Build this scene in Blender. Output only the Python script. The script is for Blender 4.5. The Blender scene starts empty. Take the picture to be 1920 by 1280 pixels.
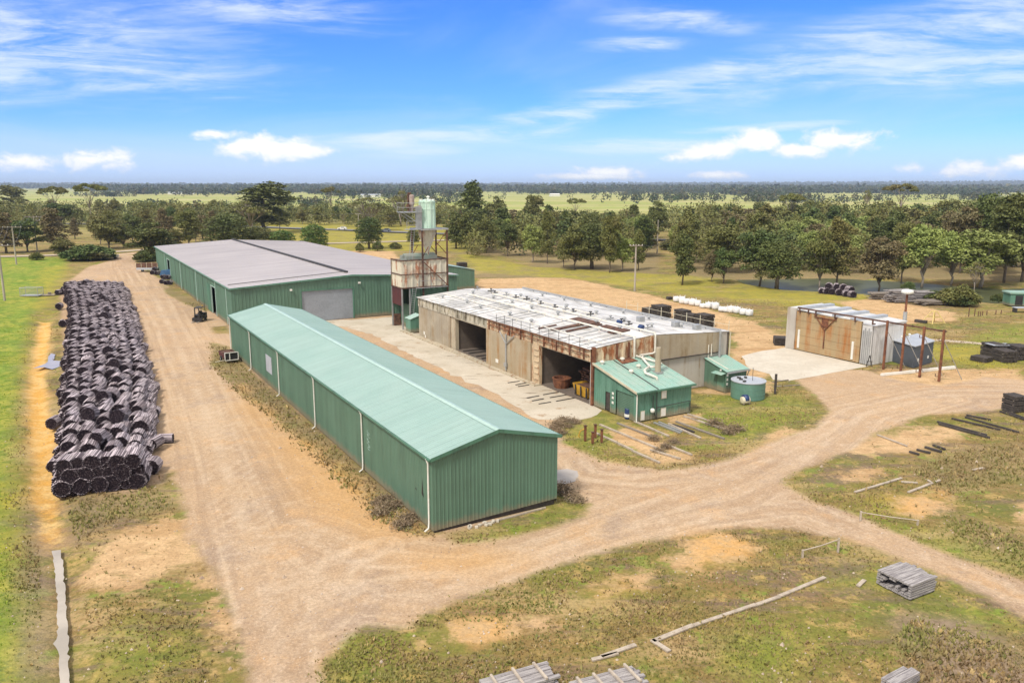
import bpy, math, random
import numpy as np
from math import sin, cos, pi, radians, sqrt
from mathutils import Vector, Matrix
random.seed(7)
scene = bpy.context.scene
COL = scene.collection

# ------------------------------------------------------------------ camera
CAM_H, FPX, PITCH, ROLL = 20.0, 1470.0, radians(11.18), radians(0.05)
cam = bpy.data.cameras.new("camera")
cam.sensor_width = 36.0
cam.lens = 36.0 * FPX / 1920.0
cam.clip_start, cam.clip_end = 0.5, 60000
camo = bpy.data.objects.new("camera", cam)
COL.objects.link(camo)
camo.location = (0, 0, CAM_H)
camo.rotation_mode = 'XYZ'
camo.matrix_world = (Matrix.Translation((0, 0, CAM_H)) @ Matrix.Rotation(radians(90) - PITCH, 4, 'X')
                     @ Matrix.Rotation(ROLL, 4, 'Z'))
scene.camera = camo

# ------------------------------------------------------------------ light
SUN_EL, SUN_AZ = radians(52), radians(215)      # azimuth clockwise from +Y
sun = bpy.data.lights.new("sun", 'SUN')
sun.energy = 2.7
sun.angle = radians(10)
sun.color = (1.0, 0.93, 0.82)
suno = bpy.data.objects.new("sun", sun)
COL.objects.link(suno)
sd = Vector((sin(SUN_AZ) * cos(SUN_EL), cos(SUN_AZ) * cos(SUN_EL), sin(SUN_EL)))
suno.rotation_euler = (-sd).to_track_quat('-Z', 'Y').to_euler()
scene.view_settings.view_transform = 'Standard'
scene.view_settings.look = 'None'
scene.view_settings.exposure = 0.42
scene.view_settings.gamma = 1.0

world = bpy.data.worlds.new("World")
scene.world = world
world.use_nodes = True
wn = world.node_tree.nodes
wl = world.node_tree.links
wn.clear()


def wnode(t, **k):
    n = wn.new(t)
    for a, b in k.items():
        setattr(n, a, b)
    return n


def wset(sock, v):
    if hasattr(v, 'links'):
        wl.new(v, sock)
    else:
        sock.default_value = v


def wmath(op, a, b=0.0, clamp=False):
    n = wnode('ShaderNodeMath', operation=op, use_clamp=clamp)
    wset(n.inputs[0], a)
    wset(n.inputs[1], b)
    return n.outputs[0]


def wramp(v, a, b, c=0.0, d=1.0):
    n = wnode('ShaderNodeMapRange', interpolation_type='SMOOTHSTEP')
    wset(n.inputs[0], v)
    for i, x in enumerate((a, b, c, d)):
        n.inputs[i + 1].default_value = x
    return n.outputs[0]


def wmix(f, a, b, mode='MIX'):
    n = wnode('ShaderNodeMix', data_type='RGBA', blend_type=mode)
    wset(n.inputs[0], f)
    wset(n.inputs[6], a)
    wset(n.inputs[7], b)
    return n.outputs[2]


sky = wnode('ShaderNodeTexSky', sky_type='NISHITA', sun_disc=False, sun_elevation=SUN_EL,
            sun_rotation=SUN_AZ, altitude=20, air_density=0.85, dust_density=0.25, ozone_density=3.0)
tc = wnode('ShaderNodeTexCoord')
sep = wnode('ShaderNodeSeparateXYZ')
wl.new(tc.outputs['Generated'], sep.inputs[0])
dx, dy, dz = sep.outputs
# sky coordinates: tangent of bearing, tangent of elevation (metres aside / up per metre of distance)
rx = wmath('DIVIDE', dx, wmath('MAXIMUM', wmath('ABSOLUTE', dy), 0.05))
rz = wmath('DIVIDE', dz, wmath('MAXIMUM', wmath('ABSOLUTE', dy), 0.05))
cb = wnode('ShaderNodeCombineXYZ')
wl.new(rx, cb.inputs[0])
wl.new(rz, cb.inputs[1])
wl.new(wmath('SIGN', dy), cb.inputs[2])
P = cb.outputs[0]


def wnoise(scale, detail=6, rough=0.6, sc=(1, 1, 1), rot=0, dist=0.0, loc=(0, 0, 0), vec=None):
    m = wnode('ShaderNodeMapping')
    wl.new(vec or P, m.inputs[0])
    m.inputs['Location'].default_value = loc
    m.inputs['Rotation'].default_value = (0, 0, rot)
    m.inputs['Scale'].default_value = sc
    n = wnode('ShaderNodeTexNoise')
    wl.new(m.outputs[0], n.inputs['Vector'])
    n.inputs['Scale'].default_value = scale
    n.inputs['Detail'].default_value = detail
    n.inputs['Roughness'].default_value = rough
    n.inputs['Distortion'].default_value = dist
    return n.outputs[0]


def blob(cx, cy, sx, sy, tilt=0.0):
    m = wnode('ShaderNodeMapping', vector_type='TEXTURE')
    wl.new(P, m.inputs[0])
    m.inputs['Location'].default_value = (cx, cy, 1)
    m.inputs['Rotation'].default_value = (0, 0, tilt)
    m.inputs['Scale'].default_value = (sx, sy, 1)
    v = wnode('ShaderNodeVectorMath', operation='LENGTH')
    wl.new(m.outputs[0], v.inputs[0])
    return wmath('SUBTRACT', 1.0, v.outputs['Value'])


def union(items):
    o = items[0]
    for i in items[1:]:
        o = wmath('MAXIMUM', o, i)
    return o


cir = union([blob(-.60, .178, .31, .075, -.13), blob(-.34, .218, .20, .028, -.12), blob(-.62, .125, .26, .030, .02),
             blob(.14, .108, .32, .020, .24), blob(.48, .175, .34, .040, .22), blob(.20, .196, .10, .016, -.05),
             blob(.155, .169, .07, .010, .02), blob(-.08, .060, .20, .014, .04), blob(.62, .145, .25, .03, .08),
             blob(-.47, .118, .16, .010, 0), blob(.31, .072, .12, .006, .06), blob(.18, .050, .14, .012, .0)])
cn = wnoise(5.0, 8, .62, (1.0, 7.0, 1), .10, .8)
cn2 = wnoise(16.0, 6, .7, (1.0, 7.0, 1), .16, .5)
cirm = wmath('MULTIPLY', wramp(wmath('ADD', cir, wmath('MULTIPLY', wmath('SUBTRACT', cn, .5), 1.2)), -.25, .85), wramp(wmath('ADD', cn, wmath('MULTIPLY', wmath('SUBTRACT', cn2, .5), .55)), .24, .74))
cirm = wmath('MULTIPLY', cirm, .72)
veil = wmath('MULTIPLY', wramp(wnoise(2.2, 7, .6, (1, 4.5, 1), .15, 1.0, (3, 1, 0)), .42, .80), .30)

cum = union([blob(-.615, .030, .085, .017), blob(-.52, .031, .070, .018), blob(-.71, .026, .08, .014),
             blob(-.315, .048, .085, .021), blob(-.365, .062, .055, .010), blob(-.27, .043, .060, .014),
             blob(.125, .017, .055, .011), blob(.215, .036, .085, .014, .15), blob(.30, .056, .050, .017), blob(.255, .045, .060, .014, .2),
             blob(.405, .057, .070, .021), blob(.36, .044, .050, .012), blob(.255, .014, .045, .008), blob(.50, .023, .030, .010),
             blob(.57, .024, .075, .016), blob(.64, .032, .080, .017, .1), blob(.10, .012, .10, .006)])
un = wnoise(30.0, 9, .62, (1, 1.7, 1), 0, .3)
un2 = wnoise(9.0, 4, .5, (1, 1.7, 1), 0, .2)
cumv = wmath('ADD', cum, wmath('MULTIPLY', wmath('SUBTRACT', wmath('ADD', un, wmath('MULTIPLY', un2, .6)), .80), 1.9))
cumm = wramp(cumv, .12, .72)
haze_low = wramp(rz, 0.0, .10, .80, 0.0)

hs = wnode('ShaderNodeHueSaturation')
hs.inputs['Saturation'].default_value = 1.18
hs.inputs['Value'].default_value = 1.0
wl.new(sky.outputs[0], hs.inputs['Color'])
base = wmix(1.0, hs.outputs[0], (0.56, 0.93, 1.64, 1), 'MULTIPLY')
base = wmix(haze_low, base, (5.6, 7.2, 10.6, 1))
c1 = wmix(veil, base, (6.0, 7.0, 8.8, 1))
c1 = wmix(cirm, c1, (8.0, 8.6, 9.8, 1))
ccol = wmix(wramp(cumv, .3, 1.2), (7.9, 8.4, 9.6, 1), (11.0, 10.8, 10.6, 1))
c2 = wmix(cumm, c1, ccol)
# unseen broken white cloud, added overhead and behind camera for soft neutral daylight
over = wmath('MULTIPLY', wmath('MAXIMUM', wramp(dz, .27, .42), wramp(dy, .10, -.15)), wramp(wnoise(2.6, 5, .55, vec=tc.outputs['Generated']), .30, .48))
c2 = wmix(over, c2, (8.5, 8.15, 7.7, 1))
below = wmath('LESS_THAN', dz, 0.0)
c2 = wmix(below, c2, (3.0, 2.7, 2.2, 1))
bg = wnode('ShaderNodeBackground')
wl.new(c2, bg.inputs[0])
bg.inputs[1].default_value = 0.091
out = wnode('ShaderNodeOutputWorld')
wl.new(bg.outputs[0], out.inputs[0])

# ------------------------------------------------------------------ helpers
YAW, SX, SY = radians(30.2), -4.62, 43.07
_F = np.array([0, cos(PITCH), -sin(PITCH)])
_R0 = np.array([1., 0, 0])
_U0 = np.array([0, sin(PITCH), cos(PITCH)])
_R = _R0 * cos(ROLL) + _U0 * sin(ROLL)
_U = -_R0 * sin(ROLL) + _U0 * cos(ROLL)


def G(x, y, z=0.0):
    """survey point: where the sight line through photo point x,y meets the level z"""
    d = _F * FPX + _R * (x - 960) - _U * (y - 640)
    t = (z - CAM_H) / d[2]
    return (float(d[0] * t), float(d[1] * t))


def WL(u, v):
    return (SX - u * sin(YAW) + v * cos(YAW), SY + u * cos(YAW) + v * sin(YAW))


def LUV(x, y, z=0.0):
    X, Y = G(x, y, z)
    X -= SX
    Y -= SY
    return (-X * sin(YAW) + Y * cos(YAW), X * cos(YAW) + Y * sin(YAW))


def tag(o, label=None, cat=None, group=None, kind=None):
    if label: o['label'] = label
    if cat: o['category'] = cat
    if group: o['group'] = group
    if kind: o['kind'] = kind
    return o


def empty(name, loc, rz=0.0, label=None, cat=None, group=None):
    o = bpy.data.objects.new(name, None)
    COL.objects.link(o)
    o.empty_display_size = 0.3
    o.location = (loc[0], loc[1], loc[2] if len(loc) > 2 else 0)
    o.rotation_euler = (0, 0, rz)
    return tag(o, label, cat, group)


class MB:
    """collects shapes in (x, y, z); off is subtracted so a builder may use site coordinates"""
    def __init__(s, off=(0, 0, 0)):
        s.v, s.f, s.m, s.off, s.mi = [], [], [], off, 0

    def add(s, vs, fs):
        n = len(s.v)
        o = s.off
        s.v += [(a[0] - o[0], a[1] - o[1], a[2] - o[2]) for a in vs]
        s.f += [tuple(i + n for i in f) for f in fs]
        s.m += [s.mi] * len(fs)
        return s

    def box(s, x0, x1, y0, y1, z0, z1):
        if x0 > x1: x0, x1 = x1, x0
        if y0 > y1: y0, y1 = y1, y0
        return s.add([(x0, y0, z0), (x1, y0, z0), (x1, y1, z0), (x0, y1, z0), (x0, y0, z1), (x1, y0, z1), (x1, y1, z1), (x0, y1, z1)],
                     [(0, 3, 2, 1), (4, 5, 6, 7), (0, 1, 5, 4), (1, 2, 6, 5), (2, 3, 7, 6), (3, 0, 4, 7)])

    def obox(s, c, size, rz=0.0, ry=0.0, rx_=0.0):
        M = Matrix.Translation(c) @ Matrix.Rotation(rz, 4, 'Z') @ Matrix.Rotation(ry, 4, 'Y') @ Matrix.Rotation(rx_, 4, 'X')
        vs = [tuple(M @ Vector((a * size[0] / 2, b * size[1] / 2, c_ * size[2] / 2))) for c_ in (-1, 1) for a, b in ((-1, -1), (1, -1), (1, 1), (-1, 1))]
        return s.add(vs, [(0, 3, 2, 1), (4, 5, 6, 7), (0, 1, 5, 4), (1, 2, 6, 5), (2, 3, 7, 6), (3, 0, 4, 7)])

    def tube(s, pts, r, n=8, cap=True):
        pts = [Vector(p) for p in pts]
        rs = r if isinstance(r, (list, tuple)) else [r] * len(pts)
        rings = []
        t0 = (pts[1] - pts[0]).normalized()
        a = t0.orthogonal().normalized()
        for i, p in enumerate(pts):
            if i == 0: t = pts[1] - pts[0]
            elif i == len(pts) - 1: t = pts[i] - pts[i - 1]
            else: t = (pts[i + 1] - p).normalized() + (p - pts[i - 1]).normalized()
            t.normalize()
            a = (a - t * a.dot(t))
            if a.length < 1e-5: a = t.orthogonal()
            a.normalize()
            b = t.cross(a)
            rings.append([tuple(p + (a * cos(2 * pi * k / n) + b * sin(2 * pi * k / n)) * rs[i]) for k in range(n)])
        vs = [v for R_ in rings for v in R_]
        fs = []
        for i in range(len(pts) - 1):
            for k in range(n):
                k2 = (k + 1) % n
                fs.append((i * n + k, i * n + k2, (i + 1) * n + k2, (i + 1) * n + k))
        if cap:
            fs.append(tuple(range(n - 1, -1, -1)))
            e = (len(pts) - 1) * n
            fs.append(tuple(e + k for k in range(n)))
        return s.add(vs, fs)

    def lathe(s, c, prof, n=24):
        vs, fs = [], []
        for (r, z) in prof:
            vs += [(c[0] + r * cos(2 * pi * k / n), c[1] + r * sin(2 * pi * k / n), c[2] + z) for k in range(n)]
        for i in range(len(prof) - 1):
            for k in range(n):
                k2 = (k + 1) % n
                fs.append((i * n + k, i * n + k2, (i + 1) * n + k2, (i + 1) * n + k))
        e = (len(prof) - 1) * n
        fs.append(tuple(range(n - 1, -1, -1)))
        fs.append(tuple(e + k for k in range(n)))
        return s.add(vs, fs)

    def poly(s, pts, z0, z1):
        n = len(pts)
        vs = [(p[0], p[1], z0) for p in pts] + [(p[0], p[1], z1) for p in pts]
        fs = [tuple(range(n - 1, -1, -1)), tuple(range(n, 2 * n))] + [(i, (i + 1) % n, n + (i + 1) % n, n + i) for i in range(n)]
        return s.add(vs, fs)

    def plate(s, a, b, c, d, th):
        """quad a b c d thickened along its normal"""
        a, b, c, d = map(Vector, (a, b, c, d))
        nn = (b - a).cross(d - a).normalized() * th
        vs = [tuple(p) for p in (a, b, c, d)] + [tuple(p + nn) for p in (a, b, c, d)]
        return s.add(vs, [(0, 3, 2, 1), (4, 5, 6, 7), (0, 1, 5, 4), (1, 2, 6, 5), (2, 3, 7, 6), (3, 0, 4, 7)])

    def ribbed(s, o, along, up, nrm, L, heights, pitch, depth):
        """profiled sheet: starts at o, runs L along `along`; heights = [(t, h0, h1)] outline; ribs stand out along nrm"""
        o, along, up, nrm = Vector(o), Vector(along).normalized(), Vector(up).normalized(), Vector(nrm).normalized()

        def hh(t):
            for i in range(len(heights) - 1):
                a, b = heights[i], heights[i + 1]
                if a[0] <= t <= b[0] + 1e-9:
                    k = (t - a[0]) / max(1e-9, b[0] - a[0])
                    return a[1] + (b[1] - a[1]) * k, a[2] + (b[2] - a[2]) * k
            return heights[-1][1:]
        ts = []
        n = max(1, int(round(L / pitch)))
        p = L / n
        for i in range(n):
            ts += [(i * p, 0), (i * p + p * .62, 0), (i * p + p * .70, 1), (i * p + p * .92, 1)]
        ts.append((L, 0))
        for h in heights[1:-1]:
            ts.append((h[0], 0.5))
        ts.sort()
        vs, fs = [], []
        for (t, k) in ts:
            h0, h1 = hh(t)
            q = o + along * t + nrm * (depth * k)
            vs += [tuple(q + up * h0), tuple(q + up * h1)]
        for i in range(len(ts) - 1):
            fs.append((2 * i, 2 * i + 2, 2 * i + 3, 2 * i + 1))
        return s.add(vs, fs)

    def build(s, name, mats, parent=None, smooth=False, label=None, kind=None):
        me = bpy.data.meshes.new(name)
        me.from_pydata(s.v, [], s.f)
        if not isinstance(mats, (list, tuple)): mats = [mats]
        for m in mats: me.materials.append(m)
        if len(mats) > 1: me.polygons.foreach_set('material_index', s.m)
        if smooth: me.polygons.foreach_set('use_smooth', [True] * len(me.polygons))
        me.update()
        o = bpy.data.objects.new(name, me)
        COL.objects.link(o)
        if parent: o.parent = parent
        if label: o['label'] = label
        if kind: o['kind'] = kind
        return o


def copy_tree(o, parent=None):
    c = o.copy()
    COL.objects.link(c)
    c.parent = parent
    for ch in KIDS.get(o.name, []):
        copy_tree(ch, c)
    return c


KIDS = {}


def note_kids(o):
    KIDS[o.name] = [x for x in COL.objects if x.parent == o]
    for k in KIDS[o.name]:
        note_kids(k)


def srgb(r, g, b):
    f = lambda c: (c / 255 / 12.92) if c / 255 <= .04045 else ((c / 255 + .055) / 1.055) ** 2.4
    return (f(r), f(g), f(b), 1)


# ------------------------------------------------------------------ materials
class NT:
    def __init__(s, name):
        s.mat = bpy.data.materials.new(name)
        s.mat.use_nodes = True
        s.n, s.l = s.mat.node_tree.nodes, s.mat.node_tree.links
        s.bsdf = s.n['Principled BSDF']
        s.tc = s.n.new('ShaderNodeTexCoord')

    def set(s, sock, v):
        if hasattr(v, 'links'): s.l.new(v, sock)
        else: sock.default_value = v

    def math(s, op, a, b=0.0, clamp=False):
        n = s.n.new('ShaderNodeMath')
        n.operation, n.use_clamp = op, clamp
        s.set(n.inputs[0], a)
        s.set(n.inputs[1], b)
        return n.outputs[0]

    def ramp(s, v, a, b, c=0.0, d=1.0):
        n = s.n.new('ShaderNodeMapRange')
        n.interpolation_type = 'SMOOTHSTEP'
        s.set(n.inputs[0], v)
        for i, x in enumerate((a, b, c, d)): n.inputs[i + 1].default_value = x
        return n.outputs[0]

    def mix(s, f, a, b, mode='MIX'):
        n = s.n.new('ShaderNodeMix')
        n.data_type, n.blend_type = 'RGBA', mode
        s.set(n.inputs[0], f)
        s.set(n.inputs[6], a)
        s.set(n.inputs[7], b)
        return n.outputs[2]

    def noise(s, scale, detail=4, rough=.6, sc=(1, 1, 1), dist=0.0, vec=None, loc=(0, 0, 0), rot=(0, 0, 0)):
        m = s.n.new('ShaderNodeMapping')
        s.l.new(vec or s.tc.outputs['Object'], m.inputs[0])
        m.inputs['Scale'].default_value = sc
        m.inputs['Location'].default_value = loc
        m.inputs['Rotation'].default_value = rot
        n = s.n.new('ShaderNodeTexNoise')
        s.l.new(m.outputs[0], n.inputs['Vector'])
        n.inputs['Scale'].default_value = scale
        n.inputs['Detail'].default_value = detail
        n.inputs['Roughness'].default_value = rough
        n.inputs['Distortion'].default_value = dist
        return n.outputs[0]

    def attr(s, name):
        n = s.n.new('ShaderNodeAttribute')
        n.attribute_name = name
        return n.outputs['Fac']

    def bump(s, h, strength=.3, dist=.05):
        n = s.n.new('ShaderNodeBump')
        n.inputs['Strength'].default_value = strength
        n.inputs['Distance'].default_value = dist
        s.l.new(h, n.inputs['Height'])
        s.l.new(n.outputs[0], s.bsdf.inputs['Normal'])

    def out(s, col, rough=.6, metal=0.0, spec=None):
        s.set(s.bsdf.inputs['Base Color'], col)
        s.set(s.bsdf.inputs['Roughness'], rough)
        s.bsdf.inputs['Metallic'].default_value = metal
        if spec is not None: s.bsdf.inputs['Specular IOR Level'].default_value = spec
        return s.mat


def c4(c): return (c[0], c[1], c[2], 1)


def simple(name, c, c2=None, scale=1.5, rough=.6, metal=0.0, sc=(1, 1, 1), lo=.35, hi=.65, fine=.12, bump=0.0, spec=None):
    t = NT(name)
    c2 = c2 or tuple(x * .7 for x in c[:3])
    f = t.ramp(t.noise(scale, 5, .65, sc, .3), lo, hi)
    col = t.mix(f, c4(c), c4(c2))
    g = t.noise(scale * 9, 3, .7)
    k = t.ramp(g, .2, .8, 1 - fine, 1 + fine)
    cc = t.n.new('ShaderNodeVectorMath')
    cc.operation = 'SCALE'
    t.l.new(col, cc.inputs[0])
    t.l.new(k, cc.inputs['Scale'])
    if bump: t.bump(g, bump, .03)
    return t.out(cc.outputs[0], rough, metal, spec)


def stained(name, c, stain, c2=None, amt=(.45, .62), fine=.1, hscale=1.1, rough=.85, vstretch=.07, second=None, mud=None):
    """wall with dribbles running down"""
    t = NT(name)
    b = t.mix(t.ramp(t.noise(.35, 4, .6), .35, .65), c4(c), c4(c2 or tuple(x * .82 for x in c[:3])))
    s1 = t.ramp(t.noise(hscale, 6, .7, (1, 1, vstretch)), amt[0], amt[1])
    s2 = t.ramp(t.noise(.5, 5, .6), .30, .62)
    col = t.mix(t.math('MULTIPLY', s1, s2), b, c4(stain))
    if second:
        s3 = t.ramp(t.noise(hscale * 2.3, 5, .7, (1, 1, vstretch * .6), loc=(4, 7, 1)), .55, .72)
        col = t.mix(t.math('MULTIPLY', s3, .8), col, c4(second))
    if mud:
        sp = t.n.new('ShaderNodeSeparateXYZ')
        t.l.new(t.tc.outputs['Object'], sp.inputs[0])
        zz_ = t.math('ADD', sp.outputs[2], t.math('MULTIPLY', t.noise(1.7, 5, .7), -1.1))
        col = t.mix(t.math('MULTIPLY', t.ramp(zz_, -.35, .25, 1, 0), .75), col, c4(mud))
        # sheets weathered one by one
        sh = t.ramp(t.noise(1.0, 1, .5, (1.15, 1.15, .01), loc=(.3, .3, 0)), .30, .70, .94, 1.07)
        c3 = t.n.new('ShaderNodeVectorMath')
        c3.operation = 'SCALE'
        t.l.new(col, c3.inputs[0])
        t.l.new(sh, c3.inputs['Scale'])
        col = c3.outputs[0]
    g = t.ramp(t.noise(14, 4, .7), .2, .8, 1 - fine, 1 + fine)
    cc = t.n.new('ShaderNodeVectorMath')
    cc.operation = 'SCALE'
    t.l.new(col, cc.inputs[0])
    t.l.new(g, cc.inputs['Scale'])
    return t.out(cc.outputs[0], rough)


M = {}
M['green_wall'] = stained('green_painted_metal', (.092, .180, .130), (.080, .150, .110), (.104, .196, .144), rough=.5, hscale=.6, mud=(.24, .19, .13))
M['green_wall_b'] = stained('green_painted_metal_aged', (.066, .185, .125), (.05, .12, .085), (.085, .20, .14), rough=.5, hscale=.9)
M['green_light'] = stained('green_wall_faded', (.105, .24, .18), (.07, .17, .12), (.125, .26, .20), rough=.5, hscale=.9, mud=(.26, .21, .15))
def roofmat(name, a, b_, c, rib):
    t = NT(name)
    base = t.mix(t.ramp(t.noise(.22, 5, .6), .35, .65), c4(a), c4(b_))
    run = t.ramp(t.noise(1.0, 3, .6, (.10, 1.3, .10) if rib else (1, 1, 1), loc=(0, 4, 0)), .34, .66, .965, 1.035)
    base = t.mix(t.math('MULTIPLY', t.ramp(t.noise(.55, 6, .7, (.5, 1.6, 1)), .53, .70), .30), base, c4(c))
    k = t.math('MULTIPLY', run, t.ramp(t.noise(10, 3, .7), .2, .8, .95, 1.05))
    sp = t.n.new('ShaderNodeSeparateXYZ')
    t.l.new(t.tc.outputs['Object'], sp.inputs[0])
    lap = t.ramp(t.math('ABSOLUTE', t.math('SUBTRACT', t.math('FRACT', t.math('DIVIDE', sp.outputs[1], .78)), .5)), 0, .10, .92, 1)
    k = t.math('MULTIPLY', k, lap)
    cc = t.n.new('ShaderNodeVectorMath')
    cc.operation = 'SCALE'
    t.l.new(base, cc.inputs[0])
    t.l.new(k, cc.inputs['Scale'])
    return t.out(cc.outputs[0], .45)


M['green_roof'] = roofmat('green_roof_metal', (.315, .445, .415), (.285, .42, .39), (.23, .35, .31), True)
M['tank_green'] = simple('green_tank_paint', (.13, .26, .21), (.10, .21, .17), .8, .5, fine=.06)
M['green_roof_d'] = simple('green_roof_weathered', (.26, .44, .38), (.33, .44, .38), .6, .5, 0, fine=.10)
M['green_cap'] = simple('pale_green_flashing', (.41, .56, .51), (.37, .52, .47), .5, .4, 0)
M['lilac_roof'] = None
M['white'] = simple('white_paint', (.78, .78, .74), (.70, .69, .64), 1.5, .5)
M['pvc'] = simple('white_pipe', (.74, .72, .66), (.62, .58, .50), 1.2, .5, fine=.08)
M['cream'] = simple('cream_paint', (.62, .58, .44), (.52, .46, .34), 1.2, .6)
M['steel'] = simple('galvanised_steel', (.42, .43, .43), (.33, .34, .35), 1.3, .45, .35)
M['roller'] = simple('grey_roller_door', (.335, .365, .41), (.30, .33, .37), .5, .5)
M['dark'] = simple('dark_metal', (.035, .035, .038), (.05, .045, .04), 2, .6)
M['black'] = simple('black_plastic', (.018, .018, .020), (.03, .03, .033), 2, .5)
M['rust'] = simple('rust', (.24, .095, .045), (.10, .038, .022), 1.8, .85, 0, fine=.25)
M['rustdark'] = simple('dark_rust', (.17, .085, .055), (.055, .028, .022), 1.8, .85, 0, fine=.25)
M['maroon'] = simple('maroon_panel', (.09, .022, .022), (.07, .02, .02), 1, .7)
M['concrete_wall'] = stained('stained_concrete', (.42, .355, .26), (.24, .165, .08), (.36, .30, .22), (.44, .64), hscale=.8, second=(.36, .33, .28))
M['concrete_pale'] = stained('pale_concrete', (.50, .475, .43), (.30, .22, .14), (.44, .41, .37), (.50, .66), hscale=1.0, second=(.42, .36, .30))
M['concrete_post'] = stained('old_concrete_post', (.50, .44, .33), (.25, .13, .06), (.42, .37, .28), (.5, .62), hscale=2)
M['door_tan'] = stained('tan_kiln_door', (.43, .375, .29), (.27, .18, .085), (.33, .285, .22), (.46, .66), hscale=.7, second=(.42, .38, .31))
M['door_rusty'] = stained('rust_streaked_door', (.43, .36, .26), (.32, .17, .055), (.37, .30, .20), (.47, .62), hscale=.55, second=(.46, .39, .28))
M['fascia_rust'] = stained('rusted_fascia', (.62, .50, .34), (.28, .10, .035), (.54, .42, .28), (.45, .55), hscale=1.5, vstretch=.25, second=(.15, .05, .025))
M['fascia_pale'] = stained('mossy_concrete_fascia', (.56, .51, .41), (.14, .12, .085), (.36, .34, .27), (.48, .60), hscale=1.6, vstretch=.35)
M['inner'] = simple('dark_brown_concrete', (.16, .125, .10), (.115, .095, .08), .5, .9)  # even dark brown for the kiln inside and warehouse floor
M['bin'] = stained('rusted_white_bin', (.66, .62, .50), (.36, .13, .06), (.58, .54, .44), (.50, .59), hscale=.9, vstretch=.35, second=(.46, .40, .30))
M['silo'] = stained('pale_green_silo', (.50, .68, .57), (.26, .44, .35), (.56, .72, .62), (.50, .66), hscale=1.6, rough=.45)
M['white_wall'] = stained('white_profiled_wall', (.60, .60, .60), (.42, .41, .40), (.66, .66, .65), rough=.5, hscale=.8)
M['slate'] = simple('slate_blue_wall', (.085, .100, .125), (.095, .11, .135), .7, .6)
M['slate_roof'] = simple('pale_blue_grey_roof', (.42, .45, .50), (.38, .41, .46), .7, .5)
M['yellow'] = simple('yellow_paint', (.62, .36, .03), (.40, .22, .03), 2, .5)
M['yellow_pale'] = simple('pale_yellow_steel', (.72, .58, .22), (.62, .48, .18), 2, .5)
M['blue'] = simple('blue_plastic', (.02, .05, .16), (.02, .04, .12), 2, .4)
M['red'] = simple('faded_red_plastic', (.26, .05, .06), (.2, .04, .05), 2, .5)
M['tarp'] = simple('blue_tarpaulin', (.03, .10, .22), (.05, .13, .26), 2, .5)
M['timber'] = simple('weathered_timber', (.30, .26, .22), (.20, .17, .145), 2.2, .9, sc=(.3, 3, 3), fine=.2)
M['timber_g'] = simple('grey_timber', (.40, .375, .37), (.22, .20, .205), 3.0, .9, sc=(.35, 5, 5), fine=.25, lo=.40, hi=.60)
M['timber_d'] = simple('dark_timber', (.075, .062, .055), (.045, .038, .035), 3, .9, fine=.3)
M['timber_r'] = simple('reddish_old_timber', (.17, .085, .055), (.09, .05, .04), 2.5, .9, fine=.3)
M['plank'] = simple('bleached_plank', (.50, .43, .35), (.36, .30, .24), 2.5, .9, fine=.15)
M['bag'] = simple('white_bulk_bag', (.78, .79, .80), (.66, .67, .68), 2.5, .8)
M['glass'] = simple('dark_window_glass', (.03, .04, .05), (.02, .03, .035), 1, .1)
M['rubber'] = simple('rubber', (.02, .02, .02), None, 2, .8)
M['wire'] = simple('cable', (.10, .10, .10), None, 2, .6)
M['polewood'] = simple('pole_wood', (.42, .38, .32), (.30, .27, .23), 2, .9, sc=(1, 1, .2))
M['bark'] = simple('gum_bark', (.20, .165, .135), (.11, .085, .07), 1.4, .9, sc=(1, 1, .3), fine=.2)
M['bark_pale'] = simple('pale_gum_bark', (.40, .35, .30), (.24, .19, .16), 1.4, .9, sc=(1, 1, .3), fine=.2)


def lilac():
    t = NT('lilac_grey_roof_metal')
    b = t.mix(t.ramp(t.noise(.10, 4, .6), .35, .65), (.46, .43, .44, 1), (.51, .475, .48, 1))
    s = t.ramp(t.noise(.5, 5, .65, (.06, 1, 1)), .42, .66)
    col = t.mix(t.math('MULTIPLY', s, .55), b, (.37, .33, .35, 1))
    return t.out(col, .5, 0)


M['lilac_roof'] = lilac()


def kiln_roof():
    t = NT('white_kiln_roof_sheet')
    b = t.mix(t.ramp(t.noise(.22, 5, .6), .38, .62), (.70, .69, .68, 1), (.50, .495, .49, 1))
    s = t.ramp(t.noise(.55, 6, .7, (1.6, .5, 1)), .48, .62)
    b = t.mix(t.math('MULTIPLY', s, .75), b, (.31, .30, .28, 1))
    r = t.ramp(t.noise(.9, 5, .7, (.45, 1.6, 1), loc=(3, 3, 0)), .60, .70)
    z = t.attr('rusty')
    b = t.mix(t.math('MULTIPLY', r, z), b, (.30, .12, .08, 1))
    return t.out(b, .6)


M['kiln_roof'] = kiln_roof()


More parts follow.
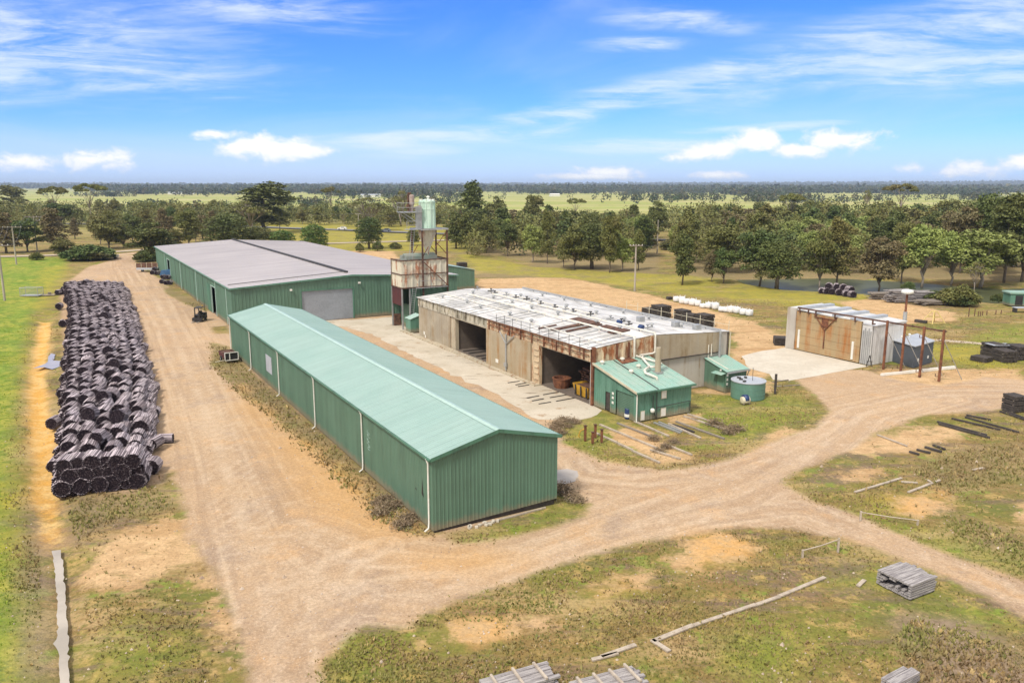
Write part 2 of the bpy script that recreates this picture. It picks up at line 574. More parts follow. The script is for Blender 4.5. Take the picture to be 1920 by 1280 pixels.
def leafmat(name, a, b, c=None):
    t = NT(name)
    f = t.ramp(t.noise(.55, 3, .6), .36, .64)
    col = t.mix(f, c4(a), c4(b))
    oi = t.n.new('ShaderNodeObjectInfo')
    k = t.ramp(oi.outputs['Random'], 0, 1, 0, 1)
    col = t.mix(t.math('MULTIPLY', k, .55), col, c4(c or b))
    col = t.mix(t.math('MULTIPLY', t.math('FRACT', t.math('MULTIPLY', k, 7.3)), .35), col, c4(tuple(x * .55 for x in a)))
    if 'far' not in name:
        w_ = t.noise(.075, 3, .6)
        col = t.mix(t.math('MULTIPLY', t.ramp(w_, .50, .62), .7), col, (.055, .10, .035, 1))
        col = t.mix(t.math('MULTIPLY', t.ramp(w_, .46, .36), .6), col, (.20, .16, .075, 1))
    g = t.ramp(t.noise(3.0, 2, .7), .25, .75, .75, 1.25)
    cc = t.n.new('ShaderNodeVectorMath')
    cc.operation = 'SCALE'
    t.l.new(col, cc.inputs[0])
    t.l.new(g, cc.inputs['Scale'])
    m = t.out(cc.outputs[0], .65, 0, .25)
    return m


M['leaf_gum'] = leafmat('gum_leaves', (.155, .175, .050), (.20, .205, .062), (.22, .175, .070))
M['leaf_dark'] = leafmat('dark_evergreen_leaves', (.085, .13, .038), (.13, .165, .048), (.155, .15, .050))
M['leaf_pale'] = leafmat('pale_green_gum_leaves', (.24, .30, .085), (.31, .36, .10), (.27, .28, .10))
M['leaf_green'] = leafmat('fresh_green_leaves', (.085, .16, .03), (.12, .20, .045), (.10, .155, .04))
M['leaf_rust'] = leafmat('rusty_brown_leaves', (.22, .165, .085), (.19, .17, .08), (.2, .17, .085))
M['leaf_far'] = leafmat('distant_leaves', (.050, .068, .048), (.068, .085, .055), (.075, .085, .055))
M['drybush'] = leafmat('dry_bush_twigs', (.30, .22, .14), (.22, .165, .12), (.26, .20, .13))
# ------------------------------------------------------------------ ground zones (site survey, traced outlines brought to ground level)
Z = {'gravel': [], 'bare': [], 'lush': [], 'orange': [], 'yellow': [], 'dry': [], 'mud': [], 'green': []}


Z['strip'] = []
Z['ochre'] = []


def zone(k, *pts):
    Z[k].append([G(x, y) for x, y in pts])


zone('gravel', (255, 472), (215, 474), (222, 484), (165, 500), (125, 530), (112, 548), (120, 640), (115, 760), (112, 900), (240, 925), (300, 905), (322, 880), (345, 960), (345, 1000),
     (395, 1055), (410, 1100), (455, 1190), (462, 1290), (440, 1500), (640, 1500), (600, 1290), (615, 1230), (680, 1175), (770, 1178), (800, 1150), (870, 1118), (960, 1090),
     (1080, 1050), (1200, 1015), (1300, 1000), (1400, 985), (1500, 990), (1600, 1012), (1700, 1052), (1800, 1095), (1920, 1150), (2300, 1330), (2300, 1240), (1920, 1085), (1800, 1045), (1700, 1003),
     (1600, 962), (1520, 935), (1468, 905), (1490, 885), (1590, 845), (1640, 812), (1690, 795), (1740, 775), (1920, 765), (2200, 800), (2200, 720), (1920, 712), (1850, 706), (1760, 722), (1690, 712),
     (1620, 692), (1560, 695), (1490, 712), (1530, 740), (1556, 770), (1530, 800), (1440, 830), (1340, 868), (1240, 880), (1130, 862), (1060, 830), (1040, 790), (1100, 770),
     (1120, 760), (1000, 705), (850, 650), (780, 610), (730, 590), (560, 596), (430, 610), (412, 580), (330, 562), (306, 525), (272, 508), (255, 492))
zone('bare', (150, 1030), (250, 985), (370, 955), (392, 1045), (330, 1070), (240, 1105), (165, 1110))
zone('bare', (350, 1080), (400, 1070), (455, 1190), (460, 1280), (430, 1280), (400, 1180))
zone('bare', (770, 1190), (860, 1158), (925, 1165), (945, 1188), (860, 1218), (795, 1208))
zone('bare', (960, 1165), (1010, 1140), (1040, 1150), (1010, 1175))
zone('bare', (1080, 1105), (1130, 1085), (1150, 1115), (1100, 1130))
zone('bare', (1140, 1085), (1190, 1062), (1235, 1063), (1250, 1088), (1195, 1108))
zone('bare', (1235, 1040), (1300, 1005), (1360, 1000), (1425, 1025), (1350, 1060), (1270, 1075))
zone('bare', (895, 522), (1000, 520), (1060, 520), (1110, 528), (1200, 548), (1330, 578), (1410, 600), (1500, 640), (1520, 660), (1400, 665), (1372, 660), (1368, 622), (1150, 575), (1000, 560), (880, 560))
zone('bare', (1368, 620), (1480, 625), (1490, 660), (1440, 735), (1380, 740), (1300, 735), (1368, 700))
zone('bare', (560, 470), (740, 470), (760, 500), (640, 500))
zone('bare', (1120, 805), (1180, 790), (1240, 815), (1300, 858), (1240, 868), (1180, 845))
zone('bare', (1240, 772), (1320, 775), (1305, 795), (1255, 792))
zone('bare', (1560, 840), (1640, 812), (1740, 790), (1830, 800), (1820, 815), (1720, 845), (1640, 855), (1590, 860))
zone('bare', (1540, 905), (1600, 870), (1660, 875), (1640, 900), (1560, 915))
zone('bare', (1560, 565), (1640, 558), (1720, 572), (1790, 585), (1800, 600), (1700, 608), (1620, 585))
zone('bare', (1640, 690), (1920, 690), (1920, 760), (1740, 770), (1650, 720))
zone('bare', (1670, 925), (1740, 925), (1800, 945), (1780, 960), (1720, 965), (1690, 960))
zone('bare', (1885, 945), (1960, 920), (1960, 975), (1900, 975))
zone('bare', (1500, 810), (1555, 780), (1530, 800), (1440, 830), (1420, 815), (1470, 795))
zone('ochre', (74, 600), (94, 600), (88, 650), (80, 720), (98, 800), (97, 900), (108, 965), (102, 1010), (86, 1010), (68, 930), (64, 850), (54, 770), (58, 700), (68, 640))
zone('orange', (72, 600), (98, 600), (90, 650), (80, 720), (100, 800), (98, 900), (112, 965), (105, 1020), (82, 1020), (62, 930), (60, 850), (48, 770), (52, 700), (66, 640))
zone('orange', (450, 720), (520, 790), (640, 870), (740, 950), (800, 1000), (700, 1010), (600, 960), (530, 860), (460, 770))
zone('orange', (760, 1040), (900, 1030), (980, 1050), (900, 1070), (790, 1060))
zone('dry', (845, 478), (930, 478), (1040, 503), (1235, 515), (1235, 440), (850, 430))
zone('dry', (1270, 530), (1380, 522), (1700, 520), (1990, 530), (1990, 420), (1280, 420))
zone('orange', (1670, 930), (1740, 925), (1735, 960), (1690, 962))
zone('orange', (1745, 915), (1785, 915), (1785, 935), (1750, 940))
zone('orange', (1100, 1100), (1180, 1085), (1200, 1110), (1120, 1130))
zone('orange', (820, 1170), (930, 1160), (945, 1188), (880, 1210))
zone('orange', (1300, 1000), (1420, 1010), (1400, 1050), (1300, 1060))
zone('lush', (-300, 478), (130, 482), (110, 520), (82, 545), (60, 600), (45, 690), (30, 800), (20, 900), (22, 1000), (45, 1120), (50, 1290), (-300, 1290))
zone('green', (1300, 740), (1370, 740), (1480, 740), (1540, 770), (1480, 800), (1380, 830), (1290, 790))
zone('green', (1055, 820), (1120, 770), (1190, 800), (1130, 850), (1180, 870), (1110, 862))
zone('green', (1800, 650), (1850, 620), (2000, 590), (2100, 700), (1920, 640))
zone('green', (1040, 945), (1100, 945), (1095, 965), (960, 1003), (860, 1015), (1000, 975))
zone('green', (620, 1240), (690, 1185), (760, 1200), (720, 1270), (650, 1290))
zone('green', (1360, 1200), (1440, 1150), (1540, 1180), (1500, 1260), (1400, 1290))
zone('green', (1560, 960), (1640, 985), (1760, 1040), (1920, 1075), (1920, 1050), (1780, 1010), (1640, 960))
zone('green', (180, 1230), (240, 1170), (330, 1190), (330, 1240), (220, 1270))
zone('green', (1560, 1090), (1640, 1050), (1760, 1100), (1860, 1160), (1780, 1140), (1660, 1100))
zone('yellow', (80, 500), (130, 500), (100, 560), (70, 640), (50, 700), (60, 600))
zone('yellow', (1330, 550), (1380, 530), (1700, 545), (1640, 570), (1500, 575), (1380, 565))
zone('yellow', (0, 900), (25, 900), (40, 1010), (25, 1040), (0, 1020))
zone('yellow', (850, 470), (1000, 500), (1350, 520), (1340, 560), (1100, 525), (900, 510))
zone('yellow', (1630, 935), (1675, 930), (1680, 955), (1650, 960))
zone('yellow', (430, 415), (900, 425), (900, 470), (600, 470), (430, 450))
zone('yellow', (1660, 640), (1900, 650), (1920, 700), (1760, 680))
for k_ in ('strip', 'dry'):
    zone(k_, (395, 640), (430, 650), (480, 700), (560, 768), (660, 850), (760, 935), (830, 1000), (790, 1003), (740, 985), (690, 945), (640, 900), (580, 845), (520, 790), (450, 735), (400, 685))
    zone(k_, (300, 532), (330, 546), (398, 572), (396, 584), (372, 578), (335, 564), (312, 550))
zone('strip', (830, 998), (900, 985), (1000, 955), (1042, 925), (1060, 918), (1102, 945), (1098, 962), (1040, 985), (940, 1008), (860, 1018))
zone('strip', (395, 612), (425, 610), (432, 625), (400, 625))
zone('dry', (860, 520), (1000, 495), (1190, 510), (1200, 530), (1000, 520))
zone('dry', (1700, 880), (1820, 840), (1920, 830), (1920, 900), (1780, 920))
zone('dry', (120, 930), (300, 905), (340, 950), (200, 980), (130, 1010))
zone('dry', (1780, 960), (1920, 1000), (1920, 1060), (1800, 1020))
zone('dry', (1700, 1150), (1900, 1200), (1920, 1290), (1740, 1290), (1680, 1200))
zone('mud', (1700, 1150), (1800, 1165), (1930, 1240), (1960, 1330), (1740, 1330), (1720, 1230))
zone('mud', (55, 940), (90, 1000), (85, 1120), (100, 1290), (60, 1290), (50, 1120))
DITCH = [G(x, y) for x, y in [(88, 585), (76, 640), (70, 700), (82, 800), (88, 900), (98, 970), (110, 1040), (115, 1100), (118, 1160), (122, 1220), (127, 1290), (135, 1450)]]
TRACKS = [[G(*p) for p in t] for t in [
    [(490, 1400), (485, 1280), (480, 1150), (450, 1040), (420, 940), (390, 830), (350, 720), (310, 620), (270, 550), (240, 500), (235, 478)],
    [(560, 1400), (550, 1280), (545, 1150), (500, 1020), (460, 920), (420, 820), (380, 720), (335, 620), (300, 550)],
    [(470, 1000), (560, 1090), (700, 1130), (800, 1140), (960, 1075), (1120, 1020), (1300, 975), (1500, 950), (1700, 1025), (1920, 1120)],
    [(560, 985), (680, 1040), (850, 1060), (1000, 1030), (1200, 960), (1380, 900), (1500, 840), (1600, 770), (1760, 735), (1920, 735)],
    [(600, 1170), (660, 1110), (760, 1095), (880, 1090), (1000, 1050), (1200, 990), (1400, 940), (1520, 880), (1640, 780), (1780, 745)],
    [(1060, 850), (1100, 890), (1200, 900), (1350, 880), (1450, 850), (1560, 790)],
    [(630, 1130), (615, 1090), (640, 1050), (720, 1020)]]]


def poly_sd(px, py, poly):
    """signed distance, positive inside"""
    d = np.full(px.shape, 1e18)
    ins = np.zeros(px.shape, bool)
    n = len(poly)
    for i in range(n):
        ax, ay = poly[i]
        bx, by = poly[(i + 1) % n]
        ex, ey = bx - ax, by - ay
        wx, wy = px - ax, py - ay
        t = np.clip((wx * ex + wy * ey) / (ex * ex + ey * ey + 1e-12), 0, 1)
        d = np.minimum(d, (wx - ex * t) ** 2 + (wy - ey * t) ** 2)
        c = ((ay > py) != (by > py)) & (px < ex * (py - ay) / (ey if abs(ey) > 1e-9 else 1e-9) + ax)
        ins ^= c
    d = np.sqrt(d)
    return np.where(ins, d, -d)


def line_d(px, py, pts):
    d = np.full(px.shape, 1e18)
    for (ax, ay), (bx, by) in zip(pts[:-1], pts[1:]):
        ex, ey = bx - ax, by - ay
        wx, wy = px - ax, py - ay
        t = np.clip((wx * ex + wy * ey) / (ex * ex + ey * ey), 0, 1)
        d = np.minimum(d, (wx - ex * t) ** 2 + (wy - ey * t) ** 2)
    return np.sqrt(d)


def axis(lo, hi, step, far, grow=1.22):
    a = list(np.arange(lo, hi + step / 2, step))
    s, x = step, a[-1]
    while x < far:
        s = min(s * grow, 600)
        x += s
        a.append(x)
    s, x = step, a[0]
    while x > -far:
        s = min(s * grow, 600)
        x -= s
        a.insert(0, x)
    return np.array(a)


gx = axis(-95, 90, .6, 13000)
gy = axis(24, 210, .6, 13000)
NX, NY = len(gx), len(gy)
XX, YY = np.meshgrid(gx, gy)
xs, ys = XX.ravel(), YY.ravel()


def zsd(k, px=xs, py=ys):
    r = np.full(px.shape, -60.0)
    for p in Z[k]:
        r = np.maximum(r, poly_sd(px, py, p))
    return np.clip(r, -60, 60)


SD = {k: zsd(k) for k in Z}
SD['gravel'] = np.minimum(SD['gravel'], -SD['strip'])
del Z['strip'], SD['strip']
dd = line_d(xs, ys, DITCH)
POND = [G(x, y) for x, y in [(1380, 521), (1560, 518), (1720, 526), (1800, 533), (1880, 538), (1960, 535), (1990, 556), (1862, 566), (1826, 562), (1760, 558), (1640, 550), (1560, 546), (1470, 541), (1400, 530)]]
pd = poly_sd(xs, ys, POND)
und = .05 * np.sin(xs * .11 + 1.3 * np.sin(ys * .05)) * np.cos(ys * .09 + .7 * np.sin(xs * .07))
yard = np.clip(SD['gravel'] + 6, 0, 6) / 6
far_ = np.clip((np.hypot(xs, ys - 100) - 160) / 300, 0, 1)
zs = -.38 * np.exp(-(dd / 1.1) ** 2) - .05 - .9 * np.clip((pd + 1.5) / 3, 0, 1) + und * far_ * 6
# rising country far off, higher to the right
R_ = np.hypot(xs, ys)
hill = np.clip((R_ - 5500) / 5000, 0, 1) ** 1.3 * (18 + 34 * np.clip((xs / np.maximum(ys, 1) + .35) / 1.0, 0, 1)) * (ys > 0)
hill = hill + np.where(ys > 0, 0, 0)
zs = zs + hill
trk = np.full(xs.shape, 1e9)
tdist = np.full(xs.shape, 1e9)
for t in TRACKS:
    q = line_d(xs, ys, t)
    trk = np.minimum(trk, np.abs(q - .85))
    tdist = np.minimum(tdist, q)


def ground_z(x, y):
    d = float(line_d(np.array([x]), np.array([y]), DITCH)[0])
    return -.38 * math.exp(-(d / 1.1) ** 2) - .05


def ground_material():
    t = NT('paddock_and_gravel')
    O = t.tc.outputs['Object']
    n_big = t.noise(.035, 4, .6)
    n_mid = t.noise(.16, 5, .65, loc=(5, 2, 0))
    n_sm = t.noise(.75, 5, .7, loc=(1, 9, 0))
    n_f = t.noise(3.2, 5, .75)
    n_ff = t.noise(11.0, 4, .8)
    # directional scuffing of the ground along the rows (site axis)
    n_dir = t.noise(.5, 5, .65, (.25, 1.6, 1), rot=(0, 0, 0.25), loc=(2, 2, 0))

    def mask(k, w, amp_m, amp_s=.8, shift=0.0):
        a = t.math('ADD', t.attr(k), t.math('MULTIPLY', t.math('SUBTRACT', n_mid, .5), amp_m * 2))
        a = t.math('ADD', a, t.math('MULTIPLY', t.math('SUBTRACT', n_sm, .5), amp_s * 2))
        a = t.math('ADD', a, t.math('MULTIPLY', t.math('SUBTRACT', n_f, .5), amp_s * 1.3))
        return t.ramp(a, -w + shift, w + shift)
    # rough vegetation
    olive, brown, straw, deep, purp = (.205, .195, .045, 1), (.265, .175, .070, 1), (.43, .30, .115, 1), (.12, .14, .028, 1), (.195, .135, .095, 1)
    v = t.mix(t.ramp(n_mid, .38, .60), olive, brown)
    band = t.noise(.11, 5, .65, (.45, 1.5, 1), rot=(0, 0, .35), loc=(6, 1, 0))
    v = t.mix(t.math('MULTIPLY', t.ramp(band, .50, .62), .8), v, (.44, .32, .155, 1))
    v = t.mix(t.math('MULTIPLY', t.ramp(band, .46, .36), .8), v, (.15, .165, .045, 1))
    b2 = t.noise(.19, 6, .7, (.5, 1.5, 1), rot=(0, 0, .3), loc=(1, 11, 3))
    v = t.mix(t.math('MULTIPLY', t.ramp(b2, .53, .62), .75), v, (.20, .14, .105, 1))
    v = t.mix(t.math('MULTIPLY', t.ramp(b2, .43, .35), .6), v, (.50, .36, .19, 1))
    v = t.mix(t.ramp(n_sm, .50, .66), v, straw)
    v = t.mix(t.math('MULTIPLY', t.ramp(n_dir, .52, .66), .8), v, purp)
    v = t.mix(t.math('MULTIPLY', t.ramp(t.noise(.4, 5, .7, loc=(7, 7, 0)), .55, .68), .9), v, (.22, .28, .05, 1))
    v = t.mix(t.math('MULTIPLY', t.ramp(n_f, .50, .66), .75), v, deep)
    v = t.mix(t.math('MULTIPLY', t.ramp(t.noise(2.1, 5, .75, loc=(3, 1, 4)), .57, .68), .75), v, (.42, .30, .15, 1))
    # far paddocks
    fp = t.mix(t.ramp(t.noise(.0035, 3, .5, (.5, 1.6, 1)), .42, .58), (.33, .37, .10, 1), (.48, .44, .20, 1))
    fp = t.mix(t.ramp(t.noise(.012, 4, .6, (.5, 2.0, 1)), .50, .62), fp, (.27, .31, .075, 1))
    fp = t.mix(t.ramp(t.noise(.05, 4, .6, (.5, 1.6, 1)), .45, .65), fp, (.34, .33, .11, 1))
    v = t.mix(t.attr('far'), v, fp)
    dry = t.mix(t.ramp(n_sm, .4, .6), (.30, .225, .125, 1), (.22, .175, .10, 1))
    v = t.mix(t.math('MULTIPLY', mask('dry', 1.2, 1.0), .65), v, dry)
    lush = t.mix(t.ramp(n_mid, .36, .62), (.19, .30, .035, 1), (.37, .37, .06, 1))
    lush = t.mix(t.ramp(n_sm, .45, .62), lush, (.11, .20, .018, 1))
    lush = t.mix(t.math('MULTIPLY', t.ramp(n_f, .5, .7), .5), lush, (.075, .13, .018, 1))
    v = t.mix(t.math('MULTIPLY', mask('lush', 1.6, 2.2, 1.0), .88), v, lush)
    grn = t.mix(t.ramp(n_sm, .4, .62), (.18, .235, .032, 1), (.28, .29, .05, 1))
    grn = t.mix(t.math('MULTIPLY', t.ramp(n_f, .48, .66), .6), grn, (.12, .15, .03, 1))
    v = t.mix(t.math('MULTIPLY', mask('green', 1.6, 2.6, 1.4), t.ramp(n_mid, .36, .58, .35, .85)), v, grn)
    yel = t.mix(t.ramp(n_sm, .4, .6), (.40, .34, .045, 1), (.27, .27, .045, 1))
    v = t.mix(t.math('MULTIPLY', mask('yellow', 2.0, 3.0, 1.2), t.ramp(n_mid, .35, .55, .15, .75)), v, yel)
    bare = t.mix(t.ramp(n_sm, .38, .62), (.62, .425, .235, 1), (.50, .33, .175, 1))
    bare = t.mix(t.math('MULTIPLY', t.ramp(t.noise(.13, 6, .7, (.5, 2.2, 1), rot=(0, 0, -.5), loc=(2, 8, 1)), .50, .62), .6), bare, (.40, .24, .11, 1))
    bare = t.mix(t.math('MULTIPLY', t.ramp(n_f, .56, .68), .7), bare, (.28, .17, .08, 1))
    bare = t.mix(t.math('MULTIPLY', t.ramp(t.noise(.6, 6, .75, (.5, 1.7, 1), rot=(0, 0, .3), loc=(9, 4, 0)), .54, .66), .7), bare, (.19, .165, .06, 1))
    v = t.mix(mask('bare', .6, 2.6, 1.9, .4), v, bare)
    mud = t.mix(t.ramp(n_f, .4, .6), (.36, .27, .20, 1), (.25, .18, .13, 1))
    v = t.mix(t.math('MULTIPLY', mask('mud', 1.2, 1.5, 1.2), .75), v, mud)
    org = t.mix(t.ramp(n_sm, .40, .62), (.62, .35, .12, 1), (.54, .36, .18, 1))
    v = t.mix(t.math('MULTIPLY', mask('orange', 1.0, 1.8, 1.4), .8), v, org)
    och = t.mix(t.ramp(n_sm, .40, .62), (.66, .36, .085, 1), (.70, .47, .19, 1))
    v = t.mix(t.math('MULTIPLY', mask('ochre', .5, .5, .5), .95), v, och)
    # gravel
    g = t.mix(t.ramp(n_mid, .34, .66), (.47, .328, .205, 1), (.385, .265, .168, 1))
    g = t.mix(t.math('MULTIPLY', t.ramp(n_big, .44, .62), .6), g, (.52, .37, .235, 1))
    g = t.mix(t.math('MULTIPLY', t.ramp(t.noise(.28, 5, .65, loc=(8, 3, 0)), .53, .66), .65), g, (.53, .33, .17, 1))
    g = t.mix(t.math('MULTIPLY', t.ramp(t.noise(.22, 5, .7, loc=(1, 3, 6)), .53, .66), .55), g, (.32, .245, .195, 1))
    g = t.mix(t.math('MULTIPLY', t.ramp(t.noise(.9, 5, .7, loc=(1, 5, 2)), .50, .68), .5), g, (.57, .44, .32, 1))
    tr = t.math('MULTIPLY', t.ramp(t.math('ADD', t.attr('track'), t.math('MULTIPLY', n_sm, .4)), .15, .75, 1, 0), .65)
    g = t.mix(t.math('MULTIPLY', tr, t.ramp(n_mid, .35, .6)), g, (.62, .49, .36, 1))
    cv = t.n.new('ShaderNodeCombineXYZ')
    t.l.new(t.math('MULTIPLY', t.attr('trackdist'), 1.9), cv.inputs[0])
    sp = t.n.new('ShaderNodeSeparateXYZ')
    t.l.new(O, sp.inputs[0])
    t.l.new(t.math('MULTIPLY', sp.outputs[0], .05), cv.inputs[1])
    t.l.new(t.math('MULTIPLY', sp.outputs[1], .05), cv.inputs[2])
    rut = t.noise(1.0, 4, .65, vec=cv.outputs[0])
    near_ = t.ramp(t.attr('trackdist'), 3.0, 8.0, 1, 0)
    g = t.mix(t.math('MULTIPLY', t.math('MULTIPLY', t.ramp(rut, .50, .64), near_), .42), g, (.57, .435, .30, 1))
    g = t.mix(t.math('MULTIPLY', t.math('MULTIPLY', t.ramp(rut, .50, .36), near_), .42), g, (.34, .235, .155, 1))
    g = t.mix(t.math('MULTIPLY', t.ramp(n_ff, .54, .68), .55), g, (.27, .18, .125, 1))
    g = t.mix(t.math('MULTIPLY', t.ramp(n_ff, .46, .34), .5), g, (.68, .54, .42, 1))
    gm = mask('gravel', .45, .55, .55)
    orange_g = t.math('MULTIPLY', mask('orange', 2.4, 1.5, .6), .62)
    g = t.mix(orange_g, g, (.60, .345, .125, 1))
    col = t.mix(gm, v, g)
    k = t.ramp(t.noise(6.0, 4, .8, loc=(2, 2, 2)), .25, .75, .80, 1.20)
    cc = t.n.new('ShaderNodeVectorMath')
    cc.operation = 'SCALE'
    t.l.new(col, cc.inputs[0])
    t.l.new(k, cc.inputs['Scale'])
    h = t.math('ADD', t.math('MULTIPLY', n_f, t.ramp(gm, 0, 1, 1.0, .25)), t.math('MULTIPLY', n_ff, .35))
    t.bump(h, .55, .22)
    return t.out(cc.outputs[0], .95, 0, .15)


M['ground'] = ground_material()
quads = (np.arange(NX - 1)[None, :] + np.arange(NY - 1)[:, None] * NX).ravel()
FQ = np.stack([quads, quads + 1, quads + 1 + NX, quads + NX], 1)


def grid_object(name, faces, dz, kind):
    used = np.unique(faces)
    remap = np.full(NX * NY, -1)
    remap[used] = np.arange(len(used))
    me = bpy.data.meshes.new(name)
    me.vertices.add(len(used))
    me.vertices.foreach_set('co', np.stack([xs[used], ys[used], zs[used] + dz], 1).ravel())
    me.loops.add(len(faces) * 4)
    me.loops.foreach_set('vertex_index', remap[faces].ravel())
    me.polygons.add(len(faces))
    me.polygons.foreach_set('loop_start', np.arange(len(faces)) * 4)
    me.polygons.foreach_set('use_smooth', np.ones(len(faces), bool))
    me.update(calc_edges=True)
    fa = np.clip((np.hypot(xs, ys) - 330) / 350, 0, 1)
    for k, a in list(SD.items()) + [('far', fa), ('track', np.clip(trk, 0, 5)), ('trackdist', np.clip(tdist, 0, 9))]:
        at = me.attributes.new(k, 'FLOAT', 'POINT')
        at.data.foreach_set('value', a[used].astype(np.float32))
    me.materials.append(M['ground'])
    o = bpy.data.objects.new(name, me)
    COL.objects.link(o)
    o['kind'] = kind
    return o


grid_object('ground', FQ, 0.0, 'structure')
gsel = (SD['gravel'][FQ].max(axis=1) > -0.4)
grid_object('gravel_yard', FQ[gsel], 0.005, 'structure')


def ragged(pts, step=1.2, amp=.35, seed=1):
    r = random.Random(seed)
    o = []
    for (a, b) in zip(pts, pts[1:] + pts[:1]):
        L = math.hypot(b[0] - a[0], b[1] - a[1])
        n = max(1, int(L / step))
        for i in range(n):
            k = i / n
            j = amp if i else amp * .4
            o.append((a[0] + (b[0] - a[0]) * k + r.uniform(-j, j), a[1] + (b[1] - a[1]) * k + r.uniform(-j, j)))
    return o


def sheet(name, pts, z, m, kind='structure'):
    from mathutils.geometry import tessellate_polygon
    vs = [(p[0], p[1], z) for p in pts]
    tris = tessellate_polygon([[Vector(v) for v in vs]])
    fs = []
    for t_ in tris:
        a, b, c = (Vector(vs[i]) for i in t_)
        fs.append(t_ if (b - a).cross(c - a).z > 0 else (t_[0], t_[2], t_[1]))
    return MB().add(vs, fs).build(name, m, kind=kind)


def water(name, c, rough=.04, bump=.02, sc=1.0):
    t = NT(name)
    n = t.noise(sc, 3, .6, (1, 2.5, 1))
    t.bump(n, bump, .1)
    col = t.mix(t.ramp(t.noise(.3, 4, .6), .35, .65), c4(c), c4(tuple(x * .75 for x in c)))
    return t.out(col, rough, 0, .35)


M['pond'] = water('pond_water', (.095, .105, .05), .38, .25, .8)
M['puddle'] = water('muddy_sky_tinted_puddle', (.46, .41, .355), .05, .01)  # muddy tone with the pale sky reflection painted into the base colour
sheet('pond', POND, -.45, M['pond'])
sheet('ditch_water', ragged([G(x, y, -.16) for x, y in [(97, 1032), (114, 1030), (118, 1060), (123, 1130), (126, 1180), (131, 1290), (115, 1290), (109, 1220), (99, 1206), (108, 1190), (107, 1120), (102, 1060)]], .35, .06, 3), -.16, M['puddle'])
sheet('puddle', ragged([G(x, y) for x, y in [(62, 690), (86, 681), (95, 662), (104, 664), (99, 675), (128, 677), (106, 689), (97, 692), (82, 688)]], 1, .12, 4), -.02, M['puddle'])
sheet('puddle', ragged([G(x, y) for x, y in [(1044, 880), (1062, 878), (1082, 882), (1086, 890), (1078, 901), (1062, 905), (1044, 906), (1030, 900), (1030, 885)]], .6, .1, 5), -.03, M['puddle'])


def concrete_ground():
    t = NT('yard_concrete')
    b = t.mix(t.ramp(t.noise(.18, 5, .65), .35, .65), (.56, .50, .41, 1), (.47, .41, .32, 1))
    b = t.mix(t.math('MULTIPLY', t.ramp(t.noise(.45, 6, .75, loc=(3, 3, 0)), .56, .66), .85), b, (.37, .26, .165, 1))
    b = t.mix(t.math('MULTIPLY', t.ramp(t.noise(.55, 6, .7, (.4, 2.2, 1), rot=(0, 0, -.53), loc=(1, 8, 0)), .60, .66), .9), b, (.17, .125, .085, 1))
    b = t.mix(t.math('MULTIPLY', t.ramp(t.noise(1.1, 5, .7, loc=(1, 1, 5)), .60, .70), .5), b, (.68, .62, .52, 1))
    g = t.ramp(t.noise(9, 4, .7), .2, .8, .88, 1.12)
    cc = t.n.new('ShaderNodeVectorMath')
    cc.operation = 'SCALE'
    t.l.new(b, cc.inputs[0])
    t.l.new(g, cc.inputs['Scale'])
    return t.out(cc.outputs[0], .9)


M['concrete_ground'] = concrete_ground()
M['pad'] = simple('clean_concrete_pad', (.60, .55, .47), (.52, .47, .39), .25, .9, fine=.08)
M['asphalt'] = simple('road_asphalt', (.20, .20, .21), (.16, .16, .17), .05, .9)
M['track'] = simple('pale_gravel_track', (.50, .42, .32), (.42, .34, .25), .15, .95)
apron = [G(x, y) for x, y in [(560, 600), (660, 599), (738, 594), (785, 625), (850, 657), (920, 690), (1006, 716), (1060, 738), (1110, 757), (1128, 768), (1110, 782), (1060, 787)]] + \
    [G(x, y) for x, y in [(1010, 785), (975, 765), (943, 745), (909, 727), (866, 711), (833, 695), (795, 676), (762, 662), (735, 645), (700, 628), (640, 612)]]
sheet('concrete_apron', ragged(apron, 1.1, .45, 8), -.036, M['concrete_ground'])
sheet('concrete_pad', ragged([G(x, y) for x, y in [(1390, 667), (1430, 657), (1477, 650), (1630, 686), (1560, 698), (1480, 713), (1450, 711), (1442, 700), (1405, 690)]], 2.0, .12, 9), -.036, M['pad'])


def strip(name, pts, w, m, z):
    vs, fs = [], []
    for i, p in enumerate(pts):
        a = Vector(pts[max(0, i - 1)])
        b = Vector(pts[min(len(pts) - 1, i + 1)])
        d = (b - a).normalized()
        n = Vector((-d.y, d.x))
        vs += [(p[0] + n.x * w / 2, p[1] + n.y * w / 2, z), (p[0] - n.x * w / 2, p[1] - n.y * w / 2, z)]
    for i in range(len(pts) - 1):
        fs.append((2 * i, 2 * i + 1, 2 * i + 3, 2 * i + 2))
    return MB().add(vs, fs).build(name, m, kind='structure')


strip('highway', [G(x, y) for x, y in [(-700, 421), (-100, 421), (150, 420), (300, 421), (430, 424), (560, 429), (700, 434), (800, 438), (950, 443), (1300, 452), (2400, 480)]], 7.5, M['asphalt'], .32)
strip('gravel_track', [G(x, y) for x, y in [(-300, 484), (30, 481), (150, 477), (250, 470), (400, 463), (600, 457), (740, 453), (850, 450), (1000, 447)]], 5.0, M['track'], .12)
strip('dirt_path', [G(x, y) for x, y in [(1640, 630), (1720, 634), (1800, 640), (1920, 650), (2200, 672)]], 1.6, M['track'], -.04)
# ------------------------------------------------------------------ buildings (site coordinates: x = v across, y = u away, z up)
def site(name, v, u, label, cat, group=None):
    x, y = WL(u, v)
    return empty(name, (x, y, 0), YAW, label, cat, group)


def S(v, u):
    return MB((v, u, 0))


X, Y_, Zv = (1, 0, 0), (0, 1, 0), (0, 0, 1)


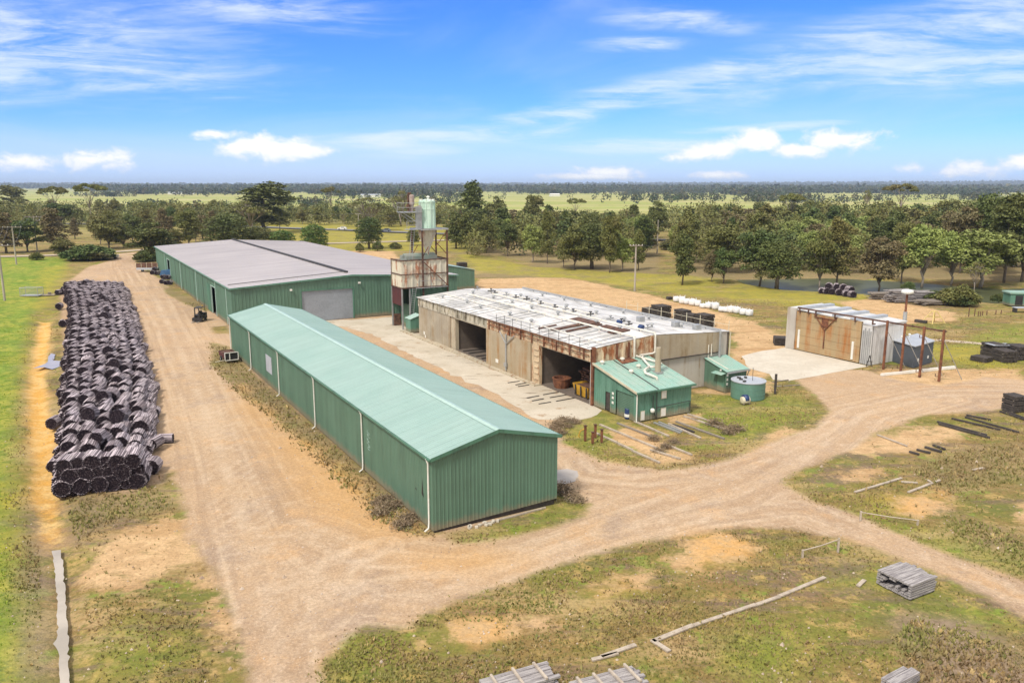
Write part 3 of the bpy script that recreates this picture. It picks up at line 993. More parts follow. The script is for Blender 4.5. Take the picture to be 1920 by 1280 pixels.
def rail(mb, pts, h, r=.03, mid=True, n=6):
    for p in pts:
        mb.tube([(p[0], p[1], p[2]), (p[0], p[1], p[2] + h)], r, n)
    for a, b in zip(pts[:-1], pts[1:]):
        mb.tube([(a[0], a[1], a[2] + h), (b[0], b[1], b[2] + h)], r, n)
        if mid: mb.tube([(a[0], a[1], a[2] + h * .5), (b[0], b[1], b[2] + h * .5)], r, n)


def ladder(mb, a, b, w, side, r=.03, step=.32, n=6):
    a, b, sd_ = Vector(a), Vector(b), Vector(side).normalized() * w / 2
    mb.tube([a - sd_, b - sd_], r, n)
    mb.tube([a + sd_, b + sd_], r, n)
    L = (b - a).length
    k = 1
    while k * step < L:
        p = a + (b - a) * (k * step / L)
        mb.tube([p - sd_, p + sd_], r * .8, n)
        k += 1


# ---- long green shed: v 0..8.69, u 0..59.1
LW, LL, LH, LR = 8.69, 59.1, 4.60, 5.62
t = site('long_shed', 0, 0, 'long narrow green metal shed with pale green gable roof and white downpipes in the foreground', 'shed')
b = S(0, 0)
b.ribbed((0, LL, 0), (0, -1, 0), Zv, (-1, 0, 0), LL, [(0, .12, LH), (LL, .12, LH)], .25, .028)
b.ribbed((0, 0, 0), X, Zv, (0, -1, 0), LW, [(0, .12, LH), (LW / 2, .26, LR), (LW, .38, LH)], .25, .028)
b.ribbed((LW, 0, 0), Y_, Zv, (1, 0, 0), LL, [(0, .12, LH), (LL, .12, LH)], .25, .028)
b.ribbed((LW, LL, 0), (-1, 0, 0), Zv, (0, 1, 0), LW, [(0, .12, LH), (LW / 2, .12, LR), (LW, .12, LH)], .25, .028)
b.build('wall', M['green_wall'], t)
S(0, 0).box(.12, LW - .12, .12, LL - .12, -.05, .30).build('base_slab', M['timber_d'], t)
b = S(0, 0)
ov = .16
sl = (LR - LH) / (LW / 2)
for sgn in (0, 1):
    e = -ov if sgn == 0 else LW + ov
    ze = LH + .05 - sl * ov
    al = (0, -1, 0) if sgn == 0 else (0, 1, 0)
    o = (e, LL + ov, ze) if sgn == 0 else (e, -ov, ze)
    run = Vector((LW / 2 - e if sgn == 0 else -(e - LW / 2), 0, LR + .05 - ze))
    b.ribbed(o, al, run, (-run.z, 0, run.x) if sgn == 0 else (-run.z * -1 * -1, 0, run.x) if False else ((-run.z, 0, run.x) if run.x > 0 else (run.z, 0, -run.x)), LL + 2 * ov, [(0, 0, run.length), (LL + 2 * ov, 0, run.length)], .26, .03)
b.build('roof', M['green_roof'], t)
b = S(0, 0)
b.plate((LW / 2 - .22, -ov - .02, LR + .035), (LW / 2, -ov - .02, LR + .10), (LW / 2, LL + ov, LR + .10), (LW / 2 - .22, LL + ov, LR + .035), .02)
b.plate((LW / 2, -ov - .02, LR + .10), (LW / 2 + .22, -ov - .02, LR + .035), (LW / 2 + .22, LL + ov, LR + .035), (LW / 2, LL + ov, LR + .10), .02)
b.build('ridge_cap', M['green_cap'], t)
for yy in (-ov - .03, LL + ov + .03):
    b = S(0, 0)
    for (x0, x1) in ((-ov, LW / 2), (LW + ov, LW / 2)):
        z0, z1 = LH + .05 - sl * ov, LR + .05
        b.plate((x0, yy, z0 - .16), (x1, yy, z1 - .16), (x1, yy, z1 + .07), (x0, yy, z0 + .07), .02)
    b.build('barge_board', M['green_wall_b'], t)
for xx in (-ov - .05, LW + ov + .05):
    S(0, 0).box(xx - .06, xx + .06, -ov, LL + ov, LH - .12, LH + .0).build('gutter', M['green_wall_b'], t)
for uu in (0.30, 11.7, 23.4, 35.4, 47.8, 58.9):
    S(0, 0).tube([(-ov - .08, uu, LH - .05), (-.13, uu, LH - .35), (-.13, uu, .55), (-.16, uu, .22), (-.42, uu, .06)], .055, 8).build('downpipe', M['white'], t, smooth=True)
S(0, 0).tube([(LW + ov + .08, .3, LH - .05), (LW + .11, .3, LH - .4), (LW + .11, .3, .2)], .055, 8).build('downpipe', M['white'], t, smooth=True)
S(0, 0).box(-.07, -.04, 38.35, 40.7, 1.5, 3.25).build('wall_panel', M['slate_roof'], t, label='pale grey panel set in the side wall')
b = S(0, 0)
b.add([(-.045, 1.35, 3.05), (-.045, 1.50, 1.95), (-.045, 1.22, 1.80), (-.045, 1.30, 2.2)], [(0, 1, 2, 3)])
b.build('torn_hole', M['black'], t, label='long dark tear in the side wall near the corner')
S(0, 0).add([(-.045, 2.35, 2.05), (-.045, 2.48, 1.95), (-.045, 2.22, 1.88)], [(0, 1, 2)]).build('torn_hole', M['black'], t, label='tiny dark hole left of the long tear')
b = S(0, 0)
r = random.Random(3)
for k, (u0, z0) in enumerate([(10.6, 3.35), (10.5, 3.05), (10.65, 2.7), (10.55, 2.3)]):
    pts = [(-.05, u0 + .25 * sin(j * 1.3 + k), z0 - j * .055 + .05 * cos(j * 2.1)) for j in range(7)]
    b.tube(pts, .012, 4)
b.build('chalk_scribble', M['green_cap'], t)
b = S(0, 0)
for q in range(12):
    b.obox((r.uniform(1.5, 4.2), -.25 - r.uniform(0, .4), .03), (r.uniform(.1, .3), .15, .12), r.uniform(0, 3))
b.build('rubble', M['pad'], t)

# ---- big shed: v 3.47..39.3, u 76.3..168
V0, V1, U0, U1, EH, RH = 3.47, 39.27, 76.3, 168.0, 5.70, 6.67
VM = (V0 + V1) / 2
t = site('warehouse', V0, U0, 'large green metal warehouse with wide lilac grey low gable roof and grey roller door', 'warehouse')
D1 = (88.5, 92.8, 4.4)       # open doorways in the left wall (u0, u1, height)
D2 = (142.5, 147.5, 4.4)
b = S(V0, U0)
for (a, c, z0) in [(U0, D1[0], .05), (D1[0], D1[1], D1[2]), (D1[1], D2[0], .05), (D2[0], D2[1], D2[2]), (D2[1], U1, .05)]:
    b.ribbed((V0, c, 0), (0, -1, 0), Zv, (-1, 0, 0), c - a, [(0, z0, EH), (c - a, z0, EH)], .5, .035)
rd0, rd1, rdh = 13.5, 21.4, 4.66
zt = lambda v: EH + (RH - EH) * (1 - abs(v - VM) / (VM - V0))
b.ribbed((V0, U0, 0), X, Zv, (0, -1, 0), rd0 - V0, [(0, .05, EH), (rd0 - V0, .05, zt(rd0))], .5, .035)
b.ribbed((rd0, U0, 0), X, Zv, (0, -1, 0), rd1 - rd0, [(0, rdh, zt(rd0)), (VM - rd0, rdh, RH), (rd1 - rd0, rdh, zt(rd1))], .5, .035)
b.ribbed((rd1, U0, 0), X, Zv, (0, -1, 0), V1 - rd1, [(0, .05, zt(rd1)), (V1 - rd1, .05, EH)], .5, .035)
b.ribbed((V1, U0, 0), Y_, Zv, (1, 0, 0), U1 - U0, [(0, .05, EH), (U1 - U0, .05, EH)], .5, .035)
b.ribbed((V1, U1, 0), (-1, 0, 0), Zv, (0, 1, 0), V1 - V0, [(0, .05, EH), (VM - V0, .05, RH), (V1 - V0, .05, EH)], .5, .035)
b.build('wall', M['green_wall'], t)
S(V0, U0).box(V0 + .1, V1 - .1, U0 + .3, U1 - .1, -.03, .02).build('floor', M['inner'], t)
b = S(V0, U0)
b.plate((V0 - .2, U0 - .25, EH + .03), (VM, U0 - .25, RH + .06), (VM, U1 + .2, RH + .06), (V0 - .2, U1 + .2, EH + .03), .05)
b.plate((VM, U0 - .25, RH + .06), (V1 + .2, U0 - .25, EH + .03), (V1 + .2, U1 + .2, EH + .03), (VM, U1 + .2, RH + .06), .05)
# standing seams running down the slope
u = U0 + 1
while u < U1:
    b.plate((V0 - .15, u, EH + .09), (VM, u, RH + .12), (VM, u + .07, RH + .12), (V0 - .15, u + .07, EH + .09), .03)
    b.plate((VM, u, RH + .12), (V1 + .15, u, EH + .09), (V1 + .15, u + .07, EH + .09), (VM, u + .07, RH + .12), .03)
    u += 1.2
b.build('roof', M['lilac_roof'], t)
b = S(V0, U0)
b.box(VM - .2, VM + .2, U0 + 2.4, U1 - .1, RH + .10, RH + .34)
b.build('ridge_vent', M['dark'], t)
b = S(V0, U0)
b.plate((VM - .12, U0 + 2.4, RH + .36), (VM + .24, U0 + 2.4, RH + .36), (VM + .24, U1, RH + .36), (VM - .12, U1, RH + .36), .03)
b.build('ridge_cap', M['dark'], t)
b = S(V0, U0)
b.plate((V0 + .3, U0 + 3.4, EH + .155), (VM - .4, U0 + 3.4, RH + .175), (VM - .4, U0 + 3.65, RH + .175), (V0 + .3, U0 + 3.65, EH + .155), .04)
b.build('roof_seam', M['dark'], t, label='dark flashing strip across the near end of the roof')
b = S(V0, U0)
b.plate((V0 - .2, U0 - .28, EH - .16), (VM, U0 - .28, RH - .14), (VM, U0 - .28, RH + .12), (V0 - .2, U0 - .28, EH + .08), .03)
b.plate((VM, U0 - .28, RH - .14), (V1 + .2, U0 - .28, EH - .16), (V1 + .2, U0 - .28, EH + .08), (VM, U0 - .28, RH + .12), .03)
b.box(V0 - .32, V0 - .18, U0 - .2, U1 + .2, EH - .14, EH + .02)
b.build('gutter', M['green_light'], t)
b = S(V0, U0)
b.ribbed((rd0, U0 + .15, 0), Zv, X, (0, -1, 0), rdh, [(0, 0, rd1 - rd0), (rdh, 0, rd1 - rd0)], .16, .03)
d = b.build('roller_door', M['roller'], t)
b = S(V0, U0)
b.box(rd0 - .15, rd0, U0 - .09, U0 + .25, 0, rdh + .15)
b.box(rd1, rd1 + .15, U0 - .09, U0 + .25, 0, rdh + .15)
b.box(rd0, rd1, U0 - .09, U0 + .25, rdh, rdh + .15)
b.build('door_frame', M['green_wall_b'], d)
for vv, zz in ((11.9, 5.0), (22.4, 5.45)):
    b = S(V0, U0)
    b.box(vv - .16, vv + .16, U0 - .42, U0 - .2, zz - .12, zz + .14)
    b.box(vv - .05, vv + .05, U0 - .2, U0 - .03, zz - .04, zz + .06)
    b.build('floodlight', M['white'], t)
for uu in (U0 + 3.2, 88.2, 107, 126, 150):
    S(V0, U0).tube([(V0 - .2, uu, EH - .1), (V0 - .12, uu, EH - .4), (V0 - .12, uu, .1)], .06, 6).build('downpipe', M['green_cap'], t)
for (a, c, h) in (D1, D2):
    b = S(V0, U0)
    for q in (a, c): b.box(V0 - .08, V0 + .12, q - .07, q + .07, 0, h)
    b.box(V0 - .08, V0 + .12, a, c, h, h + .12)
    b.build('door_frame', M['green_cap'], t)
    b = S(V0, U0)
    b.ribbed((V0 - .10, c + 3.4, 0), (0, -1, 0), Zv, (-1, 0, 0), 3.2, [(0, .1, h + .1), (3.2, .1, h + .1)], .5, .03)
    b.build('sliding_door', M['green_wall_b'], t)
for uu in (97, 101.5, 106, 110.5, 115, 119.5, 124, 128.5, 133, 137.5):
    pass
b = S(V0, U0)
for k in range(9):
    b.box(V0 - .055, V0 - .035, 95.5 + k * 4.8, 95.6 + k * 4.8, .1, EH - .1)
b.build('wall_seam', M['timber_d'], t)
b = S(V0, U0)
for q, (uu, dv) in enumerate([(89.3, 1.2), (90.4, 2.0), (91.5, 1.5)]):
    b.box(V0 + dv, V0 + dv + 1.2, uu, uu + .9, 0, 1.0 + .3 * q)
b.build('stored_crate', M['timber_r'], t)
# ---- annexe behind the hopper
a0 = LUV(890, 541)
AU, AV = a0
t = site('annexe', 39.4, AU, 'small green flat roofed annexe between the warehouse and the rear yard, behind the rusty hopper', 'annexe')
b = S(39.4, AU)
b.ribbed((39.5, AU, 0), X, Zv, (0, -1, 0), AV - 39.5, [(0, .05, 3.9), ((AV - 39.5) * .55, .05, 3.9), ((AV - 39.5) * .56, .05, 4.9), (AV - 39.5, .05, 3.7)], .4, .03)
b.ribbed((AV, AU, 0), Y_, Zv, (1, 0, 0), 12, [(0, .05, 3.7), (12, .05, 3.7)], .4, .03)
b.build('wall', M['green_wall'], t)
b = S(39.4, AU)
vm = 39.5 + (AV - 39.5) * .55
b.plate((vm, AU - .15, 5.0), (AV + .2, AU - .15, 3.75), (AV + .2, AU + 12, 3.75), (vm, AU + 12, 5.0), .06)
b.plate((39.5, AU - .15, 3.95), (vm, AU - .15, 3.95), (vm, AU + 12, 3.95), (39.5, AU + 12, 3.95), .06)
b.build('roof', M['green_roof'], t)

# ---- kiln block
KV0, KV1, KU0, KU1 = 24.3, 41.6, 17.8, 57.5
KR, KRZ, KE, KB = 31.4, 6.0, 5.36, 5.42       # ridge v / z, front eave z, back eave z
t = site('drying_kiln', KV0, KU0, 'long concrete drying kiln with white sheet roof, rusty fascia and two open bays', 'kiln')
# structural walls
b = S(KV0, KU0)
for (u0, u1) in ((37.75, 38.05), (46.7, 47.0), (57.2, 57.5), (26.8, 27.1)):
    b.box(KV0 + .3, KV1 - .3, u0, u1, 0, 5.2)
b.box(KV1 - .3, KV1, KU0, KU1, 0, 5.3)
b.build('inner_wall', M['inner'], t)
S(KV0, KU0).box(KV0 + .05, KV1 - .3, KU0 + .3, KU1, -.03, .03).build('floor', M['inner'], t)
b = S(KV0, KU0)
for uu in (40.2, 41.6, 43.6, 45.0):
    b.box(KV0 + .4, KV1 - 1, uu, uu + .25, .03, .16)
b.build('floor_rail', M['timber_d'], t)
b = S(KV0, KU0)
b.box(KV0 + .02, KV0 + .5, 46.55, 47.85, 0, 4.9)
b.build('concrete_column', M['concrete_post'], t)
b = S(KV0, KU0)
b.add([(KV0, KU0, 0), (KV1, KU0, 0), (KV1, KU0, KB - .03), (KR, KU0, KRZ - .03), (KV0, KU0, KE - .03),
       (KV0, KU0 + .3, 0), (KV1, KU0 + .3, 0), (KV1, KU0 + .3, KB - .03), (KR, KU0 + .3, KRZ - .03), (KV0, KU0 + .3, KE - .03)],
      [(0, 1, 2, 3, 4), (9, 8, 7, 6, 5), (1, 6, 7, 2), (0, 4, 9, 5)])
b.build('end_wall', M['concrete_pale'], t)
b = S(KV0, KU0)       # upper concrete band and ledge
b.add([(KR + .1, KU0 - .10, 3.45), (KV1 - 1.5, KU0 - .10, 3.45), (KV1 - 1.5, KU0 - .10, 5.46), (KR + .1, KU0 - .10, 5.95),
       (KR + .1, KU0 - .003, 3.45), (KV1 - 1.5, KU0 - .003, 3.45), (KV1 - 1.5, KU0 - .003, 5.46), (KR + .1, KU0 - .003, 5.95)],
      [(0, 1, 2, 3), (0, 4, 5, 1), (1, 5, 6, 2), (3, 7, 4, 0), (2, 6, 7, 3)])
b.build('end_wall_panel', M['concrete_wall'], t)
b = S(KV0, KU0)
b.box(KR + .1, KV1 - 1.5, KU0 - .22, KU0, 3.36, 3.447)
b.build('wall_ledge', M['timber_d'], t)
b = S(KV0, KU0)       # rust-streaked cladding beside the pump house
b.ribbed((KV0 + .35, KU0 - .08, 0), X, Zv, (0, -1, 0), KR - KV0 - .25, [(0, 3.3, KE + .02), (KR - KV0 - .25, 3.3, KRZ)], 1.15, .09)
b.build('end_cladding', M['fascia_rust'], t)
b = S(KV0, KU0)
for vv in (KV0 + .05, 26.9, 28.3):
    b.box(vv, vv + .16, KU0 - .26, KU0 - .09, 3.2, 5.3 + (vv - KV0) * .08)
b.box(KV0 - .12, KV0 + .2, KU0 - .25, KU0 + .05, 0, 5.5)
b.build('corner_post', M['rust'], t)
# front: fascia and doors
b = S(KV0, KU0)
b.ribbed((KV0 - .22, 37.9, 0), (0, -1, 0), Zv, (-1, 0, 0), 37.9 - KU0, [(0, 4.16, 5.30), (37.9 - KU0, 4.16, 5.30)], 1.25, .07)
b.build('rusty_fascia', M['fascia_rust'], t)
b = S(KV0, KU0)
b.box(KV0 - .18, KV0, 37.9, KU1, 4.16, 5.32)
for k in range(17):
    uu = 38.6 + k * 1.15
    b.box(KV0 - .30, KV0 - .18, uu, uu + .12, 4.5, 5.28)
b.build('concrete_fascia', M['fascia_pale'], t)
b = S(KV0, KU0)
b.box(KV0 - .16, KV0 + .3, KU0 + .1, 26.6, 4.06, 4.16)
b.box(KV0 - .16, KV0 + .3, 37.8, 46.5, 4.06, 4.16)
b.build('lintel', M['concrete_post'], t)
b = S(KV0, KU0)
for zz, rr in ((4.78, .05), (5.22, .04)):
    b.tube([(KV0 - .42, KU0, zz), (KV0 - .42, 37.5, zz)], rr, 6)
for k in range(9):
    uu = 18.6 + k * 2.3
    b.box(KV0 - .46, KV0 - .34, uu, uu + .1, 4.2, 5.25)
b.build('trolley_rail', M['rust'], t)
b = S(KV0, KU0)
b.box(KV0 - .26, KV0 + .1, 26.6, 28.05, 0, 4.16)
for k in range(6):
    b.box(KV0 - .36, KV0 - .26, 26.7, 27.5, .5 + k * .62, .62 + k * .62)
b.build('rusty_column', M['fascia_rust'], t)
b = S(KV0, KU0)
b.box(KV0 - .40, KV0 - .24, 28.1, 37.75, .08, 4.15)
d = b.build('kiln_door', M['door_rusty'], t, label='closed kiln door streaked with rust, with a forked lifting bar')
b = S(KV0, KU0)
b.tube([(KV0 - .52, 33.0, .3), (KV0 - .52, 33.0, 4.3)], .10, 8)
b.tube([(KV0 - .52, 33.0, 3.2), (KV0 - .52, 34.4, 4.4)], .06, 6)
b.tube([(KV0 - .52, 33.0, 3.2), (KV0 - .52, 31.2, 4.4)], .06, 6)
b.obox((KV0 - .56, 33.0, .9), (.2, .5, .4))
b.build('lifting_bar', M['steel'], d)
S(KV0, KU0).box(KV0 - .425, KV0 - .40, 34.9, 35.5, .7, 1.1).build('notice', M['white'], d)
b = S(KV0, KU0)
b.box(KV0 - .10, KV0 + .1, 47.9, 53.85, .06, 4.16)
b.box(KV0 - .10, KV0 + .1, 53.92, KU1, .06, 4.16)
b.box(KV0 - .13, KV0 - .10, 53.82, 53.95, .06, 4.16)
d = b.build('kiln_door', M['door_tan'], t, label='plain tan closed kiln door at the far end')
b = S(KV0, KU0)
b.box(KV0 - .12, KV0 - .10, 55.6, 56.0, .5, .9)
b.box(KV0 - .12, KV0 - .10, 55.3, 55.6, .1, .5)
b.build('chalk_mark', M['white'], d)
b = S(KV0, KU0)
b.box(KV0 - .9, KV0 - .1, KU0 + 8.7, KU1 + 5, -.03, .10)
b.build('door_track', M['concrete_post'], t)
# roof
b = S(KV0, KU0)
nu, sec = 40, []
rr = random.Random(11)
prof = [(KV0 - .45, KE - .02), (KV0 + 1.2, KE + .14), (KV0 + 3.0, KE + .30), (KR - 1.6, KRZ - .12), (KR, KRZ), (KR + 2.5, KRZ - .12), (KR + 5, KRZ - .28), (KR + 7.5, KRZ - .42), (KV1 + .1, KB)]
vs, fs, ru = [], [], []
for i in range(nu + 1):
    uu = KU0 - .12 + (KU1 - KU0 + .24) * i / nu
    for (v_, z_) in prof:
        vs.append((v_, uu, z_ + rr.uniform(-.02, .02)))
        ru.append(max(0.0, min(1.0, (40 - uu) / 8)) * max(0.0, min(1.0, (30.5 - v_) / 1.5)) * 1.0 + .06)
npf = len(prof)
for i in range(nu):
    for j in range(npf - 1):
        a = i * npf + j
        fs.append((a, a + 1, a + npf + 1, a + npf))
b.add(vs, fs)
roofmb = b
b.mi = 1


def roofz(v):
    for (a, za), (c, zc) in zip(prof[:-1], prof[1:]):
        if a <= v <= c: return za + (zc - za) * (v - a) / (c - a)
    return KB


for i in range(32):       # lapped sheet joints running across the roof
    uu = KU0 + .4 + i * 1.24
    if uu > KU1: break
    end = 29.6 if uu < 38 else (KR + rr.uniform(-2, 1))
    if rr.random() < .25: continue
    for (a, c) in zip([KV0 - .3, KV0 + 3.0], [KV0 + 3.0, end]):
        b.plate((a, uu, roofz(a) + .02), (c, uu, roofz(c) + .02), (c, uu + .09, roofz(c) + .02), (a, uu + .09, roofz(a) + .02), .035)
o = b.build('roof', [M['kiln_roof'], M['steel']], t)
at = o.data.attributes.new('rusty', 'FLOAT', 'POINT')
at.data.foreach_set('value', ru + [0.0] * (len(b.v) - len(ru)))
b = S(KV0, KU0)
for (v0, v1, u0, u1) in ((25.6, 30.2, 26.2, 26.9), (26.2, 30.6, 24.8, 25.1), (29.6, 30.9, 25.6, 29.5), (28.8, 30.9, 20.6, 21.6), (29.9, 30.7, 21.6, 24.2), (25.0, 27.2, 28.2, 28.4)):
    b.plate((v0, u0, roofz(v0) + .05), (v1, u0, roofz(v1) + .05), (v1, u1, roofz(v1) + .05), (v0, u1, roofz(v0) + .05), .10)
b.build('rusted_flashing', M['rustdark'], t)
# pipes along the roof
for (vv, ua, ub, r_, zo) in ((28.9, KU0 - .22, 52.0, .11, .30), (31.45, KU0 - .20, 50, .10, .22), (40.0, KU0 - .25, 56.5, .12, .22), (27.2, 38.0, 56.0, .06, .15), (25.6, KU0 + .4, 37.0, .05, .2), (33.6, 30.0, 55.0, .06, .15)):
    p = S(KV0, KU0)
    z_ = roofz(vv) + zo
    if vv == 28.9:
        pts = [(vv, ub, z_), (vv, ua, z_), (vv, ua - .14, z_ - .2), (vv, ua - .14, 3.95), (vv + .6, ua - .3, 3.8), (vv + 1.7, ua - .35, 3.85)]
    elif vv == 31.45:
        pts = [(vv, ub, z_), (vv, ua, z_), (vv, ua - .14, z_ - .2), (vv, ua - .14, 4.35), (vv - .3, ua - .14, 4.25), (29.6, ua - .2, 4.25)]
    elif vv == 40.0:
        pts = [(vv, ub, z_), (vv, ua, z_), (vv, ua - .1, z_ - .2), (vv, ua - .1, 2.9)]
    else:
        pts = [(vv, ub, z_), (vv, ua, z_)]
    p.tube(pts, r_, 8)
    k = ua + 2
    while k < ub - 1:
        p.box(vv - .05, vv + .05, k, k + .1, roofz(vv) - .02, z_ - r_ + .02)
        k += 3.4
    p.build('roof_pipe', M['pvc' if vv != 40.0 else 'steel'], t, smooth=False)
rv = random.Random(5)
for k in range(26):       # little roof cowls
    vv = [26.3, 30.3, 34.4, 38.2][k % 4] + rv.uniform(-.3, .3)
    uu = 21 + (k // 4) * 5.4 + rv.uniform(-.8, .8)
    if vv < 29 and uu < 30: continue
    S(KV0, KU0).lathe((vv, uu, roofz(vv) - .02), [(.13, 0), (.13, .28), (.26, .32), (.20, .46), (.05, .52)], 8).build('roof_cowl', M['steel'], t)
for k in range(16):
    vv = 32.6 + rv.uniform(-.5, .6)
    uu = 20.5 + k * 2.3 + rv.uniform(-.6, .6)
    b = S(KV0, KU0)
    z_ = roofz(vv)
    b.tube([(vv - .5, uu, z_ + .22), (vv + .5, uu + .1, z_ + .22)], .08, 6)
    b.tube([(vv, uu, z_ - .02), (vv, uu, z_ + .5)], .06, 6)
    b.obox((vv, uu, z_ + .5), (.24, .24, .12))
    b.build('roof_valve', M['dark' if k % 3 else 'steel'], t)
for (vv, uu) in ((31.9, 20.2), (32.4, 20.7), (32.2, 24.0)):
    b = S(KV0, KU0)
    b.tube([(vv, uu - .25, roofz(vv) + .3), (vv, uu + .3, roofz(vv) + .3)], .2, 10)
    b.box(vv - .16, vv + .16, uu - .15, uu + .2, roofz(vv) - .02, roofz(vv) + .15)
    b.build('fan_motor', M['blue'], t)
for (vv, uu) in ((36.2, 25.5), (37.6, 21.5), (38.6, 19.4)):
    S(KV0, KU0).box(vv - .35, vv + .35, uu - .3, uu + .3, roofz(vv) - .02, roofz(vv) + .55).build('roof_box', M['steel'], t)
b = S(KV0, KU0)
for k in range(10):
    uu = 19.3 + k * 1.78
    b.tube([(KV0 - .40, uu, 4.75), (KV0 - .40, uu, 6.15)], .028, 5)
b.tube([(KV0 - .40, KU0, 5.75), (KV0 - .40, 37.5, 5.75)], .018, 5)
b.build('front_railing', M['dark'], t)
b = S(KV0, KU0)
for k in range(9):
    b.tube([(KV1, KU0 + .1 + k * 2.1, KB), (KV1, KU0 + .1 + k * 2.1, KB + 1.05)], .035, 5)
b.tube([(KV1, KU0 + .1, KB + .62), (KV1, KU0 + 17, KB + .62)], .02, 5)
b.build('rear_railing', M['cream'], t)
S(KV0, KU0).tube([(KV1 + .08, KU0 - .08, KB - .1), (KV1 + .08, KU0 - .08, .3), (KV1 - .3, KU0 - .3, .1)], .06, 8).build('downpipe', M['cream'], t)
S(KV0, KU0).tube([(39.0, KU0 - .2, 4.35), (39.0, KU0 - .22, 3.15)], .06, 6).build('vent_pipe', M['pvc'], t)

# things standing in the near kiln bay
t = site('skip_bin', 25.6, 20.2, 'yellow steel bin standing in the near open kiln bay', 'bin')
b = S(25.6, 20.2)
b.add([(25.0, 19.4, .15), (26.6, 19.4, .15), (26.6, 21.4, .15), (25.0, 21.4, .15), (24.8, 19.1, 1.25), (26.9, 19.1, 1.25), (26.9, 21.7, 1.25), (24.8, 21.7, 1.25)],
      [(0, 3, 2, 1), (0, 1, 5, 4), (1, 2, 6, 5), (2, 3, 7, 6), (3, 0, 4, 7)])
b.build('bin_body', M['yellow'], t)
b = S(25.6, 20.2)
for q in (19.3, 20.2, 21.1): b.box(24.74, 24.86, q, q + .12, .2, 1.2)
b.build('stiffener', M['dark'], t)
S(25.6, 20.2).box(24.95, 26.75, 19.25, 21.5, .95, 1.1).build('scrap_fill', M['rustdark'], t)
t = site('drum_bin', 25.5, 24.6, 'rusty red tapered bin in the open kiln bay beside the yellow bin', 'bin')
S(25.5, 24.6).lathe((25.5, 24.6, 0), [(.72, 0), (.85, .4), (.85, .42), (.95, .95), (.99, .97), (.99, 1.05), (.8, 1.05), (.78, .6)], 14).build('bin_body', M['rust'], t)
t = site('timber_stack', 28.0, 21.6, 'stack of old reddish boards at the back of the near kiln bay', 'timber stack')
b = S(28.0, 21.6)
for L_ in range(9):
    for q in range(5):
        b.obox((28.0 + rr.uniform(-.15, .15), 20.2 + q * .55, .22 + L_ * .26), (3.0 + rr.uniform(-.4, .4), .45, .13), rr.uniform(-.06, .06))
b.build('boards', M['timber_r'], t)
b = S(28.0, 21.6)
for q in (26.8, 28.0, 29.2):
    for L_ in range(9): b.box(q - .06, q + .06, 20.0, 22.6, .06 + L_ * .26 - .04, .15 + L_ * .26)
b.build('spacer_sticks', M['timber_d'], t)

# ---- pump house
PU0, PU1, PV0, PV1 = 11.35, 17.5, 24.35, 30.6
t = site('boiler_house', PV0, PU0, 'green skillion roofed boiler house with brown chimney at the near end of the kiln', 'boiler house')
h0, h1 = 2.68, 3.95
b = S(PV0, PU0)
ph = lambda u: h0 + (h1 - h0) * (u - PU0) / (PU1 - PU0)
for (a, c, z0) in ((PU0, 11.7, .05), (11.7, 14.2, 2.28), (14.2, 15.05, .05), (15.05, 15.75, 1.8), (15.75, PU1, .05)):
    b.ribbed((PV0, c, 0), (0, -1, 0), Zv, (-1, 0, 0), c - a, [(0, z0, ph(c)), (c - a, z0, ph(a))], .3, .03)
b.ribbed((PV0, PU0, 0), X, Zv, (0, -1, 0), PV1 - PV0, [(0, .05, h0), (PV1 - PV0, .05, h0)], .3, .03)
b.ribbed((PV1, PU0, 0), Y_, Zv, (1, 0, 0), PU1 - PU0, [(0, .05, h0), (PU1 - PU0, .05, h1)], .3, .03)
b.build('wall', M['green_light'], t)
b = S(PV0, PU0)
run = Vector((0, PU1 + .15 - (PU0 - .25), 0))
zz0, zz1 = ph(PU0 - .25) + .05, ph(PU1 + .15) + .05
b.plate((PV0 - .2, PU0 - .25, zz0), (PV1 + .2, PU0 - .25, zz0), (PV1 + .2, PU1 + .15, zz1), (PV0 - .2, PU1 + .15, zz1), .05)
for k in range(9):
    vv = PV0 + .3 + k * .74
    b.plate((vv, PU0 - .25, zz0 + .05), (vv + .06, PU0 - .25, zz0 + .05), (vv + .06, PU1 + .1, zz1 + .05), (vv, PU1 + .1, zz1 + .05), .03)
b.build('roof', M['green_roof_d'], t)
b = S(PV0, PU0)
vv = 26.45
b.plate((vv, PU0 - .28, zz0 + .09), (vv + .08, PU0 - .28, zz0 + .09), (vv + .08, PU1, zz1 + .09), (vv, PU1, zz1 + .09), .03)
b.build('roof_strap', M['dark'], t)
b = S(PV0, PU0)
b.plate((PV0 - .26, PU0 - .28, zz0 - .1), (PV0 - .26, PU1, zz1 - .1), (PV0 - .26, PU1, zz1 + .1), (PV0 - .26, PU0 - .28, zz0 + .1), .05)
b.build('barge_board', M['cream'], t)
b = S(PV0, PU0)
b.box(PV0 - .2, PV1 + .25, PU0 - .38, PU0 - .26, h0 - .12, h0 + .01)
b.build('gutter', M['green_wall_b'], t)
S(PV0, PU0).box(PV0 + .06, PV0 + .10, 15.08, 15.72, .05, 1.8).build('door', M['timber_d'], t)
b = S(PV0, PU0)
b.ribbed((PV0 + .10, 14.18, 0), Zv, (0, -1, 0), (-1, 0, 0), 2.28, [(0, 0, 2.46), (2.28, 0, 2.46)], .15, .02)
b.build('roller_door', M['green_wall'], t)
S(PV0, PU0).tube([(PV0 - .05, PU0 - .12, h0), (PV0 - .05, PU0 - .12, .05)], .055, 8).build('downpipe', M['white'], t)
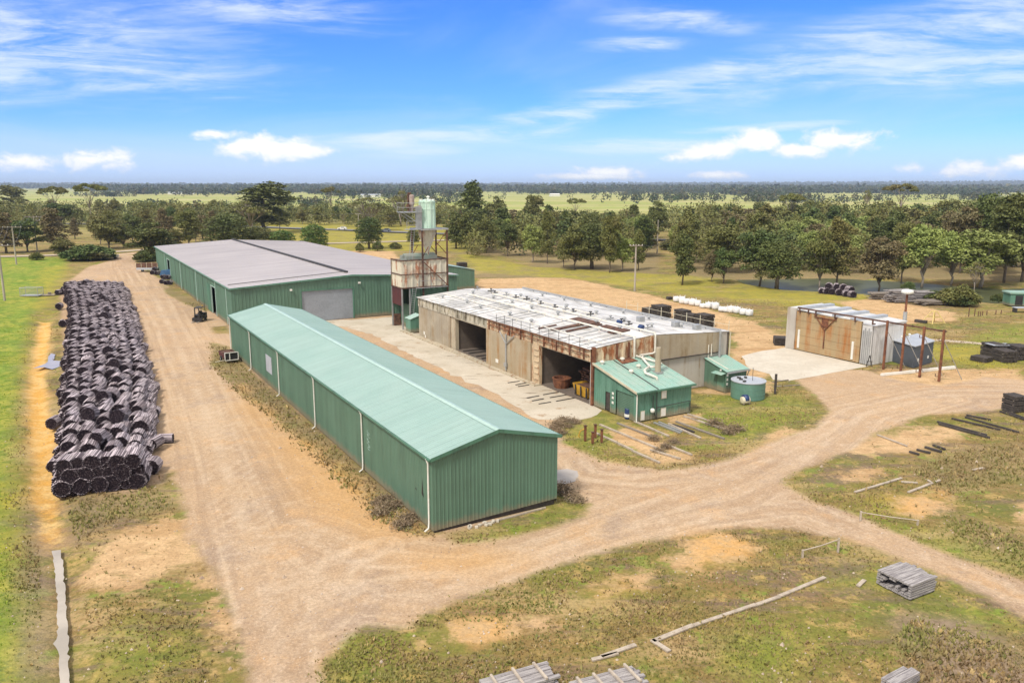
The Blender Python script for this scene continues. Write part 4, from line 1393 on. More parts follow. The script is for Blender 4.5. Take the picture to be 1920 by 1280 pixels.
for (v0, v1, z0, z1) in ((24.8, 25.25, .1, .95), (27.05, 27.65, .12, .92), (27.05, 27.65, 1.75, 2.5)):
    b = S(PV0, PU0)
    b.box(v0, v1, PU0 - .075, PU0 - .04, z0, z1)
    w = b.build('window', M['cream'], t)
    S(PV0, PU0).box(v0 + .05, v1 - .05, PU0 - .085, PU0 - .077, z0 + .05, z1 - .05).build('shutter', M['white'], w)
for (v0, z0) in ((PV0 - .07, .9), (PV0 - .07, 1.35), (PV0 - .07, 1.75)):
    S(PV0, PU0).box(v0 - .01, v0 + .02, 14.45, 14.72, z0, z0 + .22).build('notice', M['white'], t)
b = S(PV0, PU0)
b.tube([(26.1, PU0 - .12, 2.2), (26.1, PU0 - .12, 1.0), (26.35, PU0 - .12, .4)], .035, 6)
b.tube([(26.5, PU0 - .12, 2.5), (26.5, PU0 - .12, .1)], .04, 6)
b.tube([(26.5, PU0 - .12, 1.05), (30.4, PU0 - .12, 1.15), (30.4, PU0 - .12, .2)], .04, 6)
b.build('wall_pipe', M['dark'], t)
S(PV0, PU0).lathe((25.95, PU0 - .25, .75), [(.16, 0), (.2, .1), (.2, .25), (.1, .34)], 10).build('meter', M['white'], t)
zr = lambda u: zz0 + (zz1 - zz0) * (u - PU0 + .25) / (PU1 - PU0 + .4) + .05
b = S(PV0, PU0)
b.tube([(28.9, 14.0, zr(14) - .1), (28.9, 14.0, zr(14) + 2.35)], .27, 14, cap=False)
b.tube([(28.9, 14.0, zr(14) + 2.35), (28.9, 14.0, zr(14) + 2.36)], [.27, .2], 14)
c = b.build('chimney', M['concrete_wall'], t, smooth=True)
b = S(PV0, PU0)
b.box(28.55, 29.25, 13.62, 14.35, zr(14) - .15, zr(14) + .12)
b.build('flashing', M['steel'], c)
b = S(PV0, PU0)
b.tube([(29.9, 17.3, 4.2), (29.0, 16.4, zr(16.4) + .45), (28.4, 14.5, zr(14.5) + .4), (28.9, 14.3, zr(14.3) + .4)], .11, 8)
b.tube([(28.4, 14.6, zr(14.6) + .4), (27.5, 14.2, zr(14) + .35), (27.2, 13.7, zr(13.7) + .3), (27.5, 13.1, zr(13.1) + .25), (27.75, 12.8, zr(12.8) + .2), (27.75, 12.7, zr(12.7) - .05)], .12, 8)
b.tube([(29.1, 17.4, 4.25), (30.4, 15.2, zr(15.2) + .2)], .10, 8)
b.build('roof_pipe', M['pvc'], t, smooth=True)
for (vv, uu) in ((26.3, 14.6), (27.8, 15.4), (24.9, 17.1), (27.3, 17.2)):
    S(PV0, PU0).lathe((vv, uu, zr(uu) - .05), [(.14, 0), (.14, .2), (.24, .24), (.2, .36), (.05, .42)], 10).build('roof_cowl', M['pvc'], t)
S(PV0, PU0).plate((26.8, 16.5, zr(16.5) + .045), (28.8, 16.7, zr(16.7) + .045), (28.6, 17.55, zr(17.55) + .045), (26.9, 17.55, zr(17.55) + .045), .012).build('rust_patch', M['rust'], t)

# drums by the corner
for (x, y, m, nm, lab) in ((1177, 784, 'blue', 'drum', 'blue plastic drum with white band beside the boiler house corner'), (1187, 780, 'red', 'drum', 'faded red drum beside the blue drum')):
    X_, Y2 = G(x, y)
    t = empty(nm, (X_, Y2, 0), 0, lab, 'drum')
    MB().lathe((0, 0, 0), [(.27, 0), (.29, .03), (.29, .28), (.31, .30), (.29, .32), (.29, .58), (.31, .60), (.29, .62), (.29, .86), (.26, .9)], 14).build('drum_body', M[m], t)
    if m == 'blue': MB().lathe((0, 0, .18), [(.315, 0), (.315, .26)], 14).build('label_band', M['white'], t)

# ---- small green hut, tank, sprayer tank
t = site('small_hut', 38.35, 14.7, 'small green metal hut with sloping roof and side door beside the green water tank', 'hut')
HV0, HV1, HU0, HU1 = 38.35, 41.15, 14.75, 17.75
b = S(38.35, 14.7)
hz = lambda u: 2.12 + .78 * (u - HU0) / (HU1 - HU0)
b.ribbed((HV0, HU1, 0), (0, -1, 0), Zv, (-1, 0, 0), HU1 - HU0, [(0, 0, hz(HU1)), (HU1 - HU0, 0, hz(HU0))], .25, .025)
b.ribbed((HV0, HU0, 0), X, Zv, (0, -1, 0), HV1 - HV0, [(0, 0, hz(HU0)), (HV1 - HV0, 0, hz(HU0))], .25, .025)
b.ribbed((HV1, HU0, 0), Y_, Zv, (1, 0, 0), HU1 - HU0, [(0, 0, hz(HU0)), (HU1 - HU0, 0, hz(HU1))], .25, .025)
b.build('wall', M['green_wall'], t)
b = S(38.35, 14.7)
b.plate((HV0 - .15, HU0 - .2, hz(HU0) + .0), (HV1 + .15, HU0 - .2, hz(HU0) + .0), (HV1 + .15, HU1, hz(HU1) + .05), (HV0 - .15, HU1, hz(HU1) + .05), .05)
for k in range(10):
    vv = HV0 + k * .3
    b.plate((vv, HU0 - .2, hz(HU0) + .05), (vv + .04, HU0 - .2, hz(HU0) + .05), (vv + .04, HU1, hz(HU1) + .10), (vv, HU1, hz(HU1) + .10), .02)
b.build('roof', M['green_roof_d'], t)
S(38.35, 14.7).box(HV0 - .05, HV0 - .027, 14.95, 15.85, .05, 1.95).build('door', M['green_light'], t)
S(38.35, 14.7).lathe((HV0 - .12, 15.4, 2.1), [(.08, 0), (.11, .05), (.08, .16)], 8).build('lamp', M['white'], t)
for z_ in (.75, 1.2, 1.65):
    S(38.35, 14.7).box(HV0 + .05, HV0 + .25, HU0 - .05, HU0 - .027, z_, z_ + .26).build('notice', M['white'], t)
b = S(38.35, 14.7)
b.box(HV0 - .1, HV1 + .2, HU0 - .32, HU0 - .2, 1.98, 2.1)
b.tube([(HV1 + .1, HU0 - .25, 2.0), (HV1 + .05, HU0 - .1, 1.6), (HV1 + .05, HU0 - .1, 1.2)], .05, 6)
b.build('gutter', M['steel'], t)
S(38.35, 14.7).tube([(HV0 + .3, HU1 - .1, hz(HU1) + 1.4), (HV0 + .3, HU1 - .1, hz(HU1) + .1), (HV0 + .35, HU0 + .1, hz(HU0) + .2)], .05, 6).build('roof_pipe', M['pvc'], t)
S(38.35, 14.7).plate((HV0 - .1, 14.7, 1.98), (HV0 - .1, 16.1, 1.98), (HV0 - .75, 16.1, 1.86), (HV0 - .75, 14.7, 1.86), .03).build('door_awning', M['green_roof_d'], t)

cx, cy = G(1411, 752)
cy += 1.62
t = empty('water_tank', (cx, cy, 0), 0, 'round green water tank with pale concrete lid on the grass beside the small hut', 'tank')
MB().lathe((0, 0, 0), [(1.60, 0), (1.60, .5), (1.62, .52), (1.60, .54), (1.60, 1.05), (1.62, 1.07), (1.60, 1.09), (1.60, 1.62)], 40).build('tank_wall', M['tank_green'], t)
MB().lathe((0, 0, 1.62), [(1.66, 0), (1.66, .08), (1.5, .09), (1.45, .03)], 40).build('lid', M['slate_roof'], t)
b = MB()
for a, r_ in ((2.3, 1.05), (2.9, .7), (4.0, .9), (1.6, .9)):
    MB().obox((cos(a) * r_, sin(a) * r_, 1.73), (.35, .22, .12), a).build('lid_hatch', M['dark'], t)
MB().tube([(.35, -.1, 1.6), (.35, -.1, 2.9)], .025, 5).build('level_rod', M['dark'], t)

cx, cy = G(1397, 757)
t = empty('spray_tank', (cx, cy, 0), .3, 'small cream tank with black band lying in front of the green water tank', 'tank')
b = MB()
b.tube([(-.42, 0, .36), (-.36, 0, .36), (.36, 0, .36), (.42, 0, .36)], [.22, .36, .36, .22], 14)
b.build('tank_body', M['cream'], t, smooth=True)
b = MB()
b.tube([(-.2, .02, .5), (.2, .02, .5)], .40, 14)
b.build('black_band', M['blue'], t, smooth=True)
b = MB()
for a in (-.3, .3): b.box(a - .04, a + .04, -.3, .3, 0, .16)
b.build('cradle', M['timber'], t)

# ---- hopper tower
t = site('hopper_tower', 24.2, 63.5, 'tall rusty sawdust hopper tower with pale green silo and ladders beside the warehouse', 'hopper')
TV0, TV1, TU0, TU1 = 24.2, 31.4, 63.5, 67.3
O_ = (24.2, 63.5)
b = S(*O_)
b.ribbed((TV0 + .15, TU1, 0), (0, -1, 0), Zv, (-1, 0, 0), TU1 - TU0, [(0, 5.9, 9.7), (TU1 - TU0, 5.9, 9.7)], .62, .07)
b.ribbed((TV0 + .1, TU0, 0), X, Zv, (0, -1, 0), TV1 - TV0 - .1, [(0, 5.9, 9.7), (TV1 - TV0 - .1, 5.9, 9.7)], .9, .09)
b.ribbed((TV1, TU0, 0), Y_, Zv, (1, 0, 0), TU1 - TU0, [(0, 5.9, 9.7), (TU1 - TU0, 5.9, 9.7)], .9, .09)
b.ribbed((TV1, TU1, 0), (-1, 0, 0), Zv, (0, 1, 0), TV1 - TV0, [(0, 5.9, 9.7), (TV1 - TV0, 5.9, 9.7)], .9, .09)
b.build('hopper_bin', M['bin'], t)
b = S(*O_)
for z_, th in ((5.78, .16), (7.7, .12), (9.66, .16)):
    b.box(TV0 - .02, TV1 + .12, TU0 - .2, TU0 - .1, z_, z_ + th)
    b.box(TV0 - .02, TV0 + .06, TU0 - .1, TU1, z_, z_ + th)
    b.box(TV1 + .10, TV1 + .18, TU0 - .1, TU1, z_, z_ + th)
b.build('bin_frame', M['rustdark'], t)
b = S(*O_)
b.box(TV0 + .3, TV1 - .1, TU0 + .2, TU1 - .2, 9.2, 9.5)
b.build('bin_cover', M['timber_d'], t)
b = S(*O_)
b.box(TV0 + 1.2, TV1 - 1.2, TU0 + .8, TU1 - .6, 9.5, 10.25)
b.tube([(TV0 + 1.2, TU0 + 1.8, 10.2), (TV1 - 1.2, TU0 + 1.8, 10.2)], .38, 10)
b.build('screw_conveyor', simple('dull_green_steel', (.22, .30, .26), (.30, .30, .26), 1.2, .6), t)
b = S(*O_)
b.ribbed((TV0 + 1.3, TU0 + .1, 0), X, Zv, (0, -1, 0), TV1 - TV0 - 1.3, [(0, .55, 5.78), (TV1 - TV0 - 1.3, .55, 5.78)], .4, .03)
b.ribbed((TV1, TU0 + .1, 0), Y_, Zv, (1, 0, 0), TU1 - TU0, [(0, .1, 5.78), (TU1 - TU0, .1, 5.78)], .4, .03)
b.ribbed((TV1, TU1, 0), (-1, 0, 0), Zv, (0, 1, 0), TV1 - TV0, [(0, .1, 5.78), (TV1 - TV0, .1, 5.78)], .4, .03)
b.ribbed((TV0 + 1.3, TU1, 0), (0, -1, 0), Zv, (-1, 0, 0), TU1 - TU0, [(0, .1, 3.4), (TU1 - TU0, .1, 3.4)], .4, .03)
b.build('base_wall', M['green_wall'], t)
S(*O_).box(TV0 + .1, TV0 + .16, TU0 + .05, TU1, 3.3, 5.75).build('side_panel', M['maroon'], t)
S(*O_).box(TV0 + .2, TV0 + 1.2, TU1 - .4, TU1 - .1, 0, 1.7).build('base_plinth', M['rustdark'], t)
for (vv, uu) in ((TV0 + .1, TU0), (TV0 + .1, TU1), (TV0 + 1.25, TU0 - .02), (TV1, TU0)):
    S(*O_).box(vv - .09, vv + .09, uu - .09, uu + .09, 0, 5.78).build('leg', M['steel'], t)
for (vv, uu, z0) in ((27.45, TU0 - .28, 3.0), (31.3, TU0 - .28, 5.0), (27.45, TU1 - .3, 9.7), (31.3, TU1 - .3, 9.7)):
    S(*O_).box(vv - .1, vv + .1, uu - .1, uu + .1, z0, 14.0).build('frame_post', M['rustdark'], t)
S(*O_).tube([(27.6, TU0 - .4, 9.4), (31.3, TU0 - .4, 5.9)], .07, 6).build('brace', M['rust'], t)
for (a, c) in (((29.4, 11.4), (31.3, 13.7)), ((29.4, 12.4), (31.3, 10.4)), ((27.5, 10.2), (28.4, 11.6))):
    S(*O_).tube([(a[0], TU0 - .25, a[1]), (c[0], TU0 - .25, c[1])], .055, 6).build('brace', M['rust'], t)
    S(*O_).tube([(a[0], TU1 - .3, a[1]), (c[0], TU1 - .3, c[1])], .055, 6).build('brace', M['rust'], t)
b = S(*O_)
b.box(27.2, 31.5, TU0 - .4, TU0 - .2, 13.9, 14.12)
b.box(27.2, 31.5, TU1 - .4, TU1 - .2, 13.9, 14.12)
b.box(27.2, 27.4, TU0 - .2, TU1 - .4, 13.9, 14.12)
b.box(31.3, 31.5, TU0 - .2, TU1 - .4, 13.9, 14.12)
b.box(27.4, 31.3, TU0 - .2, TU1 - .4, 13.98, 14.05)
b.build('platform', M['steel'], t)
b = S(*O_)
b.lathe((29.1, 65.2, 0), [(.35, 10.2), (.35, 10.9), (1.35, 13.2), (1.35, 13.95)], 4)
b.build('cone_hopper', M['bin'], t)
b = S(*O_)
n = 20
b.lathe((29.12, 65.1, 0), [(1.12, 14.1), (1.12, 16.7), (1.17, 16.72), (1.17, 16.9), (1.12, 16.92), (1.12, 17.7), (1.19, 17.72), (1.19, 17.95), (1.05, 18.0), (.6, 18.15), (.1, 18.2)], 24)
for k in range(12):
    a = 2 * pi * k / 12
    b.obox((29.12 + 1.15 * cos(a), 65.1 + 1.15 * sin(a), 15.9), (.09, .09, 3.6), a)
s_ = b.build('silo', M['silo'], t)
b = S(*O_)
for k in range(9):
    a = 2 * pi * k / 9
    b.obox((29.12 + 0.95 * cos(a), 65.1 + 0.95 * sin(a), 18.12), (.3, .16, .16), a)
b.lathe((29.3, 65.1, 18.1), [(.18, 0), (.18, .35), (.3, .4), (.1, .55)], 8)
b.build('roof_fitting', M['white'], s_)
b = S(*O_)
b.box(27.0, 27.9, 64.2, 64.45, 14.1, 17.2)
b.tube([(27.15, 64.3, 14.1), (27.15, 64.3, 17.0)], .16, 8)
b.tube([(27.55, 64.6, 14.1), (27.55, 64.6, 16.6), (28.0, 64.9, 17.0)], .15, 8)
b.build('duct', M['steel'], t)
b = S(*O_)
b.box(24.9, 27.8, 63.8, 66.2, 16.35, 16.45)
rail(b, [(24.95, 63.85, 16.45), (26.3, 63.85, 16.45), (27.6, 63.85, 16.45)], 1.25, .035)
rail(b, [(24.95, 66.1, 16.45), (24.95, 63.85, 16.45)], 1.25, .035)
b.tube([(25.0, 64.0, 16.35), (27.2, 64.0, 14.9)], .05, 6)
b.tube([(25.0, 66.0, 16.35), (27.2, 66.0, 14.9)], .05, 6)
b.build('fan_platform', M['steel'], t)
b = S(*O_)
b.lathe((26.55, 64.8, 0), [(.30, 16.5), (.30, 17.2), (.46, 17.5), (.46, 18.7), (.3, 18.85)], 14)
b.tube([(26.55, 64.8, 17.0), (27.4, 64.8, 16.9), (27.9, 64.9, 17.2)], .2, 8)
b.build('cyclone', simple('pinkish_grey_steel', (.42, .34, .31), (.30, .22, .20), 2, .7), t)
b = S(*O_)
b.tube([(26.0, 64.6, 16.5), (26.0, 64.6, 18.9)], .12, 8)
b.obox((26.0, 64.6, 17.2), (.5, .4, .5))
b.obox((26.25, 64.7, 19.0), (.4, .3, .3))
b.build('fan_motor', M['rustdark'], t)
b = S(*O_)
ladder(b, (25.0, 62.7, 0), (26.0, 62.95, 5.9), .55, X)
b.build('ladder', M['steel'], t, label='lower ladder standing on the concrete')
b = S(*O_)
ladder(b, (25.75, 63.6, 9.8), (26.3, 63.7, 14.1), .5, X)
b.build('ladder', M['steel'], t, label='upper ladder to the platform')
b = S(*O_)
rail(b, [(25.2, 63.3, 14.1), (26.9, 63.3, 14.1)], 1.1, .03)
b.box(25.2, 27.2, 63.2, 64.4, 14.0, 14.08)
rail(b, [(26.6, 62.9, 5.9), (28.6, 62.9, 5.9), (30.6, 62.9, 5.9)], .9, .03, False)
b.box(26.3, 31.2, 62.85, 63.4, 5.74, 5.82)
b.build('landing', M['steel'], t)
# green wheelie skip between tower and kiln
xx, yy = G(776, 622)
t = empty('skip_box', (xx, yy, 0), YAW, 'pale green metal skip with sloping lid standing against the far end of the kiln', 'skip')
b = MB()
b.add([(-.8, -.8, .1), (.7, -.8, .1), (.7, .9, .1), (-.8, .9, .1), (-.8, -.8, 1.9), (.7, -.8, 2.4), (.7, .9, 2.4), (-.8, .9, 1.9)],
      [(0, 3, 2, 1), (4, 5, 6, 7), (0, 1, 5, 4), (1, 2, 6, 5), (2, 3, 7, 6), (3, 0, 4, 7)])
b.build('skip_body', M['green_light'], t)
MB().plate((-.9, -.9, 1.92), (.75, -.9, 2.46), (.75, 1.0, 2.46), (-.9, 1.0, 1.92), .05).build('lid', M['green_cap'], t)

# ---- right-hand kiln with overhead rail
t = site('small_kiln', 61.5, 15.4, 'separate small concrete kiln with rusty door and long overhead rail beside the pale pad', 'kiln')
RV0, RV1, RU0, RU1 = 61.6, 67.7, 15.4, 27.3
O_ = (61.5, 15.4)
b = S(*O_)
b.box(RV0, RV1, 26.1, RU1, 0, 5.05)
b.box(RV0 - .25, RV0 + .3, 25.95, RU1, 0, 5.15)
b.build('concrete_pillar', M['concrete_pale'], t)
b = S(*O_)
b.ribbed((RV0, RU0, 0), X, Zv, (0, -1, 0), RV1 - RV0, [(0, 0, 4.45), (RV1 - RV0, 0, 4.55)], .35, .02)
b.ribbed((RV1, RU0, 0), Y_, Zv, (1, 0, 0), RU1 - RU0, [(0, 0, 4.55), (RU1 - RU0, 0, 5.0)], .6, .05)
b.ribbed((RV1, RU1, 0), (-1, 0, 0), Zv, (0, 1, 0), RV1 - RV0, [(0, 0, 5.0), (RV1 - RV0, 0, 5.0)], .6, .05)
b.box(RV0 - .05, RV0 + .3, RU0, 16.7, 0, 4.5)
b.build('wall', M['white_wall'], t)
b = S(*O_)
for k in range(5):
    b.box(RV0 - .14, RV0 - .05, RU0 + .08 + k * .24, RU0 + .2 + k * .24, .1, 3.9 + (k % 2) * .3)
b.build('steel_strip', M['steel'], t)
b = S(*O_)
zb = [.05, .95, 1.9, 2.85, 3.75, 4.85]
for a, c in zip(zb[:-1], zb[1:]):
    b.box(RV0 - .2, RV0 + .1, 16.75, 25.9, a + .02, c - .015)
b.box(RV0 - .17, RV0 + .1, 16.75, 25.9, .05, 4.8)
d = b.build('kiln_door', stained('orange_rusted_door', (.42, .31, .17), (.36, .13, .025), (.36, .27, .15), (.44, .62), hscale=.45, second=(.46, .38, .25)), t)
b = S(*O_)
b.tube([(RV0 - .32, 23.2, 4.9), (RV0 - .32, 21.6, 3.1), (RV0 - .32, 20.0, 4.9)], .07, 6)
b.tube([(RV0 - .32, 23.2, 4.55), (RV0 - .32, 20.0, 4.55)], .06, 6)
b.tube([(RV0 - .30, 21.6, 3.2), (RV0 - .30, 21.6, .9)], .08, 6)
b.box(RV0 - .27, RV0 - .20, 21.2, 22.1, 3.4, 4.5)
b.build('lifting_frame', M['rust'], d)
b = S(*O_)
b.box(RV0 - .3, RV0 - .2, 25.2, 25.45, .3, 2.6)
b.box(RV0 - .3, RV0 - .2, 17.5, 17.75, .3, 2.4)
b.build('door_handle', M['white'], d)
b = S(*O_)
zrk = lambda u: 4.5 + .55 * (u - RU0) / (RU1 - RU0)
b.plate((RV0 - .05, RU0 - .1, zrk(RU0)), (RV1 + .1, RU0 - .1, zrk(RU0) + .05), (RV1 + .1, RU1 + .1, zrk(RU1) + .05), (RV0 - .05, RU1 + .1, zrk(RU1)), .08)
b.build('roof', M['white_wall'], t)
b = S(*O_)
for k in range(4):
    uu = RU0 + 2.4 + k * 2.5
    b.box(RV0 + .1, RV1, uu, uu + .7, zrk(uu) + .05, zrk(uu) + .42)
b.build('roof_beam', M['slate_roof'], t)
b = S(*O_)
b.box(RV0 - .5, RV0 - .38, 6.7, 25.6, 5.25, 5.42)
b.build('overhead_rail', M['rustdark'], t)
b = S(*O_)
for uu in (25.3, 22.9, 20.2, 17.5, 15.2, 24.0):
    b.box(RV0 - .50, RV0 - .36, uu - .06, uu + .06, 4.75, 5.25)
    b.box(RV0 - .38, RV0 + .05, uu - .05, uu + .05, 4.75, 4.88)
b.build('rail_hanger', M['rustdark'], t)
for i, uu in enumerate((13.4, 11.3, 9.1, 6.95)):
    b = S(*O_)
    b.box(RV0 - .53, RV0 - .33, uu - .1, uu + .1, 0, 5.5)
    p = b.build('post', M['rust'], t)
    b = S(*O_)
    b.tube([(RV0 - .4, uu - .12, 4.3), (RV0 + 2.2, uu - .9, .05)], .045, 6)
    b.build('stay', M['steel'], p)
    b = S(*O_)
    for z_ in ((4.3, .5) if i > 1 else (.5,)):
        b.tube([(RV0 - .45, uu + .1, z_), (RV0 - .5, uu + .4, z_ - .05), (RV0 - .5, uu + .4, z_ + .25)], .05, 6)
    b.build('hook', M['rustdark'], p)
b = S(*O_)
b.tube([(RV1 + .4, RU0 + .5, 1.5), (RV1 + .4, RU0 + .5, 5.6)], .22, 10)
f = b.build('flue', M['steel'], t)
S(*O_).tube([(RV1 + .4, RU0 + .5, 5.6), (RV1 + .4, RU0 + .5, 7.7)], .13, 8).build('flue_pipe', M['rust'], f)
S(*O_).lathe((RV1 + .4, RU0 + .5, 7.65), [(.1, 0), (.62, .12), (.70, .3), (.62, .5), (.3, .58)], 14).build('cowl', M['white'], f, smooth=True)
b = S(*O_)
b.tube([(RV0 - .9, 15.2, 0), (RV0 - .7, 15.0, 1.3)], .05, 5)
b.tube([(RV0 - .4, 14.8, 0), (RV0 - .7, 15.0, 1.3)], .05, 5)
b.tube([(RV0 - .9, 15.2, .6), (RV0 - .4, 14.8, .6)], .04, 5)
b.build('trestle', M['dark'], t)

# slate enclosure beside the small kiln
Pn = [G(1672, 677), G(1712, 690), G(1747, 679), G(1716, 664)]
t = empty('slate_shed', (Pn[1][0], Pn[1][1], 0), 0, 'slate blue flat roofed enclosure beside the small kiln behind the rusty posts', 'enclosure')
b = MB((Pn[1][0], Pn[1][1], 0))
b.poly(Pn, 0, 2.45)
b.build('wall', M['slate'], t)
cxx, cyy = sum(p[0] for p in Pn) / 4, sum(p[1] for p in Pn) / 4
b = MB((Pn[1][0], Pn[1][1], 0))
b.poly([(cxx + (p[0] - cxx) * 1.06, cyy + (p[1] - cyy) * 1.06) for p in Pn], 2.453, 2.55)
b.build('roof', M['slate_roof'], t)
b = MB((Pn[1][0], Pn[1][1], 0))
for k in (0.25, .6):
    b.lathe((Pn[0][0] + (Pn[3][0] - Pn[0][0]) * k, Pn[0][1] + (Pn[3][1] - Pn[0][1]) * k - .3, 2.5), [(.1, 0), (.1, .25), (.2, .3), (.05, .42)], 8)
b.build('roof_cowl', M['white'], t)
b = MB((Pn[1][0], Pn[1][1], 0))
for k in (.22, .75):
    px, py = Pn[1][0] + (Pn[2][0] - Pn[1][0]) * k, Pn[1][1] + (Pn[2][1] - Pn[1][1]) * k
    b.obox((px, py - .03, .8), (.25, .06, .32), math.atan2(Pn[2][1] - Pn[1][1], Pn[2][0] - Pn[1][0]))
b.build('notice', M['white'], t)
# ------------------------------------------------------------------ loose objects
def PR(P):
    d = np.array(P, float) - np.array([0, 0, CAM_H])
    z = d @ _F
    return 960 + FPX * (d @ _R) / z, 640 - FPX * (d @ _U) / z


def height_at(x, yb, yt):
    X_, Y2 = G(x, yb)
    lo, hi = 0.0, 45.0
    for _ in range(30):
        m = (lo + hi) / 2
        if PR((X_, Y2, m))[1] > yt: lo = m
        else: hi = m
    return lo


def hill_z(x, y):
    R1 = math.hypot(x, y)
    if y <= 0: return 0
    return max(0, min(1, (R1 - 5500) / 5000)) ** 1.3 * (18 + 34 * max(0, min(1, (x / max(y, 1) + .35)))) - .05


# ---- bundles of posts
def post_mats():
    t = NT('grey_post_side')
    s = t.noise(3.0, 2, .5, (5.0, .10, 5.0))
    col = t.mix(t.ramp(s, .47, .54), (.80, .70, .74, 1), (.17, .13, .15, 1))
    ge = t.n.new('ShaderNodeNewGeometry')      # top light painted in: streaks stay pale facing up, near-black elsewhere
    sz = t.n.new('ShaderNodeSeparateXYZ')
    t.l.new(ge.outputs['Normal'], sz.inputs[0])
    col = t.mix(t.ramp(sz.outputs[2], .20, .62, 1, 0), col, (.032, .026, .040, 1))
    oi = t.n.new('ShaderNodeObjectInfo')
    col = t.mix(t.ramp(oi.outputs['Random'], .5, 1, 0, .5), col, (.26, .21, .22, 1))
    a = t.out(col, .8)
    b = simple('tarred_post_end', (.016, .012, .018), (.105, .078, .088), 11, .95, lo=.50, hi=.62, spec=.1)
    return a, b


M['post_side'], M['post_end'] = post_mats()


def bundle(seed, R0=.57, Ln=1.75, pr=.044):
    r = random.Random(seed)
    mb = MB()
    rows = int(R0 / (pr * 1.74)) + 1
    mb.mi = 1
    mb.tube([(0, -Ln / 2 + .05, 0), (0, Ln / 2 - .05, 0)], R0 - pr * 2.2, 16)
    for j in range(-rows, rows + 1):
        for i in range(-rows - 3, rows + 4):
            px = i * pr * 2 + (pr if j % 2 else 0)
            pz = j * pr * 1.74
            if math.hypot(px, pz) > R0 - pr * .6: continue
            px += r.uniform(-.012, .012)
            pz += r.uniform(-.012, .012)
            y0, y1 = -Ln / 2 + r.uniform(-.035, .035), Ln / 2 + r.uniform(-.035, .035)
            q = pr * r.uniform(.86, 1.02)
            n = 6
            vs = [(px + q * cos(2 * pi * k / n), y0, pz + q * sin(2 * pi * k / n)) for k in range(n)] + [(px + q * cos(2 * pi * k / n), y1, pz + q * sin(2 * pi * k / n)) for k in range(n)]
            if math.hypot(px, pz) > R0 - pr * 2.9:
                mb.mi = 0
                mb.add(vs, [(k, n + k, n + (k + 1) % n, (k + 1) % n) for k in range(n)])
                mb.mi = 1
                mb.add(vs, [tuple(range(n)), tuple(range(2 * n - 1, n - 1, -1))])
            else:
                mb.mi = 1
                mb.add(vs, [tuple(range(n)), tuple(range(2 * n - 1, n - 1, -1))])
    return mb


bund_protos = []
for k in range(5):
    mb = bundle(20 + k, [.60, .56, .63, .53, .58][k], [1.25, 1.35, 1.15, 1.4, 1.2][k])
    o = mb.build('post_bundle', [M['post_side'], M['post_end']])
    mb = bundle(20 + k, [.60, .56, .63, .53, .58][k], [1.25, 1.35, 1.15, 1.4, 1.2][k], .085)
    bund_protos.append((o.data, o, mb))
BLAB = 'round bundle of grey posts with dark ends in the long heap beside the gravel road'
BGRP = 'bundles of posts heaped in the long row'
rb = random.Random(42)
Lp = [G(*p) for p in ((106, 930), (112, 822), (122, 720), (130, 620), (132, 575), (118, 545))]
Rp = [G(*p) for p in ((292, 912), (300, 822), (292, 720), (262, 620), (245, 575), (238, 545))]


def along(pts, s):
    d = [0]
    for a, c in zip(pts[:-1], pts[1:]): d.append(d[-1] + math.hypot(c[0] - a[0], c[1] - a[1]))
    x = s * d[-1]
    for i in range(len(pts) - 1):
        if x <= d[i + 1] + 1e-6:
            k = (x - d[i]) / (d[i + 1] - d[i])
            return Vector((pts[i][0] + (pts[i + 1][0] - pts[i][0]) * k, pts[i][1] + (pts[i + 1][1] - pts[i][1]) * k))
    return Vector(pts[-1])


spots, hidden = [], []
NR = 60
for i in range(NR):
    s = (i + .35) / NR
    a, c = along(Lp, s), along(Rp, s)
    c = c - (c - a).normalized() * .5      # the outline on the road side was read at bundle height
    Wd = (c - a).length
    cr = (c - a).normalized()
    ax = Vector((-cr.y, cr.x))
    n0 = max(5, int(round(Wd / 1.12)))
    for dd_ in (0, .95):
        for k in range(n0):                     # bottom layer, all but hidden
            p = a + cr * (.5 + (Wd - 1.0) * k / (n0 - 1) + (rb.uniform(-.45, .35) if k == n0 - 1 else (rb.uniform(-.4, .3) if k == 0 else 0))) + ax * (dd_ + rb.uniform(-.3, .3))
            (spots if (i == 0 and dd_ == 0) or (k == n0 - 1 and dd_ == 0) else hidden).append((i, p, .54, cr, 0))
    if i == 0:                               # the near end is a solid wall of bundles
        for z_, m_, sh in ((.50, 7, 0), (1.25, 7, .3), (1.95, 6, .6)):
            for k in range(m_):
                spots.append((0, a + cr * (.5 + sh * .5 + (Wd - 1.0 - sh) * k / (m_ - 1) + rb.uniform(-.1, .1)) + ax * rb.uniform(-.12, .05), z_ + rb.uniform(-.06, .06), cr, 0))
    n1 = n0 - 1
    for k in range(n1):                     # upper layer
        e = 1 - abs(2 * k / max(1, n1 - 1) - 1)
        p = a + cr * (.95 + (Wd - 1.9) * k / max(1, n1 - 1) + rb.uniform(-.2, .2)) + ax * (rb.uniform(-.42, .42) if i else -.1)
        spots.append((i, p, 1.22 + .28 * min(1, e * 2.5) + rb.uniform(-.12, .20), cr, rb.uniform(-.07, .07)))
    if rb.random() < .22:
        q = rb.uniform(.3, .7)
        spots.append((i, a + cr * Wd * q + ax * rb.uniform(-.5, 1.2), 2.1 + rb.uniform(-.1, .12), cr, rb.uniform(-.1, .3)))
spots.sort(key=lambda q: q[1].y)
spots = spots[:298] + spots[298:] + hidden
stuffv = MB()
stuffv_ = []
first = [True] * 5
